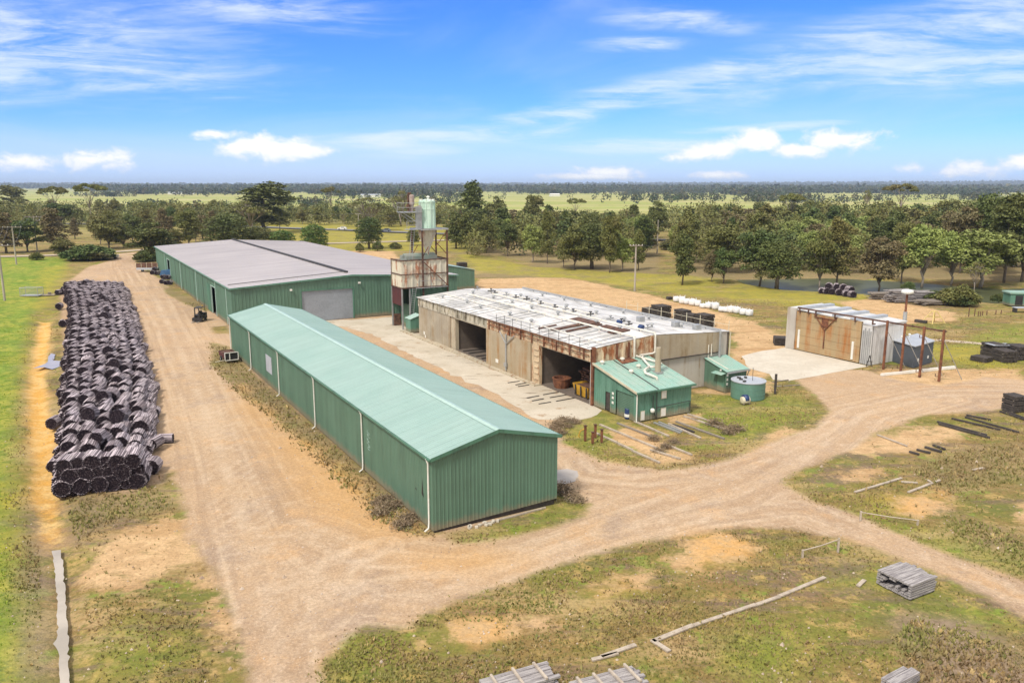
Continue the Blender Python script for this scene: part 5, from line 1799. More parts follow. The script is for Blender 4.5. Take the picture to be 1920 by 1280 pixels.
for n_, (i, p, z, cr, tl) in enumerate(spots):
    k = rb.randrange(5)
    me, proto, low = bund_protos[k]
    rz = math.atan2(cr.y, cr.x) + rb.uniform(-.08, .08)
    if rb.random() < .05: rz += rb.uniform(-.5, .5)
    Mx = Matrix.Translation((p.x, p.y, z)) @ Matrix.Rotation(rz, 4, 'Z') @ Matrix.Rotation(-tl, 4, 'X') @ Matrix.Rotation(rb.uniform(0, 6), 4, 'Y')
    sc = rb.uniform(.92, 1.12)
    Mx = Mx @ Matrix.Scale(sc, 4)
    if n_ < 286:
        if first[k]: o, first[k] = proto, False
        else:
            o = proto.copy()
            COL.objects.link(o)
        o.matrix_world = Mx
        tag(o, BLAB, 'bundle', BGRP)
    else:
        stuffv_.append((k, Mx))
vs_all, fs_all, ms_all, off = [], [], [], 0
for k, Mx in stuffv_:
    low = bund_protos[k][2]
    nv = len(low.v)
    co = np.array(low.v)
    co = np.c_[co.reshape(-1, 3), np.ones(nv)] @ np.array(Mx).T
    vs_all.append(co[:, :3])
    fs_all += [tuple(v + off for v in pl) for pl in low.f]
    ms_all += low.m
    off += nv
me = bpy.data.meshes.new('far_post_bundles')
me.from_pydata(np.concatenate(vs_all).tolist(), [], fs_all)
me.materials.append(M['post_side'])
me.materials.append(M['post_end'])
me.polygons.foreach_set('material_index', ms_all)
o = bpy.data.objects.new('far_post_bundles', me)
COL.objects.link(o)
tag(o, 'far end of the long heap of post bundles beside the gravel road', 'bundles', BGRP, 'stuff')


def place_bundle(x, y, z, rz, lab, grp, k=0, sc=1.0):
    o = bund_protos[k][1].copy()
    COL.objects.link(o)
    X_, Y2 = G(x, y)
    o.matrix_world = Matrix.Translation((X_, Y2, z)) @ Matrix.Rotation(rz, 4, 'Z') @ Matrix.Scale(sc, 4)
    return tag(o, lab, 'bundle', grp)


for (x, y, z, rz) in ((137, 648, .5, .8), (150, 640, .5, .6), (318, 829, .3, 1.9)):
    pass
for q, (x, y) in enumerate(((103, 800), (120, 745), (128, 690), (104, 880), (118, 612), (112, 580), (112, 552), (288, 884), (293, 842), (291, 780), (287, 735))):
    place_bundle(x, y, .42 + (q % 3) * .08, rb.uniform(-.35, .45), BLAB, BGRP, q % 5, rb.uniform(.8, 1.0))
place_bundle(130, 652, .5, .9, 'single bundle of posts fallen left of the long heap', None, 1, 1.0)
place_bundle(312, 829, .32, 1.75, 'loose flattened bundle sticking out of the heap onto the road', None, 3, .75)
for q, (x, y, z) in enumerate(((1548, 550, .5), (1560, 551, .5), (1573, 553, .5), (1585, 555, .5), (1597, 557, .5), (1553, 550, 1.4), (1567, 551, 1.4), (1580, 553, 1.4), (1540, 549, .4), (1592, 555, 1.2))):
    place_bundle(x, y, z, rb.uniform(-.5, .3), 'dark round bundle of posts in the small heap before the pond', 'bundles of posts by the pond', q % 5, 1.15)
for q, (x, y, z) in enumerate(((304, 531, .4), (311, 533, .4), (319, 533, .4), (307, 527, 1.0), (316, 528, 1.0))):
    place_bundle(x, y, z, rb.uniform(-.3, .3), 'small bundle of posts in the pile against the warehouse corner', 'bundles at the warehouse corner', q % 5, .78)
for q, (x, y, z) in enumerate(((286, 514, .4), (296, 515, .4), (291, 512, .9))):
    place_bundle(x, y, z, rb.uniform(-.3, .3), 'dark bundle of posts beside the cage trailer', 'bundles beside the cage trailer', q % 5, .9)


# ---- timber packs seen close
def pack(name, TL, TR, BR, h, layers, lab, seed, m='timber_g', bearers=3):
    r = random.Random(seed)
    a, b_, c = (Vector(G(*p, h)) for p in (TL, TR, BR))
    L = (b_ - a).length
    Wd = (c - b_).length
    ang = math.atan2((b_ - a).y, (b_ - a).x)
    side = (c - b_).normalized()
    fwd = (b_ - a).normalized()
    nrm = Vector((-fwd.y, fwd.x))
    if nrm.dot(side) < 0: nrm = -nrm
    base = a + fwd * L / 2 + nrm * Wd / 2
    t = empty(name, (base.x, base.y, 0), ang, lab, 'timber pack')
    sgn = 1 if Vector((-sin(ang), cos(ang))).dot(nrm) > 0 else -1
    lh = h / layers
    mb = MB()
    nb = max(3, int(Wd / .17))
    for l in range(layers):
        for q in range(nb):
            w = Wd / nb
            y = -Wd / 2 + w * (q + .5)
            if l < layers - 1 and 0 < q < nb - 1 and l > 0: 
                if r.random() < .6: continue
            e = r.uniform(-.18, .22) * (1 if r.random() < .6 else .3)
            mb.obox((e / 2, y + r.uniform(-.01, .01), lh * (l + .5) + r.uniform(-.01, .012)), (L + e, w * .93, lh * .66), r.uniform(-.012, .012))
    mb.build('boards', M[m], t)
    for k in range(bearers):
        x = -L / 2 + L * (k + .5) / bearers
        MB().obox((x, r.uniform(-.05, .05), h + .05), (.10, Wd * 1.04, .09), r.uniform(-.05, .05)).build('top_bearer', M['plank'], t)
    for x in (-L * .4, 0, L * .4):
        MB().obox((x, 0, .03), (.1, Wd, .06)).build('ground_bearer', M['timber_d'], t)
    return t


pack('timber_pack', (898, 1272), (1020, 1238), (1047, 1266), .85, 6, 'long pack of grey slats with three cross bearers at the bottom centre', 1)
pack('timber_pack', (1066, 1276), (1187, 1244), (1226, 1272), .85, 6, 'pack of grey slats with cross bearers, right of the other at the bottom centre', 2, bearers=4)
pack('timber_pack', (1645, 1066), (1692, 1050), (1728, 1084), .8, 6, 'short stack of grey boards with ragged ends on the grass beside the track', 3, bearers=0)
pack('timber_pack', (1652, 1268), (1698, 1244), (1727, 1258), .6, 4, 'low stack of grey boards at the bottom right edge', 4, bearers=0)


# ---- dark packs of squared posts
def post_pack():
    t = empty('post_pack', (0, 0, 0))
    r = random.Random(9)
    mb = MB()
    for j in range(7):
        for i in range(9):
            e = r.uniform(-.06, .06)
            mb.obox((-.8 + i * .2, e, .14 + j * .2 + (0.06 if j > 2 else 0) + (.06 if j > 4 else 0)), (.17, 1.8, .17))
    mb.build('posts', M['timber_d'], t)
    for z in (.03, .67, 1.13):
        MB().obox((0, -.6, z), (1.9, .12, .05)).build('spacer', M['timber'], t)
    return t


pp = post_pack()
note_kids(pp)
used = False
for (x, y, sx, sy, sz, rz, lab) in (
        (1239, 594, 1.25, 1.3, 1.2, .45, 'dark post pack behind the kiln, furthest left of the tall ones'),
        (1217, 588, .8, 1.2, .6, .45, 'low dark post pack left of the tall one behind the kiln'),
        (1279, 602, .9, 1.2, 1.15, .5, 'dark post pack in the middle behind the kiln, left half of the pair'),
        (1296, 606, .8, 1.2, .95, .5, 'dark post pack in the middle behind the kiln, right half of the pair'),
        (1320, 611, 1.05, 1.3, 1.15, .5, 'dark post pack nearest the kiln corner behind the rear railing'),
        (1462, 645, .85, 1.0, .62, -.2, 'single low dark post pack beside the left pillar of the small kiln'),
        (1900, 769, .72, .8, .95, .25, 'tall square dark post pack standing alone at the right edge of the gravel'),
        (1862, 668, 1.0, 1.2, 1.05, .2, 'dark crate stack at the right edge, leftmost of the tall ones'),
        (1882, 676, .95, 1.2, .85, .15, 'dark crate stack in front of the others at the right edge'),
        (1908, 672, 1.0, 1.2, 1.05, .1, 'dark crate stack touching the right edge of the view'),
        (1840, 676, .9, 1.0, .35, .6, 'collapsed low dark crate left of the tall crate stacks'),
        (866, 500, 1.3, 1.3, .7, .3, 'dark pack of posts beyond the annexe roof'),
        (992, 560, .6, .6, .5, .3, 'tiny dark pack beyond the kiln roof'),
        (1255, 561, .5, .5, .3, .3, 'tiny dark heap left of the white bags')):
    o = pp if not used else copy_tree(pp)
    used = True
    X_, Y2 = G(x, y)
    o.location = (X_, Y2, 0)
    o.rotation_euler = (0, 0, rz)
    o.scale = (sx, sy, sz)
    tag(o, lab, 'post pack')
X_, Y2 = G(1880, 672)
tag(MB().obox((0, 0, 0), (3.0, 1.4, .06), .2, .04).build('cover_sheet', M['slate_roof']), 'pale sheet lying across the dark crate stacks at the right edge', 'sheet').location = (X_, Y2 + .8, 1.55)

# ---- white bags
sm_ = MB()
nseg, pr = 16, [(.30, 0), (.46, .03), (.50, .25), (.53, .5), (.50, .78), (.40, .95), (.15, 1.02), (.12, 1.0)]
vs, fs = [], []
for (r_, z) in pr:
    for k in range(nseg):
        a = 2 * pi * k / nseg
        q = r_ / max(abs(cos(a)), abs(sin(a))) ** .55
        vs.append((q * cos(a) * (1 + .05 * sin(5 * a + z * 7)), q * sin(a), z))
for i in range(len(pr) - 1):
    for k in range(nseg):
        fs.append((i * nseg + k, i * nseg + (k + 1) % nseg, (i + 1) * nseg + (k + 1) % nseg, (i + 1) * nseg + k))
fs.append(tuple(range(nseg - 1, -1, -1)))
fs.append(tuple((len(pr) - 1) * nseg + k for k in range(nseg)))
bag = empty('bulk_bag', (0, 0, 0))
sm_.add(vs, fs).build('sack', M['bag'], bag, smooth=True)
for (a, c) in ((-.38, -.38), (.38, -.38), (.38, .38), (-.38, .38)):
    MB().tube([(a - .08, c, .85), (a, c, 1.15), (a + .08, c, .85)], .03, 4).build('lifting_loop', M['bag'], bag)
note_kids(bag)
bx_ = [950, 1000, 1040, 1090, 1135, 1180, 1230, 1285, 1340, 1380, 1420, 1470, 1525, 1575]
by_ = [115, 130, 136, 146, 152, 168, 170, 180, 198, 203, 208, 215, 227, 236]
for i, (x, y) in enumerate(zip(bx_, by_)):
    o = bag if i == 0 else copy_tree(bag)
    X_, Y2 = G(1060 + x / 4.571, 540 + y / 4.571)
    o.location = (X_, Y2, 0)
    o.rotation_euler = (0, 0, rb.uniform(0, 1.5))
    s = rb.uniform(.92, 1.18)
    o.scale = (s * rb.uniform(.95, 1.15), s, s * rb.uniform(.85, 1.1) * (.75 if i in (5, 8, 9) else 1))
    tag(o, 'full white bulk bag in the row on the sandy yard behind the kiln', 'bulk bag', 'white bulk bags in a row')


# ---- planks, poles and bars lying about
def lying(name, a, c, w, h, m, lab, cat, grp=None, z0=0.0, label_z=0):
    p, q = Vector(G(*a)), Vector(G(*c))
    L = (q - p).length
    mid = (p + q) / 2
    mb = MB()
    n = 3 if L > 4 else 1
    r = random.Random(int(a[0] * 7 + a[1]))
    for k in range(n):
        mb.obox((-L / 2 + L * (k + .5) / n, r.uniform(-.03, .03), h / 2), (L / n + .02, w * r.uniform(.9, 1.1), h * (1 + .06 * k)), r.uniform(-.01, .01))
    o = mb.build(name, M[m])
    o.location = (mid.x, mid.y, z0 - .02)
    o.rotation_euler = (0, 0, math.atan2((q - p).y, (q - p).x))
    return tag(o, lab, cat, grp)


def z6(x, y): return (1020 + x / 3.556, 740 + y / 3.556)


def z7(x, y): return (1440 + x / 4, 740 + y / 4)


GP = 'long poles lying in the grass by the boiler house'
for (a, c, m) in (((375, 200), (750, 358), 'plank'), ((340, 255), (590, 370), 'plank'), ((590, 375), (770, 455), 'plank'), ((490, 190), (740, 290), 'timber'), ((605, 178), (832, 278), 'plank'),
                  ((735, 187), (905, 256), 'steel'), ((765, 184), (915, 248), 'steel'), ((830, 195), (1045, 290), 'plank'), ((880, 180), (1200, 295), 'timber'), ((930, 145), (1225, 235), 'plank'),
                  ((960, 130), (1150, 190), 'plank'), ((985, 158), (1165, 222), 'timber'), ((710, 368), (910, 428), 'plank'), ((840, 345), (985, 402), 'plank'), ((860, 200), (1000, 250), 'timber_d')):
    lying('pole', z6(*a), z6(*c), .16, .12, m, 'long thin pole lying in the grass between the boiler house and the road', 'pole', GP)
GB = 'dark beams on the sandy ground at the right'
for (a, c, w) in (((1270, 205), (1640, 305), .18), ((1280, 222), (1660, 325), .15), ((1480, 170), (1880, 285), .14), ((1380, 180), (1740, 265), .14), ((1180, 395), (1300, 430), .2), ((1240, 380), (1325, 412), .2),
                  ((1115, 415), (1215, 440), .16), ((1060, 430), (1130, 450), .16), ((1760, 115), (1930, 180), .15), ((1740, 127), (1930, 192), .14), ((1490, 155), (1670, 190), .14)):
    lying('beam', z7(*a), z7(*c), w, .14, 'timber_d', 'dark beam lying on the sandy patch right of the road fork', 'beam', GB)
for (a, c, lab) in (((820, 300), (1040, 385), 'bleached board at the road edge near the dark beams'), ((650, 730), (1000, 625), 'long pale board lying in the rough grass right of the fork'),
                    ((1000, 652), (1120, 660), 'short curved white strip beside the long pale board'), ((1050, 730), (1290, 640), 'pale board pointing to the right in the rough grass'),
                    ((1190, 635), (1225, 655), 'tiny white offcut above the pale boards'), ((1540, 565), (1620, 550), 'pale plank in the grass near the right edge')):
    lying('plank', z7(*a), z7(*c), .17, .08, 'plank', lab, 'plank')
for (a, c, lab) in (((1109, 1236), (1158, 1224), 'splintered plank just above the slatted packs'), ((1128, 1231), (1192, 1209), 'second splintered plank above the slatted packs'),
                    ((1222, 1200), (1254, 1221), 'short plank at the elbow of the long plank line'), ((1225, 1202), (1300, 1172), 'first length of the long plank line, at its left end'),
                    ((1300, 1172), (1417, 1133), 'middle length of the long plank line'), ((1417, 1133), (1460, 1118), 'white painted length of the long plank line'),
                    ((1460, 1118), (1546, 1082), 'right hand length of the long plank line'), ((1608, 1098), (1620, 1087), 'small pale offcut beside the short stack of boards')):
    lying('plank', a, c, .22, .07, 'plank', lab, 'plank')
lying('pole', (895, 985), (1023, 952), .09, .09, 'plank', 'thin pale pole lying under the end wall of the long shed', 'pole')
lying('pole', (1652, 704), (1790, 690), .28, .25, 'white', 'white painted beam lying behind the last rusty posts', 'beam')
lying('sleeper', (1716, 603), (1737, 606), .5, .4, 'timber_d', 'dark sleeper lying beside the yellow pyramid frame', 'sleeper')
for (a, c) in (((1045, 970), (1150, 955)), ((1115, 990), (1210, 970)), ((1140, 1005), (1240, 990)), ((1370, 1080), (1510, 1055)), ((1435, 1108), (1585, 1082)), ((1220, 1110), (1330, 1090)), ((1270, 1138), (1375, 1118)), ((1490, 1140), (1660, 1110)), ((1330, 1165), (1440, 1148))):
    lying('iron_bar', (740 + a[0] / 4.92, 520 + a[1] / 4.92), (740 + c[0] / 4.92, 520 + c[1] / 4.92), .12, .05, 'dark', 'dark iron bar lying across the concrete in front of the kiln', 'bar', 'iron bars on the concrete')

# rusty posts by the poles
for (x, yb, yt, lab) in ((1097, 826, 798, 'rusty square post with a bent hook, leftmost of the four'), (1111, 831, 810, 'rusty post nearest the road among the four'), (1116, 820, 796, 'rusty post at the back of the four'), (1128, 829, 805, 'rusty post on the right of the four')):
    X_, Y2 = G(x, yb)
    h = height_at(x, yb, yt)
    t = empty('rusty_post', (X_, Y2, 0), .4, lab, 'post')
    MB().box(-.08, .08, -.08, .08, 0, h).build('shaft', M['rust'], t)
    MB().box(-.13, .13, -.13, .13, h, h + .04).build('cap_plate', M['rustdark'], t)
    if x == 1097: MB().tube([(-.1, 0, h * .8), (-.45, 0, h * .7), (-.6, 0, h * .4), (-.5, 0, h * .3)], .05, 6).build('hook', M['yellow'], t)
X_, Y2 = G(1453, 738)
t = empty('dark_post', (X_, Y2, 0), 0, 'dark upright post beside the green water tank', 'post')
MB().box(-.1, .1, -.08, .08, 0, 2.0).build('shaft', M['timber_d'], t)
for k, (a, c) in enumerate((((1448, 716), (1478, 712)), ((1450, 725), (1500, 722)))):
    lying('rail_bar', a, c, .1, .08, 'timber', ['thin bar on the sand behind the dark post', 'thin bar on the sand at the foot of the dark post'][k], 'bar')

# low barriers
for (x, yb, yt, dx_, lab) in ((1613, 975, 958, 3.2, 'low barrier with post and sagging rail on the right of the road'), (1571, 1034, 1008, -2.2, 'low barrier with pale post beside the culvert below the road')):
    X_, Y2 = G(x, yb)
    h = height_at(x, yb, yt)
    t = empty('low_barrier', (X_, Y2, 0), 0, lab, 'barrier')
    MB().box(-.05, .05, -.05, .05, -.05, h).build('post', M['plank'], t)
    MB().box(-.05 + dx_, .05 + dx_, -.65, -.55, -.05, h * .5).build('post', M['plank'], t)
    MB().tube([(0, 0, h * .9), (dx_ * .5, -.3, h * .62), (dx_, -.6, h * .45)], .035, 5).build('rail', M['plank'], t)

# yellow pyramid frame
X_, Y2 = G(1750, 605)
t = empty('yellow_frame', (X_, Y2, 0), .3, 'pale yellow pyramid frame standing on the rough ground at the right', 'frame')
hh = height_at(1750, 605, 583)
for (a, c) in ((-1.2, -1), (1.2, -1), (1.2, 1), (-1.2, 1)):
    MB().tube([(a, c, 0), (a * .22, c * .22, hh)], .07, 6).build('leg', M['yellow_pale'], t)
b = MB()
for z, s in ((.1, .97), (hh * .5, .62), (hh * .97, .25)):
    P4 = [(-1.2 * s, -s, z), (1.2 * s, -s, z), (1.2 * s, s, z), (-1.2 * s, s, z), (-1.2 * s, -s, z)]
    b.tube(P4, .05, 6)
b.build('ring', M['yellow_pale'], t)
# thin stakes
for i, (x, yb, yt) in enumerate(((1816, 593, 577), (1827, 592, 578), (1834, 592, 583), (1838, 592, 584), (1842, 591, 583), (1850, 590, 582), (1867, 589, 581), (1877, 588, 581))):
    X_, Y2 = G(x, yb)
    h = height_at(x, yb, yt)
    o = MB().add([], []).tube([(0, 0, -.05), (0, 0, h * .96), (0, 0, h)], [.08, .07, .02], 6).build('stake', M['timber_r'])
    o.location = (X_, Y2, 0)
    tag(o, 'thin brown stake in the row of stakes at the right', 'stake', 'stakes in a row at the right')

# piles of sawn timber by the pond
for i, (x, y, w, n, m, lab) in enumerate(((1655, 560, 5.5, 3, 'timber', 'low heap of grey sawn timber by the pond, left one'), (1688, 566, 5, 6, 'timber_g', 'tall heap of pinkish grey boards by the pond'),
                                          (1722, 565, 7, 5, 'timber_g', 'wide heap of grey boards by the pond beside the bush'), (1745, 571, 6, 2, 'timber', 'trestle bench of boards in front of the timber heaps'))):
    X_, Y2 = G(x, y)
    t = empty('timber_heap', (X_, Y2, 0), rb.uniform(-.2, .2), lab, 'timber heap')
    mb = MB()
    for l in range(n * 2):
        for q in range(5):
            mb.obox((rb.uniform(-.6, .6), -1 + q * .5 + rb.uniform(-.1, .1), .25 + l * .17), (w * rb.uniform(.6, 1.05), .3, .1), rb.uniform(-.12, .12), rb.uniform(-.03, .03))
    mb.build('boards', M[m], t)
    for q in (-w * .3, w * .3):
        MB().obox((q, 0, .09), (.2, 2.4, .18)).build('ground_bearer', M['timber_d'], t)

# green cabin at the right edge
X_, Y2 = G(1916, 573)
t = empty('site_cabin', (X_, Y2, 0), -.12, 'green site cabin with dark doorway at the right edge in front of the pond', 'cabin')
MB().box(-2.6, 6, -1.3, 1.3, .15, 2.2).build('wall', M['green_light'], t)
MB().box(-2.8, 6.2, -1.5, 1.5, 2.203, 2.45).build('roof', M['green_roof_d'], t)
MB().box(-1.8, -.6, -1.36, -1.30, .3, 1.9).build('doorway', M['black'], t)
MB().box(-.2, .7, -1.36, -1.30, .9, 1.8).build('window', M['glass'], t)
X_, Y2 = G(1915, 585)
t = empty('work_bench', (X_, Y2, 0), 0, 'low dark bench with pale top in front of the green cabin', 'bench')
MB().box(-1.3, 2, -.6, .6, .7, .8).build('bench_top', M['slate_roof'], t)
for a in (-1.1, 1.6): MB().box(a - .1, a + .1, -.5, .5, 0, .7).build('leg', M['dark'], t)

# ---- forklift
X_, Y2 = G(369, 604)
t = empty('forklift', (X_, Y2 + .9, 0), -.05, 'black forklift parked on the gravel beside the warehouse doorway', 'forklift')
MB().box(-.55, .55, -.4, 1.5, .25, .95).box(-.58, .58, .9, 1.6, .3, 1.15).build('body', M['black'], t)
b = MB()
for a in (-.5, .5):
    b.tube([(a, -.35, .9), (a, -.15, 2.05), (a, 1.0, 2.1), (a, 1.2, 1.0)], .045, 6)
b.box(-.55, .55, -.2, 1.05, 2.07, 2.13)
b.build('overhead_guard', M['dark'], t)
b = MB()
for a in (-.32, .32):
    b.box(a - .06, a + .06, -.62, -.48, .1, 2.1)
for z in (.3, 1.1, 2.0): b.box(-.3, .3, -.6, -.5, z, z + .1)
b.build('mast', M['dark'], t)
MB().box(-.75, .75, -.72, -.62, .12, .62).build('carriage', M['black'], t)
for a in (-.4, .4): MB().box(a - .06, a + .06, -1.75, -.72, .05, .11).build('fork', M['steel'], t)
for (a, c, r_) in ((-.6, -.15, .33), (.6, -.15, .33), (-.5, 1.2, .27), (.5, 1.2, .27)):
    w = MB().tube([(a - .12, c, r_), (a + .12, c, r_)], r_, 14).build('wheel', M['rubber'], t)
    MB().tube([(a - .125, c, r_), (a + .125, c, r_)], r_ * .5, 10).build('rim', M['cream'], w)
MB().box(-.25, .25, .25, .7, .95, 1.1).box(-.25, .25, .65, .75, 1.1, 1.5).build('seat', M['rubber'], t)
MB().lathe((.2, 1.0, 2.13), [(.08, 0), (.08, .14), (.03, .18)], 8).build('beacon', M['yellow'], t)

# ---- trailer with white frame by the shed
X_, Y2 = G(430, 676)
t = empty('box_trailer', (X_, Y2, 0), radians(-58), 'old maroon box trailer with white framed tailgate beside the far end of the long shed', 'trailer')
b = MB()
b.box(-1.9, 1.3, -.75, .75, .45, .52)
b.box(-1.9, 1.3, -.75, -.70, .52, .95)
b.box(-1.9, 1.3, .70, .75, .52, .95)
b.box(-1.9, -1.85, -.70, .70, .52, .95)
b.build('tray', M['maroon'], t)
b = MB()
for z in (.30, 1.18):
    b.box(1.33, 1.42, -.75, .75, z, z + .08)
for y in (-.78, .70, -.25):
    b.box(1.33, 1.42, y, y + .08, .38, 1.18)
b.build('tailgate_frame', M['white'], t)
MB().box(1.30, 1.33, -.68, .68, .40, 1.16).build('tailgate', M['black'], t)
MB().tube([(1.2, -.8, .35), (1.6, -1.9, .35)], .06, 6).build('drawbar', M['cream'], t)
for y in (-.85, .85):
    w = MB().tube([(-.3, y - .08, .3), (-.3, y + .08, .3)], .3, 14).build('wheel', M['rubber'], t)
    MB().tube([(-.3, y - .085, .3), (-.3, y + .085, .3)], .16, 10).build('rim', M['steel'], w)
b = MB()
b.obox((-1.2, 0, .75), (1.2, 1.2, .3), .2)
b.build('load', M['timber_r'], t)

# ---- cage trailer and tarp by the warehouse
X_, Y2 = G(280, 509)
t = empty('cage_trailer', (X_, Y2, 0), -.05, 'flat trailer with brown board sides and white base near the warehouse far corner', 'trailer')
MB().box(-2.6, 2.6, -1, 1, .5, 1.0).build('chassis', M['slate_roof'], t)
for y in (-1.0, .95): MB().box(-2.6, 2.6, y, y + .05, 1.003, 2.0).build('side_board', M['timber_r'], t)
b = MB()
for x in (-2.6, -1.3, 0, 1.3, 2.6):
    b.box(x - .04, x + .04, -1.06, -1.0, 1.0, 2.2)
b.build('stanchion', M['cream'], t)
for x in (-1.2, 1.2): MB().tube([(x, -.95, .35), (x, -.7, .35)], .35, 12).build('wheel', M['rubber'], t)
X_, Y2 = G(313, 523)
t = empty('tarped_stack', (X_, Y2, 0), .4, 'stack under a blue tarpaulin against the warehouse doorway', 'stack')
b = MB()
b.add([(-1.4, -1, .9), (1.4, -1, .9), (1.4, 1, .9), (-1.4, 1, .9), (-1.0, -.7, 2.0), (1.0, -.8, 1.8), (1.1, .7, 2.1), (-1, .8, 1.9)], [(0, 1, 5, 4), (1, 2, 6, 5), (2, 3, 7, 6), (3, 0, 4, 7), (4, 5, 6, 7)])
b.build('tarpaulin', M['tarp'], t)
MB().box(-1.1, 1.1, -.8, .8, 0, 1.2).build('crate', M['timber_d'], t)
X_, Y2 = G(312, 512)
t = empty('cream_cabinet', (X_, Y2, 0), 0, 'tall cream cabinet standing in the far warehouse doorway', 'cabinet')
MB().box(-.4, .4, -.35, .35, .1, 2.6).build('cabinet_body', M['cream'], t)
MB().box(-.3, .3, -.38, -.353, .4, 2.4).build('cabinet_door', M['plank'], t)

# ---- wire cage in the green paddock
X_, Y2 = G(60, 555)
t = empty('wire_cage', (X_, Y2, 0), -.05, 'grey mesh cage standing on the green grass at the left', 'cage')
b = MB()
for (x, y) in ((-1.7, -.8), (1.7, -.8), (1.7, .8), (-1.7, .8)): b.tube([(x, y, 0), (x, y, 1.6)], .05, 5)
for z in (.2, 1.6): b.tube([(-1.7, -.8, z), (1.7, -.8, z), (1.7, .8, z), (-1.7, .8, z), (-1.7, -.8, z)], .045, 5)
b.build('cage_frame', M['steel'], t)
b = MB()
for k in range(1, 14):
    x = -1.7 + 3.4 * k / 14
    for y in (-.8, .8): b.tube([(x, y, .2), (x, y, 1.6)], .012, 4)
for k in range(1, 6):
    z = .2 + 1.4 * k / 6
    for y in (-.8, .8): b.tube([(-1.7, y, z), (1.7, y, z)], .012, 4)
    for x in (-1.7, 1.7): b.tube([(x, -.8, z), (x, .8, z)], .012, 4)
b.build('mesh', M['steel'], t)
MB().box(-1.6, 1.6, -.7, .7, .05, .2).build('cage_floor', M['slate_roof'], t)
X_, Y2 = G(92, 554)
t = empty('pallet', (X_, Y2, 0), .3, 'broken pale pallet lying on the grass beside the mesh cage', 'pallet')
b = MB()
for k in range(5): b.box(-1, 1, -.8 + k * .36, -.58 + k * .36, .14, .18)
b.build('deck', M['plank'], t)
b = MB()
b.box(-1, 1, -.05, .08, 0, .14)
b.obox((.1, .1, .4), (.5, .4, .4), .4)
b.build('bearer', M['timber'], t)

# ---- white ute at the gate
X_, Y2 = G(206, 485)
t = empty('parked_ute', (X_, Y2, 0), .25, 'white utility parked by the gate under the broad bush', 'ute')
MB().box(-2.3, 2.3, -.85, .85, .45, 1.0).build('body', M['white'], t)
b = MB()
b.add([(-.7, -.8, 1.0), (1.3, -.8, 1.0), (1.3, .8, 1.0), (-.7, .8, 1.0), (-.5, -.7, 1.75), (.8, -.7, 1.75), (.8, .7, 1.75), (-.5, .7, 1.75)], [(0, 1, 5, 4), (1, 2, 6, 5), (2, 3, 7, 6), (3, 0, 4, 7), (4, 5, 6, 7)])
b.build('cab', M['white'], t)
MB().box(-.45, .7, -.83, -.76, 1.1, 1.6).build('window', M['glass'], t)
for x in (-1.5, 1.5):
    for y in (-.85, .85): MB().tube([(x, y - .1, .36), (x, y + .1, .36)], .36, 12).build('wheel', M['rubber'], t)


def make_car(x, y, m, rz, lab, grp=None):
    X_, Y2 = G(x, y)
    t = empty('passing_car', (X_, Y2, .32), rz, lab, 'car')
    b = MB()
    b.add([(-2.1, -.85, .35), (2.1, -.85, .35), (2.1, .85, .35), (-2.1, .85, .35), (-2.05, -.8, .85), (2.1, -.8, .9), (2.1, .8, .9), (-2.05, .8, .85)], [(0, 3, 2, 1), (0, 1, 5, 4), (1, 2, 6, 5), (2, 3, 7, 6), (3, 0, 4, 7), (4, 5, 6, 7)])
    b.add([(-1.2, -.8, .86), (1.7, -.8, .88), (1.7, .8, .88), (-1.2, .8, .86), (-.5, -.65, 1.42), (1.2, -.65, 1.42), (1.2, .65, 1.42), (-.5, .65, 1.42)], [(0, 1, 5, 4), (1, 2, 6, 5), (2, 3, 7, 6), (3, 0, 4, 7), (4, 5, 6, 7)])
    b.build('body', M[m], t)
    MB().box(-.5, 1.2, -.78, -.72, .95, 1.32).build('window', M['glass'], t)
    for a in (-1.3, 1.3):
        MB().tube([(a, -.88, .32), (a, -.68, .32)], .32, 10).build('wheel', M['rubber'], t)


make_car(642, 432, 'white', -.05, 'small white car driving on the distant highway')
make_car(724, 435.5, 'slate', -.05, 'dark car towing on the distant highway, right of the white one')


# ---- power poles and lines
def power_pole(x, yb, yt, arm, lab, m='polewood', lean=0.0, arms=1, rz=0.0, trans=False):
    X_, Y2 = G(x, yb)
    h = height_at(x, yb, yt)
    t = empty('power_pole', (X_, Y2, 0), rz, lab, 'power pole')
    t.rotation_euler = (0, lean, rz)
    MB().tube([(0, 0, -.1), (0, 0, h)], [.21, .15], 8).build('pole', M[m], t)
    pts = []
    for k in range(arms):
        z = h - .35 - k * 1.1
        w = arm * (1 - .25 * k)
        a = MB().box(-w / 2, w / 2, -.20, -.05, z, z + .17).build('crossarm', M['timber'], t)
        for q in (-.46, -.2, .2, .46):
            MB().lathe((q * w, -.1, z + .14), [(.04, 0), (.09, .05), (.06, .2)], 6).build('insulator', M['white'], a)
            if k == 0: pts.append(q * w)
    if trans:
        MB().lathe((.35, 0, h - 2.1), [(.28, 0), (.3, .1), (.3, .9), (.2, 1.0)], 10).build('transformer', M['white'], t)
    return [(X_ + w_ * cos(rz), Y2 + w_ * sin(rz), h - .02) for w_ in pts]


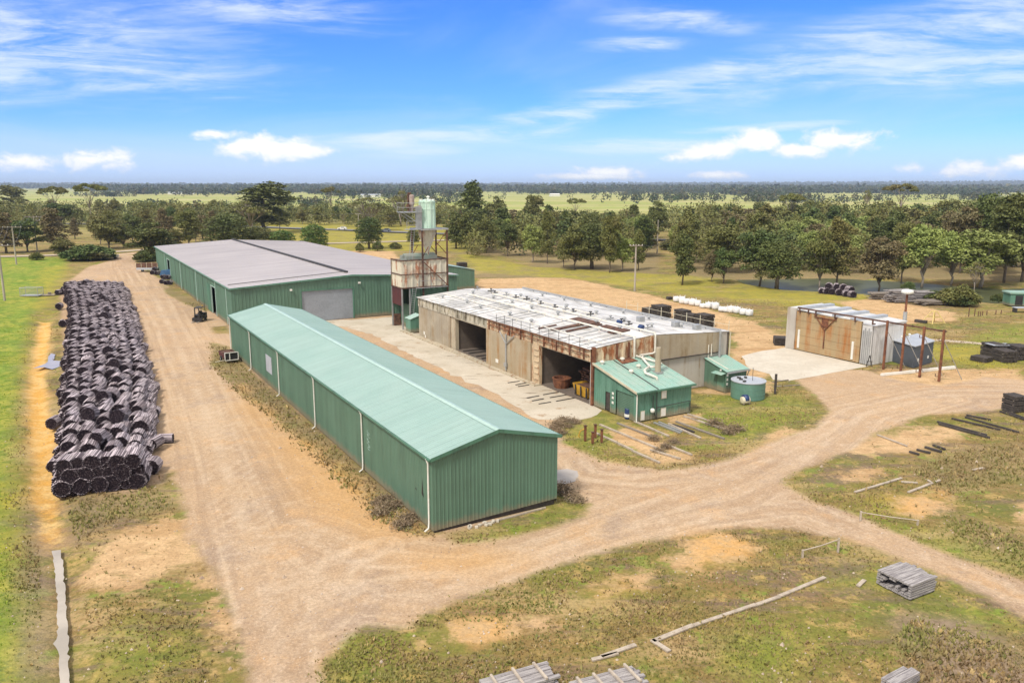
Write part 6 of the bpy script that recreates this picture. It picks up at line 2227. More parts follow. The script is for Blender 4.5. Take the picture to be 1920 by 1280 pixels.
PA = power_pole(70, 471, 405, 5.0, 'grey power pole with crossarm in front of the left hand trees', rz=.1, arms=2)
PB = power_pole(31, 496, 424, 4.6, 'power pole with wide crossarm on the green paddock', rz=.2)
PC = power_pole(9, 563, 458, 3.2, 'tall power pole at the left edge nearest the camera', rz=.5)
PD = power_pole(525, 433, 396, 2.4, 'distant power pole beside the highway behind the warehouse')
PE = power_pole(673, 437, 400, 2.4, 'distant power pole beside the highway left of the silo')
PF = power_pole(1190, 545, 458, 2.6, 'power pole with crossarm standing on the grass behind the kiln', rz=.1)
PH = power_pole(1280, 470, 428, 3.0, 'pale power pole with transformer among the right hand trees', trans=True)
X_, Y2 = G(1232, 475)
t = empty('bare_pole', (X_, Y2, 0), 0, 'tall plain pole standing at the edge of the middle trees', 'pole')
MB().tube([(0, 0, -.1), (0, 0, height_at(1232, 475, 412))], [.2, .12], 8).build('shaft', M['polewood'], t)
X_, Y2 = G(292, 482)
t = empty('thin_mast', (X_, Y2, 0), 0, 'thin pale mast at the far corner of the warehouse', 'mast')
MB().tube([(0, 0, 0), (0, 0, height_at(292, 482, 435))], .06, 6).build('shaft', M['steel'], t)


def wire(a, c, sag, lab, r=.03):
    a, c = Vector(a), Vector(c)
    pts = []
    for k in range(13):
        s = k / 12
        p = a.lerp(c, s)
        p.z -= sag * 4 * s * (1 - s)
        pts.append(p - a)
    o = MB().tube(pts, r, 4).build('power_line', M['wire'])
    o.location = a
    return tag(o, lab, 'wire', 'overhead power lines')


WLAB = 'thin overhead power line strung between the poles'
for (S1, S2, sg) in ((PA, PB, 1.2), (PB, PC, 1.5), (PD, PE, 1.0), (PF, PH, 2.2)):
    for q in (0, 1, 3):
        wire(S1[q], S2[q], sg, WLAB)
for q in (0, 3):
    wire(PA[q], PD[q], 4.0, WLAB, .03)
    e = G(900, 445)
    wire(PE[q], (e[0], e[1], 11 + q * .1), 2.0, WLAB, .03)
# ------------------------------------------------------------------ trees
def mesh_np(name, vs, quads_, mats, mi=None):
    me = bpy.data.meshes.new(name)
    n, m = len(vs), len(quads_)
    me.vertices.add(n)
    me.vertices.foreach_set('co', np.asarray(vs, dtype=np.float32).ravel())
    me.loops.add(m * 4)
    me.loops.foreach_set('vertex_index', np.asarray(quads_).ravel())
    me.polygons.add(m)
    me.polygons.foreach_set('loop_start', np.arange(m) * 4)
    for a in mats: me.materials.append(a)
    if mi is not None: me.polygons.foreach_set('material_index', mi)
    me.update(calc_edges=True)
    return me


def leaf_quads(P_, size, rng, droop=.3, asp=1.6):
    """one small bent leaf spray per point"""
    n = len(P_)
    u = rng.normal(size=(n, 3))
    u[:, 2] = u[:, 2] * .6 - droop
    u /= np.linalg.norm(u, axis=1)[:, None]
    w = rng.normal(size=(n, 3))
    w -= u * (w * u).sum(1)[:, None]
    w /= np.linalg.norm(w, axis=1)[:, None]
    s = size * rng.uniform(.6, 1.3, n)[:, None]
    a, c = u * s * asp * .5, w * s * .5
    V = np.stack([P_ - a, P_ + c * .9, P_ + a, P_ - c * .9], 1).reshape(-1, 3)
    Q = np.arange(n * 4).reshape(n, 4)
    return V, Q


def crown_points(lobes, n, rng, shell=.55):
    w = np.array([l[3] * l[4] for l in lobes]) ** 1.0
    w /= w.sum()
    out_ = []
    for l, k in zip(lobes, (w * n).astype(int) + 1):
        d = rng.normal(size=(k, 3))
        d /= np.linalg.norm(d, axis=1)[:, None]
        d[:, 2] = np.where(d[:, 2] < -.35, -d[:, 2] * .6, d[:, 2])
        r_ = shell + (1 - shell) * rng.random(k) ** .6
        lump = 1 + .18 * np.sin(d[:, 0] * 5 + l[0]) * np.cos(d[:, 1] * 6 + l[1]) + .1 * np.sin(d[:, 2] * 9)
        p = d * (r_ * lump)[:, None] * np.array([l[3], l[3], l[4]]) + np.array(l[:3])
        out_.append(p)
    return np.concatenate(out_)


def proto_tree(kind, seed, n=2600, leaf=.42, bare=False):
    """a 10 m tree: trunk with limbs (mesh) and crown (mesh)"""
    r = random.Random(seed)
    rng = np.random.default_rng(seed)
    tr = MB()
    lobes = []
    if kind in ('gum', 'pale', 'bare', 'flat'):
        top = {'gum': 1.9, 'pale': 2.0, 'bare': 3.0, 'flat': 5.4}[kind]
        spread = {'gum': 3.0, 'pale': 2.1, 'bare': 3.4, 'flat': 4.2}[kind]
        tr.tube([(0, 0, -.2), (r.uniform(-.15, .15), r.uniform(-.15, .15), top * .5), (r.uniform(-.3, .3), r.uniform(-.3, .3), top)], [.17, .14, .11], 7)
        nl = {'gum': 20, 'pale': 13, 'bare': 12, 'flat': 8}[kind]
        for i in range(nl):
            a = i * 2.4 + r.uniform(-.4, .4)
            rr_ = spread * sqrt((i + .5) / nl) * r.uniform(.7, 1.0)
            zt = {'gum': 8.9, 'pale': 8.9, 'bare': 9.4, 'flat': 9.2}[kind] - rr_ * {'gum': .85, 'pale': 1.5, 'bare': .7, 'flat': .35}[kind] - (r.uniform(0, 2.6) if kind != 'flat' else r.uniform(0, .6))
            zt = max(zt, 2.5)
            if kind == 'gum' and i % 3 == 2: zt = r.uniform(2.2, 4.2)
            p = (rr_ * cos(a), rr_ * sin(a), zt)
            m_ = (rr_ * .45 * cos(a + .2), rr_ * .45 * sin(a + .2), top + (zt - top) * .5)
            tr.tube([(0, 0, top * r.uniform(.55, .98)), m_, p], [.08, .05, .02], 5)
            if kind == 'bare':
                for _ in range(5):
                    q = (p[0] + r.uniform(-1, 1), p[1] + r.uniform(-1, 1), p[2] + r.uniform(-.2, 1.3))
                    tr.tube([m_, ((m_[0] + q[0]) / 2 + .1, (m_[1] + q[1]) / 2, (m_[2] + q[2]) / 2 + .2), q], [.05, .035, .015], 4)
            R1 = r.uniform(.7, 1.35) * (1.05 if kind == 'gum' else .95)
            lobes.append((p[0], p[1], p[2], R1, R1 * (.72 if kind != 'flat' else .45)))
        if kind == 'pale':
            for i in range(10):
                a = r.uniform(0, 6.3)
                lobes.append((1.5 * cos(a), 1.5 * sin(a), r.uniform(2.2, 6.5), 1.2, 1.3))
        if kind == 'gum':
            for i in range(9):
                a = i * 2.4
                q = r.uniform(.6, 2.5)
                lobes.append((q * cos(a), q * sin(a), r.uniform(2.2, 6.6), 1.45, 1.3))
    elif kind == 'tall':
        tr.tube([(0, 0, -.2), (.15, .1, 2.6), (-.1, .15, 5.5), (.1, 0, 8.6)], [.17, .13, .08, .03], 7)
        for i in range(26):
            z = 2.0 + 7.3 * ((i + .5) / 26) + r.uniform(-.35, .35)
            rad = 2.3 * sin(pi * min(1, max(0, (z - .6) / 9.7))) ** .6 * r.uniform(.35, 1.1)
            a = i * 2.4 + r.uniform(-.5, .5)
            q = r.uniform(.65, 1.25)
            lobes.append((rad * .8 * cos(a), rad * .8 * sin(a), z, q, q * r.uniform(.8, 1.25)))
            if i % 2: tr.tube([(0, 0, z - 1), (rad * .7 * cos(a), rad * .7 * sin(a), z)], [.06, .02], 4)
    elif kind == 'cone':
        tr.tube([(0, 0, -.2), (0, 0, 5), (0, 0, 9.4)], [.22, .14, .03], 7)
        for i in range(18):
            z = 1.9 + i * .43 + r.uniform(-.2, .2)
            rad = 2.3 * max(.05, 1 - ((z - 1.9) / 8.0)) ** .5 * r.uniform(.75, 1.15) + .2
            a = i * 2.4
            lobes.append((rad * .45 * cos(a), rad * .45 * sin(a), z, rad * .78, .9))
            tr.tube([(0, 0, z - .4), (rad * .8 * cos(a), rad * .8 * sin(a), z)], [.06, .02], 4)
    elif kind == 'round':
        tr.tube([(0, 0, -.2), (.1, 0, 2.2), (0, .1, 5)], [.35, .28, .15], 7)
        for i in range(20):
            a = i * 2.4
            z = 1.9 + 6.4 * ((i + .5) / 20)
            rad = 3.4 * sqrt(max(0.05, 1 - ((z - 4.2) / 5.2) ** 2))
            lobes.append((rad * .62 * cos(a), rad * .62 * sin(a), z, 1.75, 1.35))
            if i % 2: tr.tube([(0, 0, min(5, z)), (rad * .6 * cos(a), rad * .6 * sin(a), z)], [.10, .03], 4)
        lobes.append((0, 0, 8.6, 1.6, 1.1))
    elif kind == 'bush':
        for i in range(7):
            a = i * .9
            tr.tube([(0, 0, -.1), (1.2 * cos(a), 1.2 * sin(a), 2.5), (2.8 * cos(a), 2.8 * sin(a), 5)], [.2, .12, .04], 5)
        for i in range(18):
            a = i * 2.4
            rad = 4.2 * sqrt((i + .5) / 18)
            lobes.append((rad * cos(a), rad * sin(a), 6.6 - rad * .85 + r.uniform(-.9, .6), 1.9, 1.9))
        for i in range(8):
            a = i * .8
            lobes.append((3.6 * cos(a), 3.6 * sin(a), 1.7, 1.7, 1.6))
    if bare: n = int(n * .25)
    P_ = crown_points(lobes, n, rng, .45 if kind in ('gum', 'flat', 'pale') else .6)
    V, Q = leaf_quads(P_, leaf, rng, .5 if kind == 'pale' else .2)
    return tr, V, Q


def proto_objs(kind, seed, leafm, barkm, n, leaf, merged=False, bare=False):
    tr, V, Q = proto_tree(kind, seed, n, leaf, bare)
    tm = bpy.data.meshes.new('trunk')
    tm.from_pydata(tr.v, [], tr.f)
    tm.materials.append(M[barkm])
    tm.polygons.foreach_set('use_smooth', [True] * len(tm.polygons))
    if merged:
        nv = len(tr.v)
        allv = np.concatenate([np.array(tr.v), V])
        me = bpy.data.meshes.new('distant_tree')
        me.from_pydata(allv.tolist(), [], tr.f + [tuple(q + nv) for q in Q.tolist()] if False else tr.f + [tuple(int(i) + nv for i in q) for q in Q])
        me.materials.append(M[barkm])
        me.materials.append(M[leafm])
        me.polygons.foreach_set('material_index', [0] * len(tr.f) + [1] * len(Q))
        return me
    return tm, mesh_np('crown', V, Q, [M[leafm]])


KIND = {
    'gum': [('gum', 1, 'leaf_gum', 'bark'), ('gum', 2, 'leaf_gum', 'bark'), ('gum', 3, 'leaf_gum', 'bark'), ('gum', 4, 'leaf_dark', 'bark'), ('gum', 5, 'leaf_gum', 'bark_pale'), ('tall', 6, 'leaf_gum', 'bark_pale'), ('tall', 7, 'leaf_gum', 'bark'), ('tall', 8, 'leaf_gum', 'bark')],
    'dark': [('cone', 11, 'leaf_dark', 'bark'), ('tall', 12, 'leaf_dark', 'bark'), ('tall', 15, 'leaf_dark', 'bark'), ('gum', 13, 'leaf_dark', 'bark'), ('round', 14, 'leaf_dark', 'bark')],
    'pale': [('pale', 21, 'leaf_pale', 'bark_pale'), ('pale', 22, 'leaf_pale', 'bark_pale')],
    'rusty': [('gum', 31, 'leaf_rust', 'bark'), ('cone', 32, 'leaf_rust', 'bark')],
    'round': [('round', 41, 'leaf_dark', 'bark'), ('round', 42, 'leaf_dark', 'bark')],
    'fresh': [('round', 51, 'leaf_green', 'bark')],
    'bush': [('bush', 61, 'leaf_dark', 'bark'), ('bush', 62, 'leaf_gum', 'bark')],
    'bare': [('bare', 71, 'leaf_gum', 'bark_pale')],
    'flat': [('flat', 81, 'leaf_gum', 'bark_pale')],
}
PROTO = {}
for k, L_ in KIND.items():
    PROTO[k] = [proto_objs(a, s, lm, bm, 7600 if a in ('gum', 'round', 'bush') else 6000, .25 if a != 'bush' else .5, bare=(a == 'bare')) for (a, s, lm, bm) in L_]
FARP = {
    'gum': [proto_objs('gum', 101 + i, 'leaf_gum', 'bark_pale', 2400, .46, True) for i in range(3)] + [proto_objs('tall', 105 + i, 'leaf_gum', 'bark_pale', 2200, .44, True) for i in range(3)],
    'dark': [proto_objs('tall', 115, 'leaf_dark', 'bark', 2200, .44, True), proto_objs('tall', 116, 'leaf_dark', 'bark', 2200, .44, True), proto_objs('gum', 111, 'leaf_dark', 'bark', 2400, .46, True), proto_objs('cone', 112, 'leaf_dark', 'bark', 1800, .46, True), proto_objs('round', 113, 'leaf_dark', 'bark', 2000, .48, True)],
    'rusty': [proto_objs('gum', 121, 'leaf_rust', 'bark', 2000, .46, True)],
    'bare': [proto_objs('bare', 131, 'leaf_gum', 'bark_pale', 900, .6, True, True)],
    'flat': [proto_objs('flat', 141, 'leaf_gum', 'bark_pale', 600, .7, True)],
    'pale': [proto_objs('pale', 151, 'leaf_pale', 'bark_pale', 600, .72, True)],
}
NAMES = {'gum': 'gum_tree', 'dark': 'evergreen_tree', 'pale': 'pale_gum_tree', 'rusty': 'rusty_tree', 'round': 'round_tree', 'fresh': 'round_tree', 'bush': 'bush', 'bare': 'bare_tree', 'flat': 'umbrella_tree'}
rt = random.Random(77)


def plant(kind, X_, Y2, h, w, lab, grp=None, far=False, cat=None):
    rz = rt.uniform(0, 6.28)
    if far:
        me = rt.choice(FARP[kind])
        o = bpy.data.objects.new(NAMES[kind], me)
        COL.objects.link(o)
    else:
        tm, cm = rt.choice(PROTO[kind])
        o = bpy.data.objects.new(NAMES[kind], None)
        COL.objects.link(o)
        for nm, me in (('trunk' if kind != 'bush' else 'stems', tm), ('crown', cm)):
            c = bpy.data.objects.new(nm, me)
            COL.objects.link(c)
            c.parent = o
    o.location = (X_, Y2, hill_z(X_, Y2))
    o.rotation_euler = (0, 0, rz)
    o.scale = (w / 10, w / 10, h / 10)
    return tag(o, lab, cat or ('bush' if kind == 'bush' else 'tree'), grp)


WIDTH = {'gum': 7.2, 'dark': 5.2, 'pale': 5.4, 'rusty': 6.6, 'round': 7.6, 'fresh': 7.6, 'bush': 10.5, 'bare': 8, 'flat': 9}


def tree_px(kind, x, yb, yt, wpx=None, lab=None, grp=None, far=False, cat=None):
    X_, Y2 = G(x, yb)
    h = height_at(x, yb, yt) * 1.06
    D = math.hypot(X_, Y2)
    w = h if wpx is None else (wpx * D / FPX) * 10 / WIDTH[kind]
    return plant(kind, X_, Y2, h, w, lab, grp, far, cat)


T = [  # kind, x, base y, top y, width px, label
    ('dark', 1279, 534, 443, 52, 'lone dark gum on the grass, left of the right hand belt of trees'),
    ('gum', 1356, 531, 452, 52, 'low olive tree with leaning trunk right of the lone dark gum'),
    ('rusty', 1335, 528, 462, 34, 'thin brownish tree between the lone dark gum and the belt'),
    ('gum', 1424, 534, 412, 92, 'broad olive brown gum at the left end of the pond'),
    ('dark', 1456, 540, 452, 60, 'low spreading dark gum with black trunk in front of the pond'),
    ('gum', 1536, 538, 428, 62, 'olive gum with pale stems standing at the pond behind the dark bundles'),
    ('gum', 1568, 536, 416, 74, 'broad gum leaning over the pond, right of the dark bundles'),
    ('rusty', 1647, 547, 432, 74, 'brownish gum with twisted black trunk between the timber heaps and pond'),
    ('gum', 1690, 528, 420, 56, 'grey green gum behind the timber heaps'),
    ('pale', 1728, 536, 398, 70, 'tall pale green gum behind the timber heaps'),
    ('pale', 1783, 532, 415, 62, 'tall slim pale gum beside the broad pale one'),
    ('pale', 1838, 536, 412, 100, 'broad pale yellow green gum at the right end of the pond'),
    ('bare', 1826, 548, 488, 40, 'bare grey tree at the foot of the broad pale gum'),
    ('dark', 1882, 530, 372, 70, 'very tall dark tree at the right edge behind the pond'),
    ('dark', 1915, 528, 362, 76, 'tallest dark tree touching the right edge'),
    ('rusty', 1800, 512, 372, 70, 'tall brown green tree behind the pale gums'),
    ('gum', 952, 480, 405, 46, 'gum with white trunk at the left of the middle group'),
    ('pale', 999, 492, 408, 44, 'pale gum in the middle group with grey trunk'),
    ('gum', 1026, 494, 400, 42, 'upright gum with dark trunk in the middle group'),
    ('gum', 1056, 500, 432, 34, 'small olive gum at the front of the middle group'),
    ('gum', 1078, 505, 412, 76, 'broad brown green gum at the front of the middle group'),
    ('dark', 1110, 503, 420, 60, 'dark gum beside the broad one in the middle group'),
    ('gum', 1143, 511, 408, 56, 'gum with straight dark trunk in the middle group'),
    ('pale', 1167, 508, 432, 44, 'pale thin gum near the pole in the middle group'),
    ('gum', 1197, 506, 436, 40, 'small open gum at the right end of the middle group'),
    ('gum', 912, 474, 400, 50, 'olive gum right of the silo'),
    ('dark', 884, 470, 392, 52, 'dark gum just right of the silo'),
    ('dark', 855, 466, 400, 44, 'dark conical tree close to the silo'),
    ('fresh', 590, 470, 421, 54, 'round bright green tree behind the warehouse roof'),
    ('round', 692, 466, 408, 54, 'round dark green tree left of the silo'),
    ('round', 775, 460, 430, 26, 'small dark tree behind the silo'),
    ('dark', 285, 488, 412, 66, 'dense grey green tree at the warehouse far corner'),
    ('bush', 168, 487, 452, 82, 'broad rounded bush by the gate'),
    ('bush', 275, 490, 462, 40, 'low green bush in front of the dense grey tree'),
    ('bush', 69, 487, 470, 22, 'small dark bush at the foot of the power pole'),
    ('bush', 1797, 572, 528, 62, 'dense green bush between the timber heaps and the stakes'),
    ('bush', 1755, 566, 540, 50, 'darker low bush behind the timber heaps'),
    ('bush', 1872, 566, 546, 24, 'small bush left of the green cabin'),
    ('round', 1700, 560, 528, 26, 'small dark tree poking out of the timber heaps'),
    ('gum', 52, 472, 398, 60, 'olive gum at the left behind the power poles'),
    ('rusty', 12, 474, 400, 60, 'rusty brown tree at the left edge'),
    ('rusty', 102, 468, 392, 60, 'rusty brown gum left of the gate'),
    ('gum', 118, 484, 440, 44, 'thin olive tree on the lawn left of the broad bush'),
    ('gum', 205, 466, 394, 66, 'broad dark gum straight behind the gate'),
    ('gum', 232, 465, 420, 40, 'small slender tree right of the gate'),
    ('round', 425, 470, 402, 86, 'large round dark tree behind the warehouse roof'),
    ('round', 482, 466, 425, 60, 'low dark tree behind the warehouse ridge'),
    ('fresh', 530, 466, 432, 50, 'low green tree between the warehouse ridge and the round tree'),
    ('gum', 355, 464, 396, 60, 'olive brown tree above the warehouse roof'),
    ('gum', 330, 468, 430, 44, 'small gum behind the dense grey tree'),
    ('dark', 497, 436, 350, 120, 'huge spreading gum towering behind the warehouse'),
    ('bare', 470, 440, 372, 90, 'big grey limbed tree beside the huge spreading gum'),
    ('flat', 172, 424, 341, 60, 'umbrella shaped tree rising above the horizon at the left'),
    ('flat', 106, 424, 347, 54, 'wide flat topped tree left of the umbrella shaped one'),
    ('gum', 112, 426, 372, 60, 'leafy tree under the wide flat topped one'),
    ('gum', 25, 400, 351, 70, 'dark tree on the skyline at the left edge'),
    ('flat', 622, 410, 348, 40, 'flat topped tree on the skyline above the round green tree'),
    ('bare', 690, 432, 366, 90, 'large bare limbed tree left of the silo top'),
    ('bare', 752, 424, 352, 60, 'tall bare limbed tree just left of the silo'),
    ('dark', 886, 440, 344, 66, 'tall skyline gum to the right of the silo'),
    ('gum', 930, 430, 366, 50, 'gum behind the tall skyline gum'),
    ('gum', 1000, 440, 368, 52, 'open crowned gum above the middle group'),
    ('flat', 1079, 424, 370, 40, 'flat crowned gum above the middle group'),
    ('dark', 1232, 452, 372, 36, 'slim dark tree rising above the lane'),
    ('flat', 1480, 440, 360, 50, 'open flat crowned gum above the right hand belt'),
    ('flat', 1686, 420, 342, 66, 'bare stemmed flat topped gum on the right skyline'),
    ('bare', 1622, 410, 352, 20, 'dead white tree on the right skyline'),
    ('bush', 1262, 468, 441, 50, 'clipped dark hedge at the end of the grass lane'),
    ('bush', 708, 470, 448, 20, 'small bush right of the round dark tree'),
    ('bush', 742, 466, 452, 24, 'pair of small bushes beside the track left of the silo'),
    ('bush', 675, 472, 452, 16, 'little bush at the foot of the round dark tree'),
    ('dark', 1845, 512, 366, 60, 'dark brown tree above the broad pale gum'),
]
for a in T:
    tree_px(a[0], a[1], a[2], a[3], a[4], a[5])


def wood(poly, n, hmin, hmax, kinds, lab, grp, far, mind, topline=None):
    pts = []
    P_ = [G(*p) for p in poly]
    x0, x1 = min(p[0] for p in P_), max(p[0] for p in P_)
    y0, y1 = min(p[1] for p in P_), max(p[1] for p in P_)
    tries = 0
    while len(pts) < n and tries < 20000:
        tries += 1
        x, y = rt.uniform(x0, x1), rt.uniform(y0, y1)
        if poly_sd(np.array([x]), np.array([y]), P_)[0] < 0: continue
        if any((x - a) ** 2 + (y - b) ** 2 < mind * mind for a, b in pts): continue
        pts.append((x, y))
        h = rt.uniform(hmin, hmax)
        if topline is not None:
            px, py = PR((x, y, 0))
            lim = np.interp(px, [q[0] for q in topline], [q[1] for q in topline])
            lo, hi = 2.0, hmax * 1.2
            for _ in range(20):
                m = (lo + hi) / 2
                if PR((x, y, m))[1] > lim: lo = m
                else: hi = m
            h = min(h, lo * rt.uniform(.86, 1.03))
        k = rt.choice(kinds)
        plant(k, x, y, h, max(h, hmin * .8) * rt.uniform(.9, 1.35), lab, grp, far)


wood([(1255, 512), (1380, 516), (1520, 512), (1700, 512), (1940, 520), (1960, 470), (1260, 468)], 46, 11, 15, ['gum', 'gum', 'dark', 'dark', 'gum', 'pale', 'rusty'],
     'tree of the dense belt behind the pond', 'trees of the belt behind the pond', False, 4.6, [(1250, 400), (1400, 392), (1520, 380), (1700, 372), (1800, 368), (1960, 362)])
wood([(1262, 466), (1960, 470), (2000, 425), (1300, 415)], 60, 12, 17, ['gum', 'dark', 'gum', 'dark', 'gum', 'rusty'],
     'tree in the back rows of the belt behind the pond', 'trees in the back rows of the belt', True, 7.0, [(1250, 385), (1400, 380), (1500, 374), (1590, 384), (1700, 372), (1800, 372), (1880, 364), (1960, 354)])
wood([(850, 466), (930, 470), (1030, 480), (1225, 492), (1215, 455), (860, 447)], 26, 10, 13.5, ['gum', 'gum', 'dark', 'pale'],
     'tree inside the middle group right of the silo', 'trees of the middle group', False, 5.0, [(850, 388), (1000, 394), (1100, 392), (1240, 392)])
wood([(850, 445), (1225, 452), (1225, 428), (840, 420)], 26, 11, 16, ['gum', 'dark', 'dark', 'rusty'],
     'tree in the back rows of the middle group', 'trees in the back rows of the middle group', True, 8, [(850, 378), (980, 386), (1040, 385), (1100, 392), (1170, 386), (1250, 378)])
wood([(-60, 416), (420, 419), (430, 404), (-60, 402)], 32, 11, 16, ['gum', 'dark', 'rusty', 'gum'],
     'tree of the far belt beyond the highway on the left', 'trees of the far belt on the left', True, 9, [(-60, 366), (60, 372), (230, 370), (240, 378), (400, 372), (440, 366)])
wood([(545, 421), (870, 432), (870, 412), (545, 405)], 34, 9, 12, ['gum', 'dark', 'gum', 'bare'],
     'tree of the far belt beyond the highway in the middle', 'trees of the far belt in the middle', True, 6, [(545, 380), (640, 388), (760, 384), (870, 380)])
wood([(-60, 472), (250, 462), (480, 452), (480, 430), (-60, 440)], 24, 9, 13, ['gum', 'dark', 'rusty', 'gum'],
     'tree of the left roadside belt', 'trees of the left roadside belt', False, 8, [(-60, 392), (130, 398), (150, 412), (230, 388), (300, 388), (480, 396)])


# ---- distant woods: one continuous mass
def far_wood(name, rows, lab, seed, leafm='leaf_far'):
    rng = np.random.default_rng(seed)
    Ps, Ss = [], []
    for (xa, xb, D0, D1, n, h) in rows:         # bearing range (photo x), distance range, count, height
        cD, cP, left = 0, 0, 0
        for _ in range(n):
            D = D0 + (D1 - D0) * rng.random()
            px = xa + (xb - xa) * rng.random()
            if 600 < D1 < 3400:         # trees stand in lines and clumps along the paddock edges
                if left <= 0:
                    cD, cP, left, wid = D, px, int(rng.integers(8, 60)), rng.uniform(4, 14)
                left -= 1
                D = cD + rng.normal() * wid
                px = cP + rng.normal() * 30 * 1500 / cD * (left % 7 + 1) / 4
            x = D * (px - 960) / 1470 * 1.02
            y = D
            hh_ = h * rng.uniform(.65, 1.25)
            z = hill_z(x, y)
            k = 420 if D < 600 else (34 if D < 1500 else (20 if D < 3000 else 5))
            q = rng.normal(size=(k, 3))
            q /= np.maximum(np.linalg.norm(q, axis=1)[:, None] / rng.uniform(.6, 1, (k, 1)), .01)
            q = q * np.array([hh_ * .42, hh_ * .42, hh_ * .44]) + np.array([x, y, z + hh_ * (.44 if D < 600 else .50)])
            Ps.append(q)
            Ss.append(np.full(k, hh_ * (.052 if D < 600 else (.17 if D < 1500 else (.24 if D < 3000 else .62)))))
    P_ = np.concatenate(Ps)
    S_ = np.concatenate(Ss)
    V, Q = leaf_quads(P_, 1.0, rng, 0, 1.3)
    V = P_.repeat(4, 0) + (V - P_.repeat(4, 0)) * S_.repeat(4)[:, None]
    me = mesh_np(name, V, Q, [M[leafm]])
    o = bpy.data.objects.new(name, me)
    COL.objects.link(o)
    return tag(o, lab, 'wood', None, 'stuff')


far_wood('belt_woodland', [(-150, 500, 385, 500, 150, 12), (430, 900, 395, 500, 120, 11.5), (1290, 2150, 190, 300, 190, 10), (1230, 2150, 300, 420, 120, 13.5), (850, 1215, 225, 400, 115, 10.5)],
         'dense mass of foliage filling the belts of trees', 7, 'leaf_gum')
far_wood('distant_woodland', [(200, 2150, 2700, 3800, 5200, 24), (-200, 2150, 5000, 7000, 5200, 28), (-200, 2150, 8000, 11000, 5200, 36)],
         'dark blue band of woodland along the horizon', 1)
far_wood('scattered_woodland', [(280, 870, 1500, 2700, 1100, 15), (1200, 1500, 900, 1500, 170, 11), (1350, 2050, 1900, 2900, 1900, 17), (980, 1360, 1900, 3000, 460, 13), (1150, 2050, 1000, 1700, 260, 11),
                                (-100, 300, 1000, 2400, 90, 9), (240, 340, 700, 900, 30, 9), (640, 900, 700, 1500, 130, 9), (1080, 1400, 1200, 2000, 50, 8), (300, 620, 560, 900, 60, 9), (1500, 2000, 2900, 3500, 500, 17)],
         'scattered clumps of trees across the far paddocks', 2)
# far farm sheds
for (x, y, w, m, rm, lab) in ((1040, 368.5, 10, 'white', 'white', 'tiny white farm shed in the far paddocks'), (340, 364.5, 30, 'white', 'slate_roof', 'long pale farm shed on the far left'),
                              (695, 370, 18, 'white', 'slate_roof', 'pale farm roof beyond the trees left of the silo')):
    X_, Y2 = G(x, y)
    t = empty('farm_shed', (X_, Y2, 0), .2, lab, 'shed')
    MB().box(-w, w, -5, 5, 0, 4).build('wall', M[m], t)
    MB().add([(-w, -5.5, 4), (w, -5.5, 4), (w, 5.5, 4), (-w, 5.5, 4), (-w, 0, 6), (w, 0, 6)], [(0, 1, 5, 4), (2, 3, 4, 5), (0, 4, 3), (1, 2, 5)]).build('roof', M[rm], t)

# ---- low shrubs of dry twigs
rng = np.random.default_rng(5)
bp = []
for s in range(3):
    d = rng.normal(size=(420, 3)) * np.array([.42, .42, .26])
    d[:, 2] = np.abs(d[:, 2]) + .05
    V, Q = leaf_quads(d, .075, rng, -.3, 5.0)
    bp.append(mesh_np('twigs', V, Q, [M['drybush']]))
    d = rng.normal(size=(500, 3)) * np.array([.5, .5, .2])
    d[:, 2] = np.abs(d[:, 2]) + .04
SH = [(708, 944), (722, 936), (728, 950), (744, 948), (716, 962), (764, 974), (776, 968), (754, 985), (1046, 798), (1058, 788), (1066, 800), (1052, 812), (1076, 792), (1040, 806),
      (1262, 828), (1236, 846), (1250, 838), (1226, 824), (1380, 806), (1366, 812), (1356, 802), (1340, 796), (1064, 926), (1054, 918), (1078, 938)]
for i, (x, y) in enumerate(SH):
    X_, Y2 = G(x, y)
    o = bpy.data.objects.new('dry_shrub', bp[i % 3])
    COL.objects.link(o)
    o.location = (X_, Y2, -.03)
    o.rotation_euler = (0, 0, rt.uniform(0, 6))
    s = rt.uniform(.5, .9)
    o.scale = (s, s, s * rt.uniform(.7, 1.2))
    tag(o, 'low brown shrub of dry twigs in the rough strip beside the sheds', 'shrub', 'dry shrubs in the rough strips')

# ---- grass tufts over the rough ground
rng = np.random.default_rng(9)
N = 330000
ang = rng.uniform(-.66, .66, N)
D = 27 + 120 * rng.random(N) ** 1.25
tx, ty = D * np.sin(ang), D * np.cos(ang)
m_ = np.interp
ix = np.clip(np.searchsorted(gx, tx), 1, NX - 1)
iy = np.clip(np.searchsorted(gy, ty), 1, NY - 1)
idx = iy * NX + ix
dens = np.ones(N)
dens *= np.where(SD['gravel'][idx] > -.35 + .9 * rng.random(N) ** 4, 0, 1)
dens *= np.where(SD['bare'][idx] > -.2, .10, 1)
dens *= np.where((SD['orange'][idx] > 0), .25, 1)
bnd = np.sin(tx * .21 + 1.4 * np.sin(ty * .17 + 1)) * np.cos(ty * .33 + 1.2 * np.sin(tx * .12))
dens *= np.clip(.55 + .7 * bnd, .12, 1)
dens *= .6 + .4 * (np.sin(tx * .9 + 1.7 * np.sin(ty * .5)) * np.cos(ty * .8 + np.sin(tx * .4)) > -.2)
dens = np.where((SD['dry'][idx] > 0) & (SD['gravel'][idx] < .2), 1.0, dens)
PAD = [G(x, y) for x, y in [(1388, 668), (1430, 655), (1477, 648), (1634, 686), (1560, 700), (1480, 715), (1446, 713), (1436, 700), (1402, 691)]]
dens *= poly_sd(tx, ty, PAD) < 0
dens = np.where((SD['dry'][idx] > 0) & (SD['gravel'][idx] > -3), dens * .55, dens)


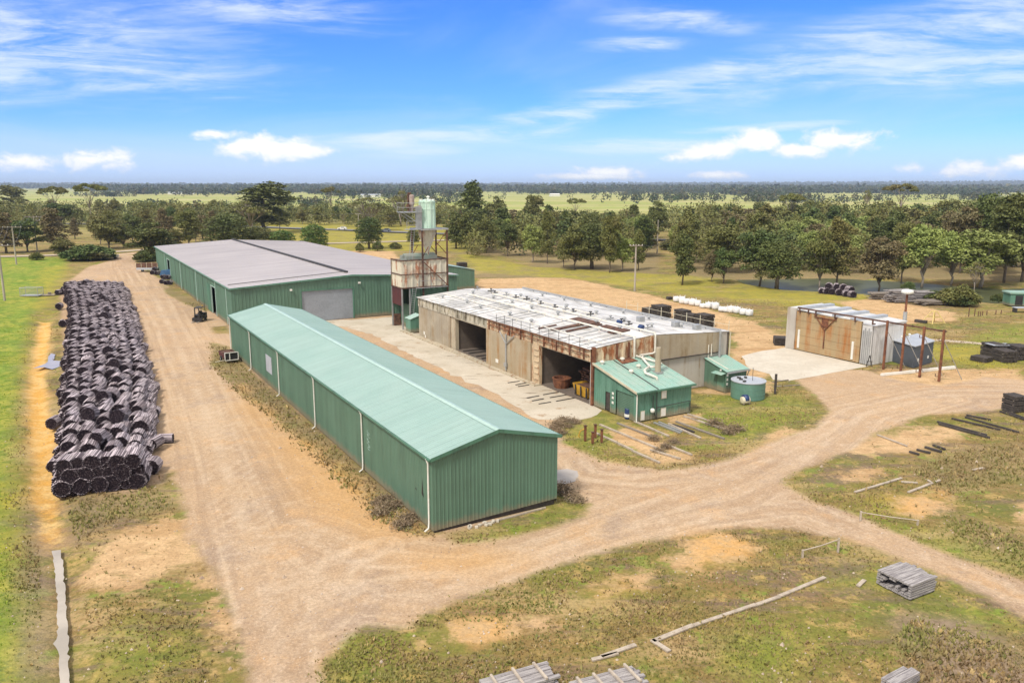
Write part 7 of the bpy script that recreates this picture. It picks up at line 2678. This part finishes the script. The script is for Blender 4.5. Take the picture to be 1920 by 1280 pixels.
def inside_building(x, y):
    dx_, dy_ = x - SX, y - SY
    u = -dx_ * sin(YAW) + dy_ * cos(YAW)
    v = dx_ * cos(YAW) + dy_ * sin(YAW)
    q = (u > -.15) & (u < 59.3) & (v > -.15) & (v < 8.9)
    q |= (u > 11.2) & (u < 62) & (v > 14) & (v < 30.7)
    q |= (u > 17.6) & (u < 57.6) & (v > 24) & (v < 41.8)
    q |= (u > 14.5) & (u < 27.4) & (v > 61.2) & (v < 68)
    q |= (u > 60) & (v > 3.3) & (v < 40)
    q |= (u > 14.7) & (u < 17.8) & (v > 38.3) & (v < 41.2)
    return q


keep = (rng.random(N) < dens) & ~inside_building(tx, ty) & (line_d(tx, ty, DITCH) > .9) & (poly_sd(tx, ty, POND) < -.5)
tx, ty, D, idx = tx[keep], ty[keep], D[keep], idx[keep]
dd_ = line_d(tx, ty, DITCH)
tz = -.38 * np.exp(-(dd_ / 1.1) ** 2) - .06
n = len(tx)
hgt = rng.uniform(.05, .14, n) * np.where(SD['dry'][idx] > 0, 1.5, 1.0) * np.where(rng.random(n) < .04, 1.8, 1.0)
hgt = np.where(SD['lush'][idx] > 0, hgt * .8, hgt)
w_ = hgt * rng.uniform(.14, .34, n)
V = np.zeros((n, 8, 3))
for b_ in range(2):
    a = rng.uniform(0, 2 * pi, n)
    cx_, sx_ = np.cos(a), np.sin(a)
    lean = rng.uniform(-.6, .6, (n, 2)) * hgt[:, None]
    V[:, b_ * 4 + 0] = np.stack([tx - cx_ * w_, ty - sx_ * w_, tz], 1)
    V[:, b_ * 4 + 1] = np.stack([tx + cx_ * w_, ty + sx_ * w_, tz], 1)
    V[:, b_ * 4 + 2] = np.stack([tx + cx_ * w_ * .9 + lean[:, 0], ty + sx_ * w_ * .9 + lean[:, 1], tz + hgt], 1)
    V[:, b_ * 4 + 3] = np.stack([tx - cx_ * w_ * .5 + lean[:, 0], ty - sx_ * w_ * .5 + lean[:, 1], tz + hgt * .8], 1)
Q = np.arange(n * 8).reshape(-1, 4)
t = NT('grass_blades')
nz = t.noise(.16, 4, .6)
n2 = t.noise(1.3, 4, .7)
lushf = t.ramp(t.attr('lushness'), .2, .8)
col = t.mix(t.ramp(nz, .38, .6), (.25, .25, .08, 1), (.31, .22, .12, 1))
col = t.mix(t.ramp(n2, .50, .66), col, (.46, .34, .16, 1))
col = t.mix(t.ramp(t.noise(2.5, 3, .7, loc=(4, 4, 4)), .52, .66), col, (.15, .165, .05, 1))
col = t.mix(lushf, col, t.mix(t.ramp(n2, .4, .6), (.20, .33, .035, 1), (.32, .38, .055, 1)))
t.out(col, .8, 0, .1)
me = mesh_np('grass_tufts', V.reshape(-1, 3), Q, [t.mat])
at = me.attributes.new('lushness', 'FLOAT', 'POINT')
lu = np.clip(SD['lush'][idx] / 2 + .5, 0, 1)
at.data.foreach_set('value', np.repeat(lu, 8).astype(np.float32))
o = bpy.data.objects.new('grass_tufts', me)
COL.objects.link(o)
tag(o, 'tufts of short dry and green grass over the rough ground', 'grass', None, 'stuff')

# ---- loose stones
rs = random.Random(31)
mb = MB()
k = 0
while k < 1500:
    a, d = rs.uniform(-.62, .62), 28 + 75 * rs.random() ** 1.3
    x, y = d * sin(a), d * cos(a)
    if inside_building(np.array([x]), np.array([y]))[0]: continue
    q = rs.uniform(.025, .075) * (2.0 if rs.random() < .04 else 1)
    mb.add([(x + q * rs.uniform(.6, 1.3) * cx, y + q * rs.uniform(.6, 1.2) * cy, -.04 + max(0, cz) * q * 1.1) for cx, cy, cz in ((1, 0, 0), (0, 1, 0), (-1, 0, 0), (0, -1, 0), (.2, .1, 1))],
           [(0, 1, 4), (1, 2, 4), (2, 3, 4), (3, 0, 4)])
    k += 1
tag(mb.build('loose_stones', simple('pale_stone', (.55, .46, .37), (.30, .22, .16), .6, .9)), 'small loose stones scattered over the gravel and grass', 'stones', None, 'stuff')

# ---- air
hz_ = MB().box(-12800, 12800, -600, 12800, -2.0, 110).build('haze', bpy.data.materials.new('haze_air'), kind='stuff')
hz_['label'] = 'thin blue haze over the plain'
hz_['category'] = 'haze'
hm = hz_.data.materials[0]
hm.use_nodes = True
for nd in list(hm.node_tree.nodes):
    if nd.type != 'OUTPUT_MATERIAL': hm.node_tree.nodes.remove(nd)
pv = hm.node_tree.nodes.new('ShaderNodeVolumePrincipled')
pv.inputs['Color'].default_value = (.62, .76, 1.0, 1)
pv.inputs['Density'].default_value = 0.00010
pv.inputs['Anisotropy'].default_value = 0.0
hm.node_tree.links.new(pv.outputs[0], [n_ for n_ in hm.node_tree.nodes if n_.type == 'OUTPUT_MATERIAL'][0].inputs['Volume'])
